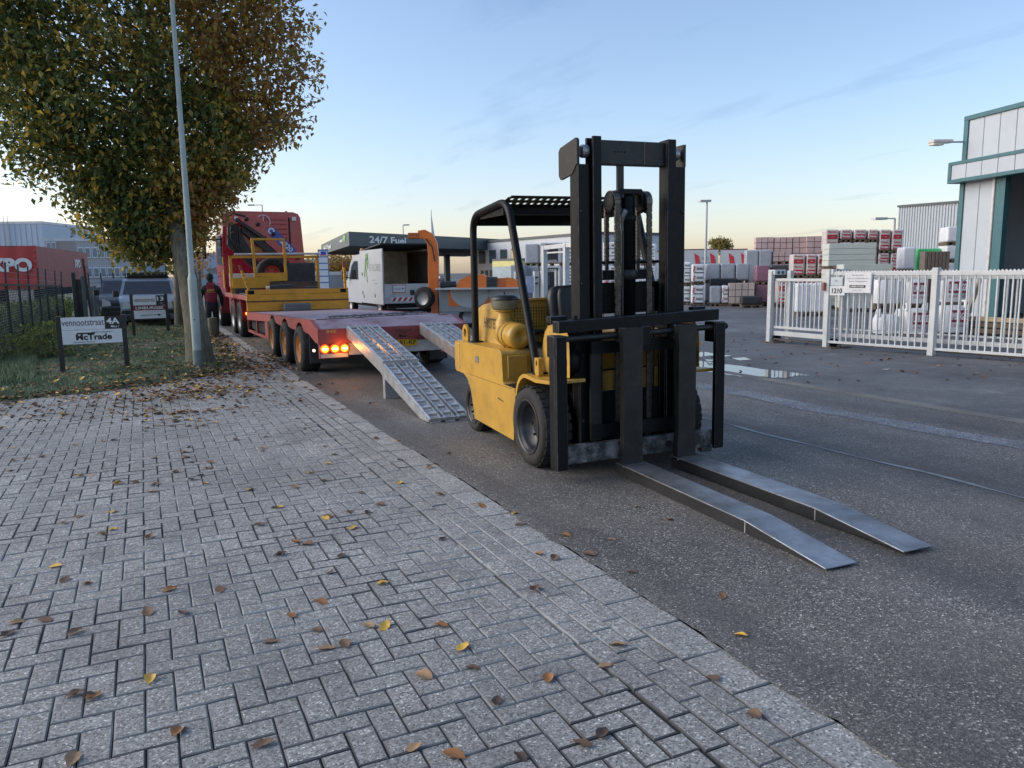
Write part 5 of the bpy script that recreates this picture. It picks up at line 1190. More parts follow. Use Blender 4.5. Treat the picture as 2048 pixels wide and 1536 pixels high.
for k in (2, 9.5, 10.8, 12.1):
    p = c0+dl*k; B().lathe([(.3, 0), (.5, 0), (.52, .05), (.52, .3), (.3, .3)], (p.x-.05, p.y, .52), 'x', 22).obj('wheel', RUB, xt)
    p = p+dn*2.3; B().lathe([(.3, 0), (.5, 0), (.52, .05), (.52, .3), (.3, .3)], (p.x-.05, p.y, .52), 'x', 22).obj('wheel', RUB, xt)
lettering('XPO', LETW, xt, c0+dn*1.28-dl*.10+Vector((0,0,2.22)), -dn, (0,0,1), 2.1, .72, bold=.06)
lettering('XPO', LETW, xt, c0+dl*10.6-dn*.02+Vector((0,0,2.42)), dl, (0,0,1), 1.9, .55, bold=.05)
lettering('LOGISTICS', mat('grey_print', (.2, .14, .14)), xt, c0+dl*12.7-dn*.02+Vector((0,0,2.3)), dl, (0,0,1), 1.7, .3, bold=.02) if False else None
for k in range(7): 
    p = c0+Vector((.0, -.03, 1.1+.3*k)); B().bar(p, p+dn*.12+Vector((0,0,-.06)), .02, .02).obj('lashing_strap', SEAT, xt)
hg = thing('hedge', 'low dark hedge running behind the mesh fence', 'hedge', (-3.3, 23, 0)); r_h = np.random.RandomState(8); q = B()
leaf_cloud(q, [(-3.3+r_h.uniform(-.45, .45)+.04*(y_-17), y_, r_h.uniform(.1, .85)) for y_ in np.linspace(15.5, 33, 420)], 24, .13, .10, lambda p, r2: (0, 0, 0, 1)[r2.randint(4)], r_h); q.obj('foliage', LEAFM, hg, kind='stuff')
q = B()
for y_ in np.linspace(15.8, 32.8, 35): limb(q, [(-3.3+.04*(y_-17), y_, 0), (-3.25+.04*(y_-17), y_+.1, .6)], .025, .01, 5)
q.obj('stems', BARK, hg, kind='stuff')
# ------------------------------------------------------------------ white tipper van on the far side of the road
VWH = mat('van_white', (.44, .47, .50), .35, var=.05, vs=2, dirt=(.42, .43, .44), da=.35, ds=3, coat=.2)
PLY = mat('worn_plywood', (.60, .47, .33), .7, var=.25, vs=2, dirt=(.3, .24, .17), da=.5, ds=3)
LID = mat('dark_corrugated', (.035, .038, .040), .6, var=.25, vs=3)
GRNP = mat('green_print', (.10, .22, .07), .5, var=.2)
vt = thing('tipper_van', 'white van with an open wooden load box and raised dark lid', 'van', (8.4, 28, 0))
x0, x1, y0, y1 = 7.52, 9.45, 26.2, 29.2
B().box(x0, x0+.05, y0, y1, .48, 2.42).obj('side_panel', VWH, vt, bevel=.01)
B().box(x1-.05, x1, y0, y1, 1.15, 2.42).obj('side_panel', VWH, vt, bevel=.01)
B().box(x0+.05, x1-.05, y1-.05, y1, 1.1, 2.42).obj('bulkhead', PLY, vt)
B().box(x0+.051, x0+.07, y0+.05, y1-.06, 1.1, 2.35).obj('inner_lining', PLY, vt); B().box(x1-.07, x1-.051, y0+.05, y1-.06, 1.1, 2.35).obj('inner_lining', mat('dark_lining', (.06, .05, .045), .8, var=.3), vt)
B().box(x0+.05, x1, y0+.03, y1, .95, 1.1).obj('load_floor', PLY, vt)
tg = B().box(x0+.05, x1, y0-.02, y0+.03, .52, 1.20).obj('tailgate', WHT, vt, bevel=.01)
ld = B()
for k in range(14):
    f0, f1 = k/14, (k+1)/14; ya, yb = y1-(y1-y0-.25)*f0, y1-(y1-y0-.25)*f1; za, zb = 2.44+.17*f0, 2.44+.17*f1
    ld.add([(x0+.02, ya, za), (x1+.12, ya, za), (x1+.12, yb, zb), (x0+.02, yb, zb), (x0+.02, ya, za-.03), (x1+.12, ya, za-.03), (x1+.12, yb+.02, zb-.05), (x0+.02, yb+.02, zb-.05)], [(0,1,2,3),(7,6,5,4),(0,1,5,4),(1,2,6,5),(2,3,7,6),(3,0,4,7)])
ld.obj('raised_lid', LID, vt)
B().box(x1-.02, x1+.02, y0+.3, y1, 2.40, 2.58).obj('lid_side', LID, vt)
for k in range(5):
    xx = x0+.30+k*.20; B().prism([(xx, .60), (xx+.10, .60), (xx+.19, .73), (xx+.09, .73)], 'y', y0-.031, y0-.021).obj('chevron', mat('chevron_red', (.55, .02, .03), .4), tg)
B().box(x0+.28, x0+1.25, y0-.028, y0-.0205, .595, .735).obj('chevron_base', LETW, tg)
lbp = B().box(x0+.33, x0+.82, y0-.032, y0-.02, .88, 1.17).obj('tailgate_notice', mat('notice_orange', (.55, .22, .12), .5), tg)
B().box(x0+.36, x0+.79, y0-.036, y0-.032, .92, 1.14).obj('notice_face', SGNW, lbp); lettering('Christoffel', mat('notice_print', (.35, .2, .18)), lbp, (x0+.52, y0-.038, 1.03), (1,0,0), (0,0,1), .24, .06); B().box(x0+.67, x0+.75, y0-.04, y0-.036, 1.02, 1.04).obj('notice_cross', GREYB, lbp); B().box(x0+.70, x0+.72, y0-.0405, y0-.036, .99, 1.07).obj('notice_cross', GREYB, lbp)
B().box(x0+.98, x0+1.14, y0-.04, y0-.02, .80, .98).obj('tailgate_latch', SEAT, tg)
B().box(x0+.2, x1, y0+.05, 30.9, .35, .5).obj('van_chassis', DARK, vt)
# lettering and figure on the flank
lettering('IS FLORIS', mat('flank_grey_print', (.16, .2, .2), .5), vt, (x0, 27.15, 1.78), (0,-1,0), (0,0,1), 1.45, .26)
fg = B()
for (ya, za, yb, zb, w_) in ((28.35, 2.15, 28.0, 2.2, .22), (28.3, 2.1, 28.42, 1.75, .2), (28.42, 1.8, 28.6, 1.45, .13), (28.3, 1.75, 28.2, 1.25, .09), (28.05, 2.15, 27.98, 1.9, .1), (28.2, 2.0, 28.05, 1.75, .12)): fg.bar((x0-.004, ya, za), (x0-.004, yb, zb), .006, w_)
fg.obj('green_figure', GRNP, vt)
for k, (yy, w_) in enumerate(((27.3, .5), (27.1, .55))): B().box(x0-.004, x0, yy-w_/2, yy+w_/2, 1.32-.12*k, 1.345-.12*k).obj('small_print', mat('flank_grey_print', (.16, .2, .2), .5), vt)
for yy, zz in ((28.9, 1.55), (28.9, .85), (27.2, .78), (28.75, .72)): B().box(x0-.015, x0, yy-.03, yy+.03, zz-.06, zz+.06).obj('panel_latch', SEAT, vt)
# cab
cabp = [(29.25, .45), (29.25, 2.30), (30.2, 2.28), (30.75, 2.0), (31.35, 1.35), (31.95, 1.15), (32.1, .9), (32.1, .45)]
B().prism(cabp, 'x', x0+.02, x1-.02).obj('cab', VWH, vt, bevel=.06, seg=3)
B().prism([(29.6, 1.35), (29.6, 2.05), (30.15, 2.05), (30.6, 1.85), (30.98, 1.35)], 'x', x0+.005, x0+.03).obj('side_window', GLS, vt)
mr = B().box(x0-.30, x0-.12, 30.95, 31.1, 1.35, 1.72).obj('wing_mirror', SEAT, vt, bevel=.03); B().bar((x0, 31.0, 1.4), (x0-.15, 31.0, 1.42), .05, .04).obj('mirror_arm', SEAT, mr)
bc = B().lathe([(0, .16), (.05, .15), (.065, .10), (.065, 0)], (x0+.2, 29.6, 2.38), 'z', 16).obj('beacon', mat('amber_beacon', (.55, .17, .02), .25), vt); B().lathe([(.075, 0), (.075, -.1)], (x0+.2, 29.6, 2.38), 'z', 16).obj('beacon_base', SEAT, bc)
for yy in (26.9, 31.1):
    for xx, s in ((x0+.05, 1), (x1-.05, -1)):
        wh = B().lathe([(.2, 0), (.32, 0), (.34, s*.03), (.34, s*.22), (.2, s*.22)], (xx, yy, .34), 'x', 24).obj('wheel', RUB, vt); B().lathe([(.2, s*.01), (.17, s*.03), (0, s*.05)], (xx, yy, .34), 'x', 18).obj('rim', mat('steel_rim', (.3, .3, .31), .4, metal=.6), wh)
# ------------------------------------------------------------------ wood chipper trailer
ORG = mat('chipper_orange', (.70, .17, .025), .42, var=.1, vs=2, dirt=(.35, .12, .04), da=.4, ds=4); GRYM = mat('chipper_grey', (.27, .29, .31), .45, var=.1, vs=2, dirt=(.18, .19, .2), da=.4)
ch = thing('wood_chipper', 'orange wood chipper with a tall curved chute behind the white van', 'chipper', (8.4, 20.3, 0))
# local frame: u along the machine (towards camera right), side facing the road
O0 = Vector((7.62, 21.0, 0)); U = Vector((2.15, -1.05, 0)).normalized(); Nn = Vector((U.y, -U.x, 0)); 
def cbx(u0, u1, v0, v1, z0, z1):
    return B().obox(O0+U*(u0+u1)/2-Nn*(v0+v1)/2*-1*-1+Vector((0, 0, (z0+z1)/2)), U*(u1-u0)/2, Nn*(v1-v0)/2, (0, 0, (z1-z0)/2))
lo = cbx(.05, 2.35, -.02, .9, .45, 1.10).obj('lower_housing', GRYM, ch, bevel=.02)
B().obox(O0+U*1.2+Nn*.05+Vector((0,0,1.12)), U*1.2, Nn*.5, (0,0,.02)).obj('top_ledge', VWH, ch)
def upr(u, z, e=.0): return O0+U*u+Nn*(.02+e)+Vector((0, 0, z))
def wedge(pts, e0, e1):
    b = B(); n = len(pts); vs = [upr(u, z, e0) for u, z in pts]+[upr(u, z, e1) for u, z in pts]; b.add(vs, [tuple(range(n)), tuple(range(2*n-1, n-1, -1))]); b.add(vs, [(i, (i+1) % n, n+(i+1) % n, n+i) for i in range(n)]); return b
half = [(.95+.58*math.cos(math.radians(t)), 1.085+.52*math.sin(math.radians(t))) for t in range(180, 361, 12)]
wedge(half, .0, .022).obj('round_guard', VWH, ch)
half2 = [(1.95+.5*math.cos(math.radians(t)), 1.085+.45*math.sin(math.radians(t))) for t in range(180, 361, 15)]
wedge(half2, .0, .022).obj('round_guard', VWH, ch)
wedge([(.33, 1.08), (1.6, 1.08), (1.6, .62), (.33, .62)], .002, .012).obj('guard_backing', ORG, ch)
wedge([(.55, 1.14), (.65, 1.36), (.95, 1.50), (1.30, 1.52), (1.42, 1.46), (1.42, 1.14)], -.8, .0).obj('engine_cover', ORG, ch, bevel=.03)
cv = wedge([(1.42, 1.14), (1.42, 1.45), (1.72, 1.44), (1.72, 1.14)], -.78, -.01).obj('engine_grille', mat('engine_grey', (.07, .08, .09), .5), ch)
for k in range(6): wedge([(1.45, 1.18+.04*k), (1.69, 1.18+.04*k), (1.69, 1.195+.04*k), (1.45, 1.195+.04*k)], -.01, .004).obj('louvre', DARK, cv)
wedge([(1.72, 1.14), (1.74, 1.40), (2.0, 1.40), (2.0, 1.14)], -.75, -.03).obj('fuel_tank', mat('rusty_orange', (.42, .11, .03), .6), ch)
wedge([(1.98, 1.14), (1.98, 1.42), (2.2, 1.40), (2.38, 1.26), (2.40, 1.14)], -.7, .0).obj('feed_hood', ORG, ch, bevel=.03)
B().tube([upr(.1, 1.22, -.05), upr(.3, 1.24, -.05), upr(.55, 1.24, -.05)], .09, 12).obj('exhaust_box', SEAT, ch)
B().lathe([(0, .1), (.07, .1), (.085, .06), (.085, -.06), (0, -.06)], upr(.12, 1.38, -.1), 'z', 14).obj('air_filter', STL, ch)
# chute
path = [upr(-.12, 1.05, -.35), upr(-.12, 1.7, -.35), upr(-.11, 2.1, -.36), upr(-.13, 2.4, -.37), upr(-.22, 2.6, -.38), upr(-.36, 2.68, -.39), upr(-.52, 2.66, -.40)]
cb_ = B(); vs = []
wds = [.15, .15, .145, .14, .14, .13, .12]
for i, p in enumerate(path):
    d = (path[min(i+1, 6)]-path[max(i-1, 0)]).normalized(); a_ = d.cross(Nn).normalized()
    for s_, t_ in ((-1, -1), (1, -1), (1, 1), (-1, 1)): vs.append(p+a_*wds[i]*s_+Nn*.14*t_)
cb_.add(vs, [(i*4+j, i*4+(j+1) % 4, (i+1)*4+(j+1) % 4, (i+1)*4+j) for i in range(6) for j in range(4)]); cb_.obj('discharge_chute', ORG, ch, bevel=.015)
B().obox(path[-1]-U*.14+Vector((0, 0, -.02)), U*.16, Nn*.15, (0, 0, .08)).obj('chute_flap', mat('rusty_orange', (.42, .11, .03), .6), ch, bevel=.01)
B().tube([upr(-.3, 2.55, -.2), upr(-.12, 2.3, -.18), upr(-.05, 1.9, -.18)], .02, 6).obj('chute_cable', SEAT, ch)
# spare wheel and road wheels
def wheel_on(c, ax_, r, wd, m_, nm):
    ax_ = Vector(ax_).normalized(); u_ = Vector((0, 0, 1)); v_ = ax_.cross(u_)
    b = B(); prof = [(r*.62, 0), (r*.9, -.0), (r, .03), (r, wd-.03), (r*.9, wd), (r*.62, wd)]; n_ = 28; vs = []
    for rr, a_ in prof:
        for j in range(n_): t = 2*math.pi*j/n_; vs.append(Vector(c)+ax_*a_+(u_*math.cos(t)+v_*math.sin(t))*rr)
    b.add(vs, [(i*n_+j, i*n_+(j+1) % n_, (i+1)*n_+(j+1) % n_, (i+1)*n_+j) for i in range(5) for j in range(n_)], True); w_ = b.obj(nm, RUB, ch)
    b = B(); vs = []
    for rr, a_ in ((r*.63, .01), (r*.55, .03), (r*.2, .05), (.001, .05)):
        for j in range(n_): t = 2*math.pi*j/n_; vs.append(Vector(c)+ax_*a_+(u_*math.cos(t)+v_*math.sin(t))*rr)
    b.add(vs, [(i*n_+j, i*n_+(j+1) % n_, (i+1)*n_+(j+1) % n_, (i+1)*n_+j) for i in range(3) for j in range(n_)], True); b.obj('rim', m_, w_)
wheel_on(O0+U*-.42+Nn*.0+Vector((0, 0, .86)), (.80, .6, 0), .32, .2, mat('steel_rim', (.3, .3, .31), .4, metal=.6), 'spare_wheel')
B().obox(O0+U*-.08-Nn*.2+Vector((0, 0, .75)), U*.10, Nn*.2, (0, 0, .35)).obj('spare_bracket', mat('rusty_orange', (.42, .11, .03), .6), ch)
for u_ in (.9, 1.5): wheel_on(O0+U*u_-Nn*.05+Vector((0, 0, .3)), -Nn, .3, .2, mat('steel_rim', (.3, .3, .31), .4, metal=.6), 'road_wheel')
B().bar(O0+U*-.1-Nn*.4+Vector((0, 0, .5)), O0+U*-1.6-Nn*.3+Vector((0, 0, .5)), .1, .1).obj('drawbar', DARK, ch)
# ------------------------------------------------------------------ fuel station
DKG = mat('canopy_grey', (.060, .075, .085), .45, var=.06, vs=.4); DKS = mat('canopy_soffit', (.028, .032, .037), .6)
fc = thing('fuel_canopy', 'dark grey fuel station canopy with white lettering in the background', 'canopy', (20, 65, 0))
c_ = atD(698, 477, 60); l_ = atD(642, 488, 88); r_ = atD(1064, 481, 81); z0, z1 = atD(698, 491.5, 60).z, atD(698, 463, 60).z; c_.z = l_.z = r_.z = 0
bk = l_+(r_-c_)
b = B(); P4 = [c_, r_, bk, l_]; vs = [p+Vector((0,0,z0)) for p in P4]+[p+Vector((0,0,z1)) for p in P4]
b.add(vs, [(4,5,6,7),(0,1,5,4),(1,2,6,5),(2,3,7,6),(3,0,4,7)]); b.obj('fascia', DKG, fc)
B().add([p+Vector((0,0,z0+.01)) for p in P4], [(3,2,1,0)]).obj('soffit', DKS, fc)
for u, v in ((.25, .25), (.75, .25), (.25, .75), (.75, .75)):
    p = c_+(r_-c_)*u+(l_-c_)*v; B().box(p.x-.3, p.x+.3, p.y-.3, p.y+.3, 0, z0+.02).obj('column', DKG, fc)
rd = (r_-c_).normalized(); ldv = (c_-l_).normalized(); nf = Vector((rd.y, -rd.x, 0)); nl = Vector((ldv.y, -ldv.x, 0))
zc_ = (z0+z1)/2
def on_front(u): p = atP(u, 480, (nf.x, nf.y), nf.dot(c_)); p.z = 0; return p+nf*.04
def on_left(u): p = atP(u, 485, (nl.x, nl.y), nl.dot(c_)); p.z = 0; return p+nl*.04
hz = z1-z0
for fn, dr, a_, b_, s_, h_, dzz in ((on_front, rd, 738, 811, '24/7 Fuel', .5, 0), (on_front, rd, 994, 1023, 'vissers', .36, .08), (on_front, rd, 1003, 1023, 'ENERGY GROUP', .10, -.32), (on_left, ldv, 647, 662, '24/7 Fuel', .42, 0), (on_left, ldv, 680, 687, 'vissers', .26, .08)):
    p, q = fn(a_), fn(b_); lettering(s_, LETW, fc, (p+q)/2+Vector((0,0,zc_+dzz*hz)), dr, (0,0,1), (q-p).length, h_*hz, bold=.02)
for fn, dr, u, k in ((on_front, rd, 1030, 1.), (on_left, ldv, 689.5, 2.)):
    q = fn(u); B().add([q+Vector((0,0,zc_+.33*hz))-dr*.45*k, q+Vector((0,0,zc_+.33*hz))+dr*.4*k, q+Vector((0,0,zc_-.2*hz))], [(0,1,2)]).obj('brand_mark', mat('brand_green', (.2, .6, .08), .4), fc)
# office block behind the canopy
OFW = mat('office_white', (.52, .54, .57), .6, var=.05, vs=.5); FRM = mat('window_frame_grey', (.08, .085, .09), .5); WGL = mat('window_glass', (.05, .07, .08), .08, spec=.8); WLIT = mat('lit_window', (.55, .42, .22), .3, emit=.25, var=.3, vs=2)
of = thing('office_building', 'white office building with a row of square windows beside the canopy', 'building', (30, 66, 0))
o0, o1 = atD(955, 545, 76), atD(1190, 545, 60); o0.z = o1.z = 0; od = (o1-o0).normalized(); on = Vector((od.y, -od.x, 0)); LW = (o1-o0).length
slab(B(), o0, o1, 0, 4.3, 8).obj('wall', OFW, of); slab(B(), o0-od*.1+on*.1, o1+od*.1+on*.1, 4.3, 4.5, 8).obj('roof_edge', FRM, of)
for i, (u, lit) in enumerate(((965, 0), (986, 0), (1008, 1), (1030, 2), (1060, 0))):
    p = atP(u, 520, on, on.dot(o0)); p.z = 0; p = p+on*.03
    wf = B().obox(p+Vector((0,0,2.95)), od*.58, on*.05, (0,0,.62)).obj('window', FRM, of); B().obox(p+on*.045+Vector((0,0,2.95)), od*.48, on*.02, (0,0,.52)).obj('pane', WLIT if lit == 2 else WGL, wf)
for i in range(4):
    p = o0+od*(1+i*.9)+on*.05; B().obox(p+Vector((0,0,.9)), od*.25, on*.03, (0,0,.8)).obj('door_panel', FRM, of)
# low pump-shop front with yellow strip
ps = thing('pump_shelter', 'small glazed shelter with a yellow strip under the white office', 'shelter', (24, 55, 0))
s0, s1 = atD(985, 560, 52), atD(1045, 560, 50); s0.z = s1.z = 0
slab(B(), s0, s1, 0, 1.9, 2).obj('glazing', mat('pale_glass', (.35, .42, .45), .2), ps); slab(B(), s0, s1, 1.9, 2.25, 2.2).obj('yellow_strip', mat('pale_yellow', (.6, .55, .2), .5), ps); slab(B(), s0, s1, 2.25, 2.4, 2.3).obj('shelter_roof', FRM, ps)
# price totem
tt = thing('price_totem', 'tall blue and white fuel price totem right of the lorry', 'sign', tuple(atD(648, 560, 58)[:2])+(0,))
b0 = atD(638, 560, 58); b0.z = 0; b1 = atD(659, 560, 58); b1.z = 0; bd_ = (b1-b0).normalized(); bw = (b1-b0).length; bn = Vector((bd_.y, -bd_.x, 0))
B().obox((b0+b1)/2+Vector((0,0,1.65)), bd_*bw/2, bn*.15, (0,0,1.65)).obj('frame', mat('totem_blue', (.10, .18, .36), .4), tt)
for k in range(6): B().obox((b0+b1)/2+bn*.16+Vector((0,0,3.0-.46*k)), bd_*bw*.42, bn*.02, (0,0,.19)).obj('panel', SGNW, tt)
B().obox((b0+b1)/2+bn*.19+bd_*.02+Vector((0,0,3.05)), bd_*bw*.25, bn*.01, (0,0,.10)).obj('logo_patch', mat('logo_blue', (.03, .06, .4), .4), tt); B().obox((b0+b1)/2+bn*.19+Vector((0,0,2.9)), bd_*bw*.3, bn*.01, (0,0,.03)).obj('logo_stripe', mat('chevron_red', (.55, .02, .03), .4), tt)
# ------------------------------------------------------------------ far trees and lamps
def far_tree(u, v, D, hw, hz, lab, n=60, mset=(2, 4, 5, 1), sz=.35):
    p = atD(u, v, D); t = thing('distant_tree', lab, 'tree', (p.x, p.y, 0)); r2 = np.random.RandomState(int(u)); q = B()
    limb(q, [(p.x, p.y, 0), (p.x, p.y, p.z)], hw*.10, hw*.04, 7); q.obj('trunk', BARK, t)
    cs = []
    for _ in range(n):
        d = r2.randn(3); d = d/np.linalg.norm(d)*r2.rand()**.4; cs.append((p.x+d[0]*hw, p.y+d[1]*hw, p.z+d[2]*hz))
    q = B(); leaf_cloud(q, cs, 40, hw*.22, sz, lambda p_, r_: mset[r_.randint(len(mset))], r2); q.obj('crown', LEAFM, t, kind='stuff')
far_tree(655, 545, 90, 2.6, 2.4, 'brownish bare-looking tree just right of the lorry cab', 70, (4, 5, 5, 2), .3)
far_tree(683, 535, 95, 2.2, 2.6, 'thin brown tree left of the white van under the canopy', 50, (4, 5, 2), .3)
far_tree(1442, 492, 130, 1.7, 1.5, 'small round tree top above the white lorry trailers', 50, (2, 1, 5), .35)
far_tree(295, 545, 120, 3.2, 2.6, 'misty tree behind the parked van roof', 50, (1, 2, 5), .5)
far_tree(395, 500, 70, 1.6, 2.0, 'bare brown tree between trunk and lorry cab', 30, (5, 4), .2)
GALV = mat('galvanised_pole', (.42, .43, .44), .45, metal=.3, var=.08)
def street_lamp(u, vt_, D, lab, arm=1., two=False):
    p = atD(u, vt_, D); t = thing('street_lamp', lab, 'street lamp', (p.x, p.y, 0))
    B().lathe([(.09, 0), (.05, p.z)], (p.x, p.y, 0), 'z', 10).obj('pole', GALV, t)
    rr = Vector((math.cos(YAW), -math.sin(YAW), 0))
    B().bar(Vector((p.x, p.y, p.z)), Vector((p.x, p.y, p.z))-rr*arm, .07, .06).obj('arm', GALV, t); B().obox(Vector((p.x, p.y, p.z))-rr*(arm+.1*(arm > 0)), rr*.3, (0, .15, 0), (0, 0, .06)).obj('lamp_head', GALV, t)
street_lamp(1414, 402, 46, 'tall grey street lamp standing behind the brick pallets', .05)
street_lamp(524, 410, 75, 'grey street lamp rising above the red lorry cab', .9)
street_lamp(806, 450, 80, 'short lamp just above the fuel canopy', -.3)
p = atD(862, 420, 85); fl = thing('flagpole', 'white flagpole with a furled flag above the canopy', 'flagpole', (p.x, p.y, 0)); B().lathe([(.09, 0), (.05, p.z)], (p.x, p.y, 0), 'z', 10).obj('pole', LETW, fl); B().prism([(p.x+.02, p.z-.4), (p.x+.35, p.z-2.8), (p.x+.25, p.z-3.3), (p.x+.02, p.z-3.2)], 'y', p.y-.03, p.y+.03).obj('flag', SGNW, fl)
# ------------------------------------------------------------------ far buildings on the left, distance haze painted into their pale colours
def block(name, u0, u1, vt_, D0, D1, m_, lab, depth=15, ztop=None, cat='building'):
    a = atD(u0, 548, D0); b_ = atD(u1, 548, D1); zt = ztop or (atD(u0, vt_, D0).z); a.z = b_.z = 0
    t = thing(name, lab, cat, tuple((a+b_)/2)); slab(B(), a, b_, 0, zt, depth).obj('wall', m_, t); d = (b_-a).normalized(); slab(B(), a-d*.1+Vector((d.y, -d.x, 0))*.06, b_+d*.1+Vector((d.y, -d.x, 0))*.06, zt-.25, zt+.05, depth+.1).obj('roof_edge', mat('roof_trim_white', (.62, .63, .64), .5), t)
    return t, a, b_, d, Vector((d.y, -d.x, 0)), zt
PAN = mat('hazed_blue_panel', (.40, .47, .56), .5, var=.06, vs=.3); PANB = mat('blue_roof_panel', (.30, .40, .52), .5, var=.05, vs=.3)
t, a, b_, d, n_, zt = block('panel_hall', -60, 92, 445, 120, 115, PAN, 'pale blue grey panelled hall at the far left edge')
for k in range(14): slab(B(), a+d*(b_-a).length*k/14+n_*.03, a+d*((b_-a).length*k/14+.08)+n_*.03, 0, zt-.3, .05).obj('panel_joint', PANB, t)
lad = B(); q = a+d*(b_-a).length*.56+n_*.3
for s_ in (-.25, .25): lad.bar(q+d*s_+Vector((0,0,2)), q+d*s_+Vector((0,0,zt+.8)), .06, .06, (0,1,0))
for k in range(16): lad.bar(q-d*.25+Vector((0,0,2.2+k*.4)), q+d*.25+Vector((0,0,2.2+k*.4)), .04, .04)
lad.obj('roof_ladder', GALV, t)
t, a, b_, d, n_, zt = block('sloped_shed', 92, 160, 448, 118, 135, PANB, 'blue grey shed gable right of the panelled hall', 12)
BRK = mat('pale_brick', (.34, .29, .27), .7, var=.06, vs=.6); CLD = mat('grey_cladding', (.40, .39, .39), .6, var=.05, vs=.5)
t, a, b_, d, n_, zt = block('office_block', 96, 275, 477, 95, 95, CLD, 'three storey grey office block with white framed windows at left', 14)
Lb = (b_-a).length
slab(B(), a+n_*.04+d*Lb*.13, a+n_*.04+d*Lb*.32, 0, zt-.28, .1).obj('brick_stair_tower', BRK, t)
WFR = mat('white_window_frame', (.68, .69, .70), .5, var=.03); WGB = mat('far_window_glass', (.22, .25, .29), .15)
for zc, hh in ((zt-1.45, .58), (zt-3.55, .55), (zt-5.6, .5)):
    for k in range(8):
        u = .34+.078*k; 
        if u > .95: continue
        c = a+d*Lb*(u+.036)+n_*.06+Vector((0,0,zc)); wf = B().obox(c, d*Lb*.034, n_*.06, (0,0,hh)).obj('window', WFR, t); B().obox(c+n_*.05, d*Lb*.024, n_*.03, (0,0,hh*.78)).obj('pane', WGB, wf)
for k in range(2):
    c = a+d*Lb*(.035+.055*k)+n_*.06+Vector((0,0,zt-1.2)); wf = B().obox(c, d*Lb*.024, n_*.06, (0,0,.85)).obj('window', WFR, t); B().obox(c+n_*.05, d*Lb*.018, n_*.03, (0,0,.75)).obj('pane', WGB, wf)
block('distant_hall', 262, 330, 528, 110, 110, PAN, 'low pale hall seen just above the parked van')
t, a, b_, d, n_, zt = block('distant_hall', 370, 470, 506, 120, 120, PAN, 'pale blue hall at the end of the street left of the cab', 12)
for k in range(4): slab(B(), a+d*(1.2+k*1.9)+n_*.05, a+d*(2.4+k*1.9)+n_*.05, 1.7, 2.5, .1).obj('window', WGB, t)
block('distant_hall', 455, 760, 520, 140, 140, mat('haze_tinted_panel', (.45, .50, .55), .6, var=.05, vs=.2), 'long hazy low hall behind the price totem and trees', 10)
block('panel_fence', 610, 720, 545, 70, 70, mat('grey_fence_panel', (.28, .30, .31), .7, var=.2, vs=.5), 'low grey fence panels beneath the fuel canopy', 1, cat='fence')
# ------------------------------------------------------------------ white sliding gate
GW = mat('gate_white', (.58, .59, .58), .42, var=.06, vs=3, dirt=(.42, .43, .40), da=.35, ds=5)
ga = thing('sliding_gate', 'long white barred sliding gate across the yard entrance at right', 'gate', (12.4, 11, 0))
P1, P2, P3 = Vector((12.26, 12.71, 0)), Vector((12.33, 11.22, 0)), Vector((12.76, 9.22, 0)); P4 = P3+(P3-P2)*1.6
def gpost(p, h, s=.10, nm='post'): return B().bar(p, p+Vector((0,0,h)), s, s, (P2-P1)).obj(nm, GW, ga, bevel=.006)
def railing(a, b_, zb, zt, n, off, rails, comb=False, br=.022):
    d = (b_-a).normalized(); nn_ = Vector((d.y, -d.x, 0))*off
    for z, h in rails: B().bar(a+nn_+Vector((0,0,z)), b_+nn_+Vector((0,0,z)), .05, h).obj('rail', GW, ga, bevel=.005, seg=1)
    for k in range(n):
        p = a.lerp(b_, (k+.5)/n)+nn_; B().bar(p+Vector((0,0,zb)), p+Vector((0,0,zt)), br, br, (P2-P1)).obj('bar', GW, ga)
    if comb:
        q = B(); L_ = (b_-a).length; m_ = int(L_/.06)
        for k in range(m_):
            p = a+d*(k*.06)+nn_+Vector((0,0,rails[0][0]+rails[0][1]/2)); q.add([p, p+d*.06, p+d*.03+Vector((0,0,.035)), p+nn_*0+Vector((.004,0,0)), p+d*.06+Vector((.004,0,0)), p+d*.03+Vector((.004,0,.035))], [(0,1,2),(5,4,3),(0,2,5,3),(1,4,5,2)])
        q.obj('comb_strip', GW, ga, kind='stuff')
for p in (P1, P1+(P2-P1).normalized()*.28+Vector((.25, 0, 0))): gpost(p, 1.54)
for p in (P2, P2+Vector((.36, -.05, 0))): gpost(p, 1.56)
for p in (P1, P2):
    rl = B().box(p.x-.02, p.x+.3, p.y-.12, p.y+.08, 1.45, 1.56).obj('roller_box', GW, ga, bevel=.01)
    for xx in (.08, .2): B().cyl((p.x+xx, p.y-.13, 1.5), (p.x+xx, p.y-.10, 1.5), .035, 12).obj('guide_wheel', GREYB, rl)
    B().box(p.x-.12, p.x+.45, p.y-.25, p.y+.12, -.01, .015).obj('foot_plate', mat('rust_plate', (.12, .09, .07), .8), ga); B().cyl((p.x+.16, p.y-.1, .10), (p.x+.16, p.y+.0, .10), .08, 14).obj('track_roller', DARK, ga)
gpost(P3, 1.57, .11)
railing(P1+(P2-P1)*.05, P2-(P2-P1)*.05, .30, 1.32, 12, -.06, ((1.345, .06), (.33, .05), (.20, .10)))
B().bar(P1+Vector((.05, 0, .07)), P4+Vector((.05, 0, .07)), .08, .03).obj('ground_track', mat('rust_plate', (.12, .09, .07), .8), ga)
railing(P2, P3, .14, 1.44, 17, .0, ((1.47, .07), (.12, .05)), True)
railing(P3, P4, .14, 1.44, 28, .0, ((1.47, .07), (.12, .05)), True)
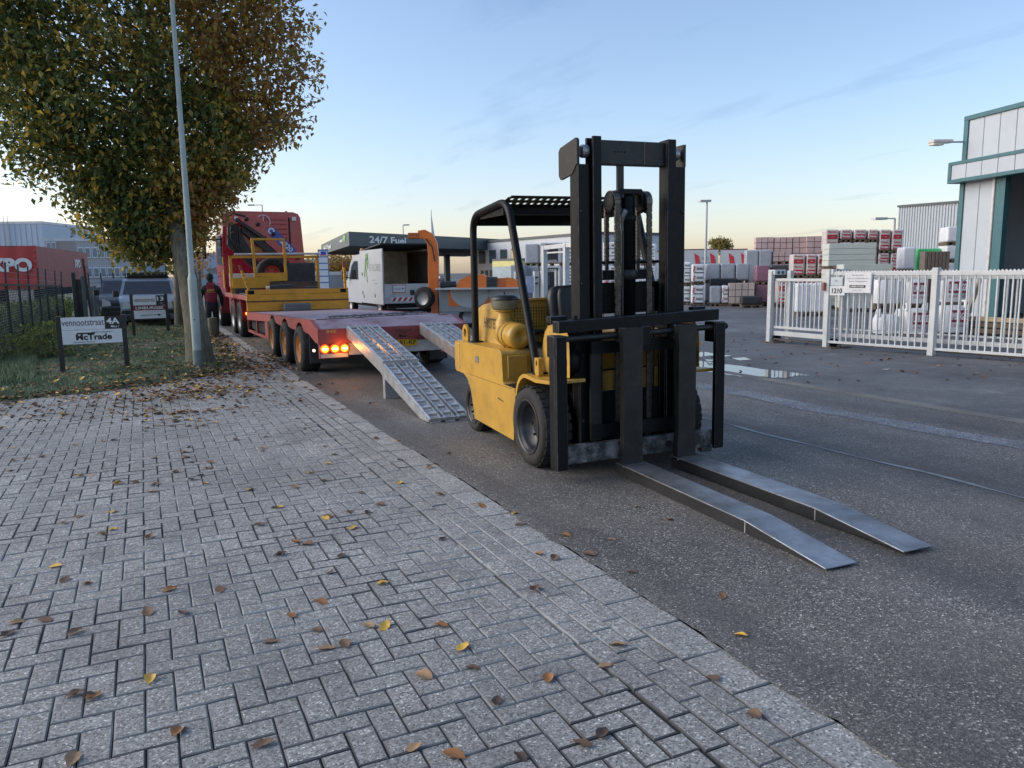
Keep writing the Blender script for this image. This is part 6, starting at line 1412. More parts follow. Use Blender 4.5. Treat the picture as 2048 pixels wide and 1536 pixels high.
railing(P2+Vector((.3, 0, 0)), P4+Vector((.3, 0, 0)), .24, 1.38, 36, .0, ((1.40, .07), (.24, .08)), False, .026)
B().bar(P2+Vector((.32, .1, .36)), P4+Vector((.32, .1, .36)), .05, .03).obj('lower_rail', GW, ga)
B().bar(P2+Vector((-.06, .04, 1.14)), P2+Vector((-.06, .04, 1.30)), .09, .05, (0,1,0)).obj('rust_plate', mat('rust_red', (.26, .09, .06), .8), ga)
B().tube([P2+Vector((.1, -.10, 1.56)), P2+Vector((.12, -.25, 1.50)), P2+Vector((.14, -.40, 1.54))], .012, 6).obj('cable', SEAT, ga)
gd = (P3-P2).normalized(); gn = Vector((gd.y, -gd.x, 0)); gn = gn if gn.x < 0 else -gn
def plate(u0, u1, v0, v1, K, lab, txts, m_=SGNW):
    a = atP((u0+u1)/2, (v0+v1)/2, (gn.x, gn.y), gn.dot(P2)+K); l = atP(u0, v0, (gn.x, gn.y), gn.dot(P2)+K); r2 = atP(u1, v1, (gn.x, gn.y), gn.dot(P2)+K)
    t = thing('gate_sign', lab, 'sign', (a.x, a.y, a.z)); w_ = ((r2-l)*Vector((1,1,0))).length; h_ = l.z-r2.z
    bo_ = B().obox(a, gd*w_/2, gn*.006, (0,0,h_/2)).obj('board', m_, t, bevel=.004)
    for s_, uc, zc, ww, hh, mm, kw in txts: lettering(s_, mm, bo_, a+gd*w_*(uc-.5)+Vector((0,0,h_*(zc-.5)))+gn*.008, gd, (0,0,1), w_*ww, h_*hh, **kw)
    return t, a, w_, h_
PGR = mat('print_grey', (.22, .23, .27), .6)
plate(1660, 1689, 572, 591, .06, 'white house number plate 1210 on the gate', [('1210', .5, .5, .68, .55, LETB, dict(bold=.02))])
plate(1662, 1685, 554, 571, .06, 'small pale notice above house number 1210', [('BEL', .5, .55, .3, .14, PGR, {})], mat('pale_green_notice', (.55, .62, .62), .5))
t, a, w_, h_ = plate(1690, 1741, 545, 586, .09, 'larger white notice with dark name bar hanging on the gate', [('Niet oprijden.', .5, .87, .45, .075, PGR, {}), ('Parkeren uitsluitend voor', .5, .72, .82, .08, PGR, {}), ('klanten Trenzemmers', .5, .58, .68, .075, PGR, {}), ('bouwmaterialen', .5, .14, .35, .05, PGR, {})])
nb = B().obox(a+gn*.009+Vector((0,0,-h_*.18)), gd*w_*.30, gn*.003, (0,0,h_*.065)).obj('name_bar', SGNB, t); lettering('LIMBURGSE', LETW, nb, a+gn*.013+Vector((0,0,-h_*.18)), gd, (0,0,1), w_*.5, h_*.075, bold=.02)
# far gate portal seen through the forklift
fg = thing('white_gate_portal', 'tall white gate portal frame seen behind the forklift seat', 'gate', tuple(atD(1110, 560, 27)[:2])+(0,))
A = atD(1089, 540, 27); A.z = 0; Bq = atD(1132, 540, 25.5); Bq.z = 0; C2 = atD(1165, 540, 24.5); C2.z = 0
for p in (A, Bq): B().bar(p, p+Vector((0,0,2.45)), .16, .16, (0,1,0)).obj('column', GW, fg)
B().bar(A+Vector((0,0,2.38)), C2+Vector((0,0,2.42)), .12, .14).obj('lintel', GW, fg); B().bar(A.lerp(Bq, .15)+Vector((0,0,2.2)), Bq+Vector((0,0,2.2)), .05, .05).obj('inner_rail', GW, fg)
for f in (.55, .72): p = A.lerp(Bq, f); B().bar(p, p+Vector((0,0,1.6)), .07, .07, (0,1,0)).obj('guide_post', GW, fg)
for i, u in enumerate((1034, 1072, 1086)):
    p = atD(u, 560, 27.5); p.z = 0; t = thing('gate_column', ['white gate column left of the forklift front guard post', 'white gate column with black fittings behind the guard post', 'slim white gate column beside the portal frame'][i], 'gate post', (p.x, p.y, 0)); B().bar(p, p+Vector((0,0,1.58)), .18, .14, (0,1,0)).obj('column', GW, t); 
    for z in (1.15, 1.35): B().bar(p+Vector((-.07, -.1, z)), p+Vector((.02, -.12, z+.02)), .05, .05).obj('fitting', SEAT, t)
p = atD(1060, 560, 27); p.z = 0; nt = thing('notice_board', 'pale blue white notice board on the far gate behind the guard post', 'sign', (p.x, p.y, .9)); nb_ = B().bar(p+Vector((0,0,.85)), p+Vector((0,0,1.42)), .30, .02, (0,1,0)).obj('board', mat('pale_blue_board', (.5, .54, .68), .5), nt)
for k in range(6): B().bar(p+Vector((-.08, -.19, 1.34-.08*k)), p+Vector((.06, -.19, 1.34-.08*k)), .008, .008).obj('print_line', PGR, nb_)
# ------------------------------------------------------------------ building-material stacks
SN = Vector((.6, .8, 0)); SR = Vector((.8, -.6, 0))
PALW = mat('pallet_wood', (.12, .085, .055), .85, var=.3, vs=4)
FILM = {}
def film(nm, c, rough=.3, var=.12): return mat('film_'+nm, c, rough, var=var, vs=3, bump=.6, bs=9, dirt=tuple(min(1, x*1.3+.05) for x in c), da=.35, ds=4)
KIND = {
 'grey': film('grey', (.33, .35, .38)), 'engels': film('white', (.62, .64, .66)), 'poriso': film('poriso', (.50, .44, .42), .5), 'pink': mat('pink_brick', (.52, .37, .345), .75, var=.15, vs=2, dirt=(.56, .46, .44), da=.5, ds=3),
 'beige': mat('beige_brick', (.46, .38, .34), .7, var=.12, vs=2, dirt=(.52, .46, .43), da=.5), 'black': mat('black_pack', (.02, .022, .026), .6, var=.2), 'purple': film('purple', (.22, .10, .14), .35), 'dark': film('dark', (.045, .05, .055), .35),
 'insul': mat('insulation_pale', (.50, .53, .48), .6, var=.06, vs=1.5), 'green': film('green', (.07, .42, .16), .4, .05), 'brown': mat('brown_board', (.15, .12, .10), .7, var=.2, vs=6), 'white': film('clear_white', (.66, .67, .70), .35, .05), 'blacklabel': film('pale', (.45, .45, .47), .4)}
POR = mat('poriso_red', (.36, .015, .03), .5, var=.05); ENR = mat('engels_red', (.5, .03, .04), .5)
GRP_ = 'wrapped packs of building material stacked in the yard'
def pack(kind, c, w_, z0, z1, lab, dep=.95, pal=True):
    t = thing('material_pallet', lab, 'pallet', (c.x, c.y, z0), GRP_); m_ = KIND[kind]; cd = c+SN*dep/2; zb = z0+(.12 if pal else 0)
    if pal:
        q = B()
        for s_ in (-.42, 0, .42): q.obox(cd+SR*w_*s_+Vector((0,0,z0+.045)), SR*.05, SN*dep/2, (0,0,.045))
        q.obj('pallet_runners', PALW, t); B().obox(cd+Vector((0,0,z0+.105)), SR*w_*.49, SN*dep/2, (0,0,.014)).obj('pallet_deck', PALW, t)
    h_ = z1-zb; up = Vector((0,0,1))
    if kind in ('pink', 'beige'):
        ncol = max(2, int(w_/.24)); nr = max(2, int(h_/.26)); g_ = .012
        for i in range(ncol):
            for j in range(nr):
                B().obox(cd+SR*w_*((i+.5)/ncol-.5)+SN*.012*math.sin(i*3+j*7)+up*(zb+h_*(j+.5)/nr), SR*(w_/ncol/2-g_), SN*(dep/2-.02), up*(h_/nr/2-g_)).obj('block', m_, t)
        B().obox(cd+up*(zb+h_/2), SR*(w_/2-.03), SN*(dep/2-.05), up*(h_/2-.03)).obj('core', KIND['black'], t); return t
    if kind == 'insul':
        nl = max(2, int(h_/.2))
        for j in range(nl): B().obox(cd+up*(zb+h_*(j+.5)/nl), SR*(w_/2-.004*(j % 2)), SN*dep/2, up*(h_/nl/2-.004)).obj('slab', m_, t, bevel=.01)
        return t
    if kind == 'brown':
        for j in range(max(3, int(w_/.12))): B().obox(cd+SR*(w_*((j+.5)/max(3, int(w_/.12))-.5))+up*(zb+h_/2), SR*.052, SN*dep/2, up*h_/2).obj('board', m_, t, bevel=.01)
        return t
    ncol = max(1, round(w_/.62)) if kind in ('grey', 'purple', 'dark', 'white') else 1
    for i in range(ncol):
        q = B().obox(cd+SR*w_*((i+.5)/ncol-.5)+up*(zb+h_/2), SR*(w_/ncol/2-.006), SN*dep/2, up*h_/2); q.obj('wrapped_pack', m_, t, bevel=min(.07, h_*.2), seg=3)
    F = cd-SN*(dep/2+.006)
    def panel(uc, zc, pw, ph, mm, nm='label_panel'): return B().obox(F+SR*w_*(uc-.5)+up*(zb+h_*zc), SR*w_*pw/2, SN*.004, up*ph/2).obj(nm, mm, t)
    def word(s_, uc, zc, ww, hh, mm, **kw): lettering(s_, mm, t, F-SN*.006+SR*w_*(uc-.5)+up*(zb+h_*zc), SR, up, w_*ww, hh, **kw)
    if kind == 'poriso':
        nr = max(1, round(h_/.42)); k_ = 1/nr
        for j in range(nr):
            panel(.5, (j+.30)*k_, .74, h_*k_*.42, POR); word('Poriso', .5, (j+.30)*k_, .62, h_*k_*.22, LETW, bold=.03) if j % 2 == 0 else panel(.5, (j+.30)*k_, .3, h_*k_*.06, LETW, 'label_print')
            if w_ < .75: word('Poriso', .5, (j+.78)*k_, .6, h_*k_*.18, POR, bold=.02)
            else: panel(.5, (j+.80)*k_, .74, h_*k_*.26, POR); panel(.5, (j+.80)*k_, .5, h_*k_*.05, LETW, 'label_print')
    if kind == 'engels':
        nr = max(2, round(h_/.36))
        for j in range(nr):
            zc = (j+.45)/nr; word('E', .2, zc, .2, h_/nr*.55, ENR, bold=.05, shear=.3)
            word('ENGELS', .65, zc+.02, .5, h_/nr*.26, LETB, bold=.03); panel(.55, zc-.40/nr, .75, h_/nr*.10, LETB, 'print_band')
    if kind == 'blacklabel':
        panel(.55, .5, .55, h_*.86, KIND['black']); word('KLINKER', .55, .85, .45, h_*.09, LETW); word('KLINKER', .55, .12, .45, h_*.09, LETW); B().lathe([(0,0),(h_*.15, 0)], F-SN*.010+SR*w_*-.05+up*(zb+h_*.55), 'y', 18).obj('round_emblem', GREYB, t)
    if kind == 'green': word('LAT', .3, .45, .2, .12, GRNP, bold=.02)
    return t
def stack(u0, u1, K, tiers, dep=.95, vb=None):
    um = (u0+u1)/2; l, r2 = atP(u0, 560, SN, K), atP(u1, 560, SN, K); w_ = (r2-l).dot(SR); c = (l+r2)/2; c.z = 0; z = 0
    for kind, vt_, lab in tiers:
        z1 = atP(um, vt_, SN, K).z
        if lab.startswith('hidden') or 'low down' in lab or 'base pack' in lab or 'pack mid height' in lab and 'far' in lab: continue      # wholly covered tiers are not built; the pack above reaches the ground
        pack(kind, c, w_, z, z1, lab, dep)
        z = z1
rowk = 34.2
stack(1383, 1409, rowk, [('engels', 570, 'white printed pack at the bottom of the left-hand column beside the mast'), ('engels', 528, 'white printed pack on top of the left-hand column beside the mast')])
stack(1362, 1382, rowk+1.2, [('engels', 572, 'pale pack partly hidden left of the printed column'), ('engels', 524, 'upper pale pack partly hidden left of the printed column')])
stack(1420, 1443, rowk, [('grey', 572, 'small grey film pack between the two printed packs at ground level')])
stack(1444, 1458, rowk, [('engels', 571, 'narrow white printed pack left of the beige brick pack')])
stack(1459, 1510, rowk-.2, [('beige', 566, 'beige brick pack at ground level behind the carriage')])
stack(1420, 1476, rowk+1.1, [('black', 568, 'hidden black base pack under the black sheet stack'), ('black', 557, 'flat black sheet stack below the grey wrapped row')])
stack(1411, 1440, rowk+1.9, [('grey', 566, 'lower grey tile pack hidden behind the black sheets'), ('grey', 527, 'upper grey tile pack left in the long grey row')])
stack(1441, 1470, rowk+1.9, [('grey', 566, 'lower grey tile pack second in the long grey row'), ('grey', 527, 'upper grey tile pack in the middle of the long grey row')])
stack(1471, 1499, rowk+1.9, [('grey', 566, 'lower grey tile pack third in the long grey row'), ('grey', 527, 'upper grey tile pack right in the long grey row')])
stack(1484, 1526, rowk-1.4, [('black', 593, 'low black slab pack in front of the maroon pack')])
stack(1511, 1540, rowk+.3, [('purple', 569, 'maroon pack at ground level behind the gate post'), ('purple', 531, 'maroon film pack on the second tier left of the gate')])
stack(1541, 1580, rowk+.8, [('dark', 566, 'dark wrapped pack low behind the gate post'), ('dark', 530, 'dark wrapped pack on the second tier by the gate')])
stack(1490, 1543, rowk+3.6, [('grey', 560, 'hidden lower grey film pack behind the maroon column'), ('grey', 528, 'hidden middle grey film pack behind the maroon column'), ('grey', 500, 'topmost grey film pack above the maroon column')])
stack(1544, 1580, rowk+3.6, [('pink', 560, 'hidden lower pink brick pack at the back'), ('pink', 528, 'middle pink brick pack at the back'), ('pink', 503, 'upper pink brick pack right of the grey film pack')])
stack(1509, 1545, rowk+5.2, [('pink', 548, 'far pink brick pack low down'), ('pink', 502, 'far pink brick pack mid height'), ('pink', 474, 'top left pink brick pack of the far row')])
stack(1546, 1582, rowk+5.2, [('pink', 548, 'second far pink brick pack low down'), ('pink', 502, 'second far pink brick pack mid height'), ('pink', 474, 'top pink brick pack second from left in the far row')])
stack(1583, 1609, rowk+5.2, [('pink', 548, 'third far pink brick pack low down'), ('pink', 502, 'third far pink brick pack mid height'), ('pink', 473, 'top pink brick pack third from left in the far row')])
stack(1610, 1641, rowk+5.0, [('pink', 548, 'fourth far pink brick pack low down'), ('pink', 506, 'fourth far pink brick pack mid height'), ('pink', 472, 'top right pink brick pack next to the red labelled packs')])
stack(1556, 1582, rowk-1.0, [('poriso', 560, 'red labelled pack low behind the left gate leaf')])
stack(1583, 1609, rowk-.6, [('poriso', 556, 'red labelled pack at ground level behind the white film pallet'), ('poriso', 508, 'large red labelled pack above the left gate leaf')])
stack(1611, 1632, rowk-.6, [('poriso', 556, 'second red labelled pack low behind the gate'), ('poriso', 508, 'second red labelled pack above the left gate leaf')])
stack(1634, 1655, rowk-.6, [('poriso', 556, 'third red labelled pack low behind the gate'), ('poriso', 508, 'third red labelled pack next to the pale insulation')])
stack(1647, 1674, rowk+2.6, [('poriso', 556, 'red labelled base pack behind the insulation'), ('poriso', 507, 'red labelled middle pack behind the insulation'), ('poriso', 459, 'top left pack of the red labelled row against the sky')])
for i, (a, b_) in enumerate(((1676, 1700), (1703, 1729), (1731, 1752), (1754, 1777), (1779, 1801))):
    nm_ = ('second', 'third', 'fourth', 'fifth', 'last')[i]
    stack(a, b_, rowk+2.6, [('poriso', 552, nm_+' red labelled base pack in the tall row'), ('poriso', 506 if i > 2 else 484, nm_+' red labelled middle pack in the tall row'), ('poriso', 459, nm_+' top pack of the red labelled row against the sky')])
stack(1655, 1749, rowk-2.2, [('insul', 538, 'lower pale insulation slab pack behind the gate notice'), ('insul', 486, 'big pale insulation slab pack standing above the gate')], 1.3)
stack(1686, 1784, rowk-4.5, [('insul', 560, 'hidden lower insulation pack behind the notice'), ('insul', 528, 'thin pale insulation pack directly above the gate notice')], 1.2)
stack(1803, 1829, rowk-1.5, [('white', 545, 'white film pack low left of the green pack'), ('white', 494, 'white film pack just left of the green pack')])
stack(1830, 1880, rowk-.5, [('white', 540, 'hidden white pack below the green pack'), ('green', 497, 'bright green wrapped pack left of the warehouse')])
stack(1846, 1897, rowk-3., [('white', 537, 'hidden white base under the brown boards'), ('brown', 503, 'bundle of upright brown boards in front of the green pack')], .6)
stack(1888, 1919, rowk-1., [('white', 525, 'white panel pack low beside the warehouse corner'), ('white', 490, 'white panel pack mid height beside the warehouse corner'), ('white', 453, 'tall white panel pack on top beside the warehouse corner')])
stack(1593, 1655, rowk-7.2, [('white', 567, 'white film wrapped sacks on a pallet seen through the gate')])
# packs seen through the forklift
stack(1050, 1078, 41, [('grey', 531, 'lower grey wrapped pack behind the forklift guard'), ('grey', 488, 'upper grey wrapped pack behind the forklift guard')])
stack(1079, 1124, 41, [('blacklabel', 531, 'lower pack with black label inside the white portal'), ('blacklabel', 485, 'upper pack with black label inside the white portal')])
stack(1125, 1150, 41, [('engels', 531, 'lower printed pack left of the mast'), ('engels', 484, 'upper printed pack left of the mast')])
stack(1020, 1049, 40, [('grey', 530, 'pale grey pack left of the front guard post')])
stack(1205, 1250, 41, [('engels', 531, 'lower printed pack seen between the mast rails'), ('engels', 484, 'upper printed pack seen between the mast rails')])
stack(1255, 1312, 41, [('engels', 531, 'lower printed pack right between the mast rails'), ('engels', 488, 'upper printed pack right between the mast rails')])
# big bags
BAG = mat('woven_bag', (.66, .66, .67), .6, var=.06, vs=3, bump=.8, bs=6); BAGM = mat('bag_maroon', (.20, .02, .05), .6, var=.05)
def bag(u0, u1, vt_, vb_, K, lab, print_=True):
    l, r2 = atP(u0, vb_, SN, K), atP(u1, vb_, SN, K); w_ = (r2-l).dot(SR); c = (l+r2)/2; z0 = max(0, c.z); z1 = atP((u0+u1)/2, vt_, SN, K).z; t = thing('big_bag', lab, 'bag', (c.x, c.y, z0), 'white big bags behind the gate')
    q = B(); n_, m_ = 28, 9; vs = []; cd = Vector((c.x, c.y, 0))+SN*w_*.45
    for j in range(m_):
        f = j/(m_-1); z = z0+(z1-z0)*f; k = .93+.10*math.sin(math.pi*f)-.12*max(0, f-.8)/.2
        for i in range(n_):
            a_ = 2*math.pi*i/n_; e = 3.6; x = math.copysign(abs(math.cos(a_))**(2/e), math.cos(a_)); y = math.copysign(abs(math.sin(a_))**(2/e), math.sin(a_)); kk = k*(1+.02*math.sin(a_*5+f*9)+.012*math.sin(a_*11-f*14))
            p = cd+SR*x*w_/2*kk+SN*y*w_*.45*kk; vs.append((p.x, p.y, z))
    q.add(vs, [(j*n_+i, j*n_+(i+1) % n_, (j+1)*n_+(i+1) % n_, (j+1)*n_+i) for j in range(m_-1) for i in range(n_)], True); q.add(vs[-n_:], [tuple(range(n_))]); q.obj('sack', BAG, t)
    for sx in (-.38, .38): B().tube([cd+SR*w_*sx-SN*w_*.35+Vector((0,0,z1-.05)), cd+SR*w_*(sx+.04)-SN*w_*.2+Vector((0,0,z1+.12)), cd+SR*w_*(sx+.02)+SN*w_*.1+Vector((0,0,z1+.10)), cd+SR*w_*sx+SN*w_*.25+Vector((0,0,z1-.05))], .03, 6).obj('lifting_loop', BAG, t)
    if print_:
        F = cd-SN*w_*.485; zc = z0+(z1-z0)*.62; B().obox(F+SR*w_*.14+Vector((0,0,zc)), SR*w_*.30, SN*.004, (0,0,.14)).obj('print_panel', BAGM, t); lettering('LIMBURGSE', LETW, t, F-SN*.006+SR*w_*.14+Vector((0,0,zc)), SR, (0,0,1), w_*.56, .17, bold=.03); lettering('BOUWMATERIALEN', BAGM, t, F-SN*.006+SR*w_*.14+Vector((0,0,zc-.22)), SR, (0,0,1), w_*.56, .06)
    q = B()
    if z0 > .15:
        for s_ in (-.4, 0, .4): q.obox(cd+SR*w_*s_+Vector((0,0,z0-.10)), SR*.05, SN*w_*.45, (0,0,.045))
        q.obox(cd+Vector((0,0,z0-.03)), SR*w_*.5, SN*w_*.46, (0,0,.025)); q.obj('bag_pallet', PALW, t)
    return t
KB = 19.9
bag(1750, 1806, 560, 607, KB+.9, 'white big bag on the upper tier left, unprinted', False); bag(1808, 1857, 558, 607, KB+.9, 'printed white big bag on the upper tier left of the gate post'); bag(1874, 1937, 556, 604, KB+.7, 'printed white big bag on the upper tier right of the gate post')
bag(1752, 1804, 630, 668, KB-.2, 'plain white big bag on the ground left', False); bag(1806, 1858, 618, 668, KB-.2, 'printed white big bag on the ground left of the gate post'); bag(1876, 1936, 612, 665, KB-.2, 'printed white big bag on the ground right of the gate post')
# timber lying behind the bags
tbm = thing('timber_bundle', 'bundle of timber beams lying behind the gate at the far right', 'timber', tuple(gnd(2000, 668)[:2])+(0,))
for k in range(5):
    a = gnd(1940, 668)+Vector((.1*k, .25*k, .10+.13*(k % 3))); b_ = gnd(2100, 680)+Vector((.1*k, .25*k, .10+.13*(k % 3))); B().bar(a, b_, .14, .10).obj('beam', mat('pine_timber', (.40, .30, .18), .7, var=.2) if k == 2 else PALW, tbm, bevel=.006)
pl_ = thing('leaning_plank', 'timber plank leaning on the warehouse door post', 'plank', tuple(gnd(1945, 640)[:2])+(0,)); a = atD(1938, 625, 21.5); b_ = atD(1965, 545, 22.5); B().bar(a, b_, .12, .04, (0,1,0)).obj('plank', mat('pine_timber', (.40, .30, .18), .7), pl_)
# ------------------------------------------------------------------ warehouse
TEAL = mat('teal_trim', (.04, .125, .142), .45, var=.08); PNL = mat('grey_wall_panel', (.42, .46, .50), .5, var=.05, vs=.8, dirt=(.36, .40, .43), da=.3, ds=1.5)
wh = thing('warehouse', 'grey panelled warehouse with teal trim and open dark doorway at right', 'building', (24, 16.6, 0))
W0 = Vector((23.97, 16.68, 0)); wd_ = Vector((-math.sin(math.radians(15)), -math.cos(math.radians(15)), 0)); wn = Vector((wd_.y, -wd_.x, 0)); wn = wn if wn.x < 0 else -wn
zt = 6.25; up = Vector((0, 0, 1))
def wbox(s0, s1, z0, z1, e0, e1): return B().obox(W0+wd_*(s0+s1)/2+wn*(e0+e1)/2+up*(z0+z1)/2, wd_*(s1-s0)/2, wn*(e1-e0)/2, up*(z1-z0)/2)
for k in range(18): wbox(.18+k*.62, .18+k*.62+.60, 4.85, zt-.12, -.06, .0).obj('wall_panel', PNL, wh, bevel=.008, seg=1)
for k in range(2): wbox(.18+k*.62, .18+k*.62+.60, 0, 4.85, -.06, .0).obj('wall_panel', PNL, wh, bevel=.008, seg=1)
wbox(.0, 12, 0, zt-.1, -.2, -.07).obj('inner_skin_left', DARK, wh) if False else None
wbox(0, .18, 0, zt, -.1, .05).obj('corner_trim', TEAL, wh, bevel=.01); wbox(0, 12, zt-.12, zt+.02, -.1, .06).obj('roof_trim', TEAL, wh, bevel=.01)
wbox(1.5, 1.85, 0, 4.25, -.12, .06).obj('door_jamb', TEAL, wh, bevel=.01); wbox(1.36, 1.46, 0, 4.3, .0, .08).obj('downpipe', WHT, wh, bevel=.03)
# projecting door hood
wbox(-.12, 12, 4.75, 4.86, .0, .42).obj('hood_top_trim', TEAL, wh, bevel=.01); wbox(-.12, 12, 4.20, 4.31, .0, .42).obj('hood_bottom_trim', TEAL, wh, bevel=.01); wbox(-.12, .02, 4.31, 4.75, .0, .42).obj('hood_end', TEAL, wh, bevel=.01)
for k in range(18): wbox(.03+k*.62, .03+k*.62+.60, 4.31, 4.75, .34, .40).obj('hood_panel', PNL, wh, bevel=.006, seg=1)
# interior seen through the doorway: back wall, portal frames, bracing
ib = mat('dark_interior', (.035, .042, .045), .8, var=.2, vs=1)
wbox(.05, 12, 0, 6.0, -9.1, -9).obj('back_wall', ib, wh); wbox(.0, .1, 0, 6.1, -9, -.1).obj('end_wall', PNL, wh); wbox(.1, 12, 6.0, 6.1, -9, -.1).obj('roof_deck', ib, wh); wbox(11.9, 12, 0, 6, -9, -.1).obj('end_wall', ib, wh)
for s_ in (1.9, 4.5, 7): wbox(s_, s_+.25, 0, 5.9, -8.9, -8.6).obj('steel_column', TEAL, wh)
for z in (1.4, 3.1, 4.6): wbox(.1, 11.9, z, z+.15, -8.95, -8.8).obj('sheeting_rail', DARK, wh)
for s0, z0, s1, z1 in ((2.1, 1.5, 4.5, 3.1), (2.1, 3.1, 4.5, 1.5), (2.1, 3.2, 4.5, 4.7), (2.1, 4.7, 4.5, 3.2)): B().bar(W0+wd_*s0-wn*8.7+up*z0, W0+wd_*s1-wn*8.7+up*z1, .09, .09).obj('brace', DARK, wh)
wl = thing('wall_lamp', 'cream wall lamp on a bracket at the warehouse corner', 'lamp', tuple(W0+up*5.45)); q = W0+up*5.5; lr = (Vector((math.cos(YAW), -math.sin(YAW), 0)))
B().bar(q, q-lr*.45, .05, .05).obj('bracket', GALV, wl); B().obox(q-lr*.75+up*.02, lr*.32, (0,.12,0), up*.06).obj('lamp_head', WHT, wl, bevel=.04); B().obox(q-lr*.88-up*.06, lr*.17, (0,.10,0), up*.05).obj('lamp_glass', mat('cream_glass', (.6, .56, .45), .3), wl, bevel=.03)
# second hall behind
WH2 = mat('ribbed_hall', (.38, .42, .45), .5, var=.04, vs=.4)
h0, h1 = atD(1790, 545, 52), atD(1935, 545, 46); h0.z = h1.z = 0; hd = (h1-h0).normalized(); hn = Vector((hd.y, -hd.x, 0)); z0_, z1_ = atD(1790, 413, 52).z, atD(1935, 402, 46).z
h2 = thing('ribbed_warehouse', 'pale ribbed metal hall behind the tall white panel packs', 'building', tuple((h0+h1)/2)); Lh = (h1-h0).length
q = B(); nr = 26
B().add([h0, h1, h1+up*z1_, h0+up*z0_]+[p-hn*12 for p in (h0, h1, h1+up*z1_, h0+up*z0_)], [(0,1,2,3),(3,2,6,7),(0,3,7,4),(1,5,6,2)]).obj('wall', WH2, h2)
for k in range(nr):
    p = h0+hd*Lh*(k+.5)/nr+hn*.02; zz = z0_+(z1_-z0_)*(k+.5)/nr; B().obox(p+up*zz/2, hd*.045, hn*.03, up*zz/2).obj('rib', WH2, h2)
B().bar(h0+hn*.05+up*z0_, h1+hn*.05+up*z1_, .12, .12).obj('roof_edge', FRM, h2)
street_lamp(1790, 437, 44, 'curved grey lamp beside the ribbed hall', .7)
# lorry trailers with red fins
for i, (u0, u1, v0) in enumerate(((1310, 1366, 504), (1367, 1436, 500), (1440, 1494, 500))):
    a = atD(u0, 540, 58); b_ = atD(u1, 540, 58); zt_ = atD((u0+u1)/2, v0, 58).z; a.z = b_.z = 0; d = (b_-a).normalized(); n2 = Vector((d.y, -d.x, 0)); L2 = (b_-a).length
    t = thing('box_trailer', ('white box trailer mostly hidden behind the mast', 'white box trailer with red fin shapes and small grey lettering', 'white box trailer with red fins at the right of the pair')[i], 'trailer', tuple((a+b_)/2), 'white lorry trailers parked beyond the yard')
    slab(B(), a, b_, .9, zt_, 2.4).obj('box', VWH, t); slab(B(), a, b_, zt_, zt_+.08, 2.4).obj('top_edge', mat('edge_maroon', (.14, .05, .05), .6), t); slab(B(), a+d*.2, b_-d*.2, .3, .9, 2).obj('underframe', DARK, t)
    for uu in (.3, .75):
        p = a+d*L2*uu+n2*.02; q = B(); q.add([p+up*(zt_-.2), p+d*.35+up*(zt_-.45), p+d*.62+up*1.0, p+d*.25+up*1.0], [(0,1,2,3)]); q.obj('red_fin', ENR, t)
    if i == 1: lettering('ROAD', PGR, t, a+d*L2*.62+n2*.03+up*(zt_-.6), d, up, .5, .2); lettering('TRANSPORT', mat('teal_print', (.1, .3, .3)), t, a+d*L2*.62+n2*.03+up*(zt_-.95), d, up, .9, .2)
    for uu in (.25, .75):
        p = a+d*L2*uu-n2*.1; B().lathe([(0, 0), (.4, 0), (.42, .1), (.4, .3), (0, .3)], (p.x, p.y, .42), 'x', 16).obj('wheel', RUB, t)
# ------------------------------------------------------------------ fallen leaves
FL = [mat('fallen_brown', (.13, .075, .045), .7, var=.35, vs=30), mat('fallen_dark_brown', (.065, .042, .032), .75, var=.35, vs=30), mat('fallen_tan', (.30, .19, .10), .7, var=.3, vs=30), mat('fallen_yellow', (.60, .36, .06), .6, var=.25, vs=30), mat('fallen_orange', (.27, .12, .04), .65, var=.3, vs=30)]
FLN = ['brown', 'dark brown', 'tan', 'yellow', 'orange brown']
lr_ = np.random.RandomState(21)
def leaf_mesh(seed):
    r = np.random.RandomState(seed); nu, nv = 7, 5; vs = []; s = 1.; cu, fo, tw = r.uniform(-.25, .45), r.uniform(.05, .35), r.uniform(-.5, .5)
    for i in range(nu):
        t = i/(nu-1); w = .34*math.sin(math.pi*min(1, t*.96+.03))**.75*(1-.25*t)+.004
        for j in range(nv):
            u = (j/(nv-1)-.5)*2; x = u*w*(1+.08*math.sin(t*23+j)); z = fo*abs(u)*w*1.6+cu*(t-.4)**2+.03*math.sin(t*9+u*3)+tw*u*w*(t-.5)*.8; vs.append((x, t-.5, z))
    zmin = min(v[2] for v in vs); vs = [(x, y, z-zmin) for x, y, z in vs]
    fs = [(i*nv+j, i*nv+j+1, (i+1)*nv+j+1, (i+1)*nv+j) for i in range(nu-1) for j in range(nv-1)]
    k = len(vs); vs += [(-.012, -.5, vs[2][2]), (.012, -.5, vs[2][2]), (.03, -.78, vs[2][2]*.5)]; fs.append((k, k+1, k+2))
    return vs, fs
LMV = [leaf_mesh(k) for k in range(7)]
LM = {}
def leaf_data(k, c):
    if (k, c) not in LM:
        me = bpy.data.meshes.new('fallen_leaf'); me.from_pydata(LMV[k][0], [], LMV[k][1]); me.materials.append(FL[c]); me.polygons.foreach_set('use_smooth', [True]*len(me.polygons)); LM[(k, c)] = me
    return LM[(k, c)]
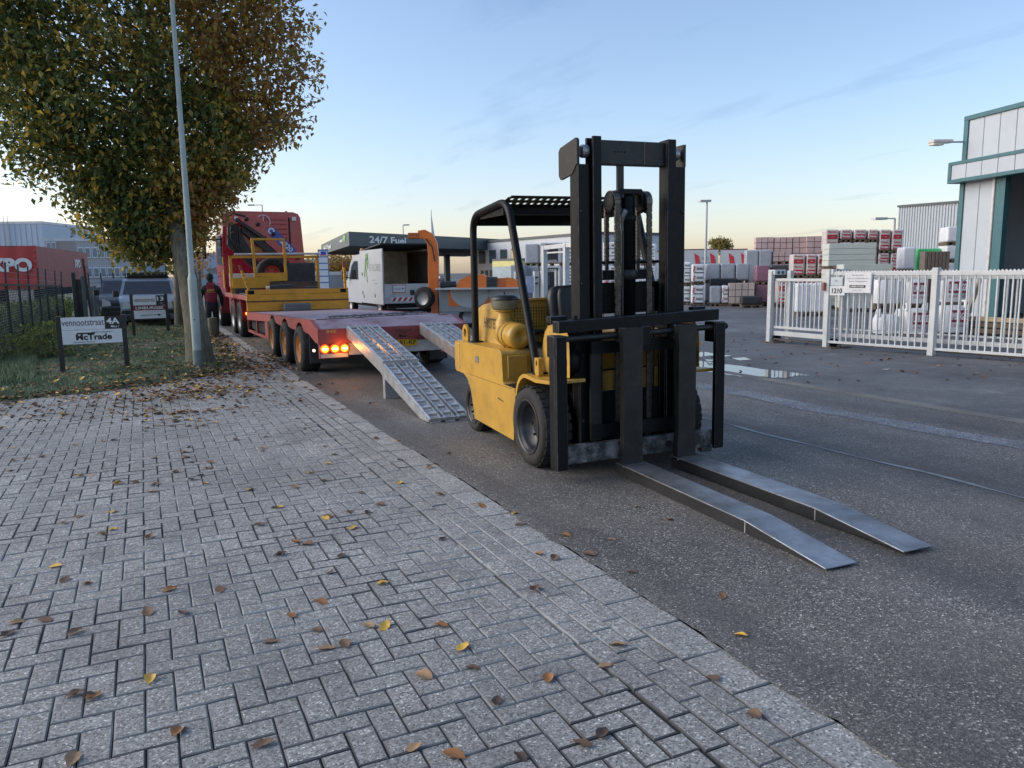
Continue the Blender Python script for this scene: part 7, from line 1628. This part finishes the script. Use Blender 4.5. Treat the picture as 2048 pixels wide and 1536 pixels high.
# single leaves where the photograph shows them (picture points), then strewn ones
seenp = [(1482, 1272, 3), (1235, 1291, 2), (1209, 1332, 2), (1097, 1358, 4), (925, 1297, 3), (847, 1353, 2), (770, 1254, 3), (738, 1252, 2), (541, 1285, 0), (653, 1296, 2), (365, 1228, 1), (296, 1226, 0), (150, 1266, 0), (828, 1497, 2), (909, 1513, 4), (1040, 1515, 1), (1426, 1356, 0), (1507, 1430, 0), (993, 1405, 1), (300, 1360, 3), (15, 1270, 1), (112, 1133, 3), (35, 1245, 2), (683, 1112, 1), (765, 1168, 3), (1070, 1180, 0), (1131, 1071, 4), (964, 1013, 4), (1269, 1014, 2), (1029, 1028, 3), (652, 1037, 3), (706, 1057, 3), (593, 1085, 4), (616, 1089, 0), (520, 1050, 0), (500, 980, 3), (620, 947, 3), (800, 920, 1), (860, 935, 2), (590, 975, 2), (235, 968, 3), (370, 905, 4), (372, 915, 2), (415, 937, 0), (400, 950, 1), (350, 945, 1), (385, 960, 1), (270, 966, 0), (420, 925, 4), (160, 952, 3), (30, 922, 0), (182, 952, 2), (310, 970, 0), (525, 897, 2), (1110, 1117, 0), (1040, 1050, 0), (880, 990, 2), (760, 1010, 0), (90, 1240, 0), (150, 1390, 0), (180, 1395, 0), (145, 1520, 2), (525, 1490, 0), (1180, 1110, 0), (340, 1180, 4), (440, 1180, 0), (560, 1110, 1), (300, 1075, 0), (205, 1070, 2), (130, 1160, 0), (690, 1290, 0), (945, 1337, 0), (1165, 1488, 0), (1205, 1468, 1), (1335, 1040, 2)]
ly = []
for u, v, c in seenp:
    p = gnd(u, v); ly.append((p.x, p.y, c))
def dens(x, y):                     # drift near the verge and under the tree
    d = verge_y(max(-8.9, min(1.57, x)))-y
    k = 1.0*math.exp(-max(0, d)/.5)+.33*math.exp(-max(0, d)/1.7)+.05*math.exp(-max(0, d)/5)
    k *= .25+.75*math.exp(-((x-.9)/1.2)**2)
    k += .9*math.exp(-((x-.25)/.45)**2-((y-9.3)/.4)**2)+.7*math.exp(-((x-.5)/.7)**2-((y-11.3)/.5)**2)
    return k
far_l = []
while len(ly) < 290:
    x, y = lr_.uniform(-2.2, 2.5), 2.2+9.3*lr_.rand()
    if lr_.rand() < min(1, dens(x, y)+.015) and inview(x, y): ly.append((x, y, lr_.choice([0, 0, 1, 1, 2, 4, 4, 3])))
ly = ly[:75]+sorted(ly[75:], key=lambda q: q[0]**2+q[1]**2)
far_l = ly[160:]; ly = ly[:160]
for n_, (x, y, c) in enumerate(ly):
    o = bpy.data.objects.new('fallen_leaf', leaf_data(n_ % 7, c)); C.objects.link(o); s = lr_.uniform(.05, .075) if n_ > 75 else lr_.uniform(.06, .085)
    o.location = (x, y, .002); o.rotation_euler = (lr_.randn()*.12, lr_.randn()*.12, lr_.rand()*6.283); o.scale = (s, s, s*lr_.uniform(.7, 1.4))
    s_, c_ = math.sin(YAW), math.cos(YAW); f_ = x*s_+y*c_; q_ = (x*c_-y*s_)/f_
    near_ = 'on the asphalt' if x > 2.13 else 'on the border bricks' if x > 1.58 else 'on the herringbone paving'
    dist_ = 'nearest the camera' if f_ < 3.2 else 'in the foreground' if f_ < 4.6 else 'level with the fork tips' if f_ < 6 else 'level with the forklift' if f_ < 8 else 'towards the verge'
    side_ = 'far left' if q_ < -.5 else 'left' if q_ < -.25 else 'left of centre' if q_ < -.05 else 'centre' if q_ < .15 else 'right of centre'
    tag(o, '%s fallen leaf %s, %s, %s' % (FLN[c], near_, dist_, side_), 'leaf', 'fallen leaves')
# the drift beyond counting
lb_ = B(); 
def put(x, y, z, s, c):
    k = lr_.randint(7); M_ = rotm(lr_.rand()*6.283, lr_.randn()*.25, lr_.randn()*.25); o_ = len(lb_.v); vs, fs = LMV[k]
    lb_.v += [tuple(M_ @ Vector((a*s, b*s, e*s))+Vector((x, y, z))) for a, b, e in vs]; lb_.f += [tuple(i+o_ for i in f) for f in fs]; lb_.sm += [True]*len(fs); lb_.mi += [c]*len(fs)
for x, y, c in far_l: put(x, y, .006, lr_.uniform(.055, .08), c)
cnt = 0
while cnt < 900:
    x, y = lr_.uniform(-3, 2.4), lr_.uniform(9.6, 14.2)
    if y > verge_y(max(-8.9, min(1.57, x)))+.1 or lr_.rand() > dens(x, y): continue
    put(x, y, .006, lr_.uniform(.06, .09), lr_.choice([0, 0, 1, 2, 4, 4, 3])); cnt += 1
cnt = 0
while cnt < 2200:
    x, y = lr_.uniform(-3.5, 2.25), 11.8+13*lr_.rand()**1.6
    if y < verge_y(max(-8.9, min(1.57, x))): continue
    k = .18+.85*math.exp(-((x-1.5)/.55)**2)+.5*math.exp(-((y-verge_y(max(-8.9, min(1.57, x))))/.35)**2)+.3*math.exp(-((x-.5)/1.1)**2-((y-14)/1.2)**2)
    if x > 1.9: k = .8*math.exp(-((y-14.5)/2.5)**2)
    if lr_.rand() > k: continue
    put(x, y, (verge_z(x, y) if x < 1.6 else .0)+.025, lr_.uniform(.065, .10), lr_.choice([0, 0, 1, 2, 2, 4, 4, 3])); cnt += 1
for _ in range(160):
    x, y = lr_.uniform(8.3, 16), lr_.uniform(7, 15); put(x, y, .004, lr_.uniform(.06, .1), lr_.choice([0, 1, 4]))
lb_.obj('leaf_litter', FL, label='drift of brown and yellow leaves along the verge edge', cat='leaves', kind='stuff')
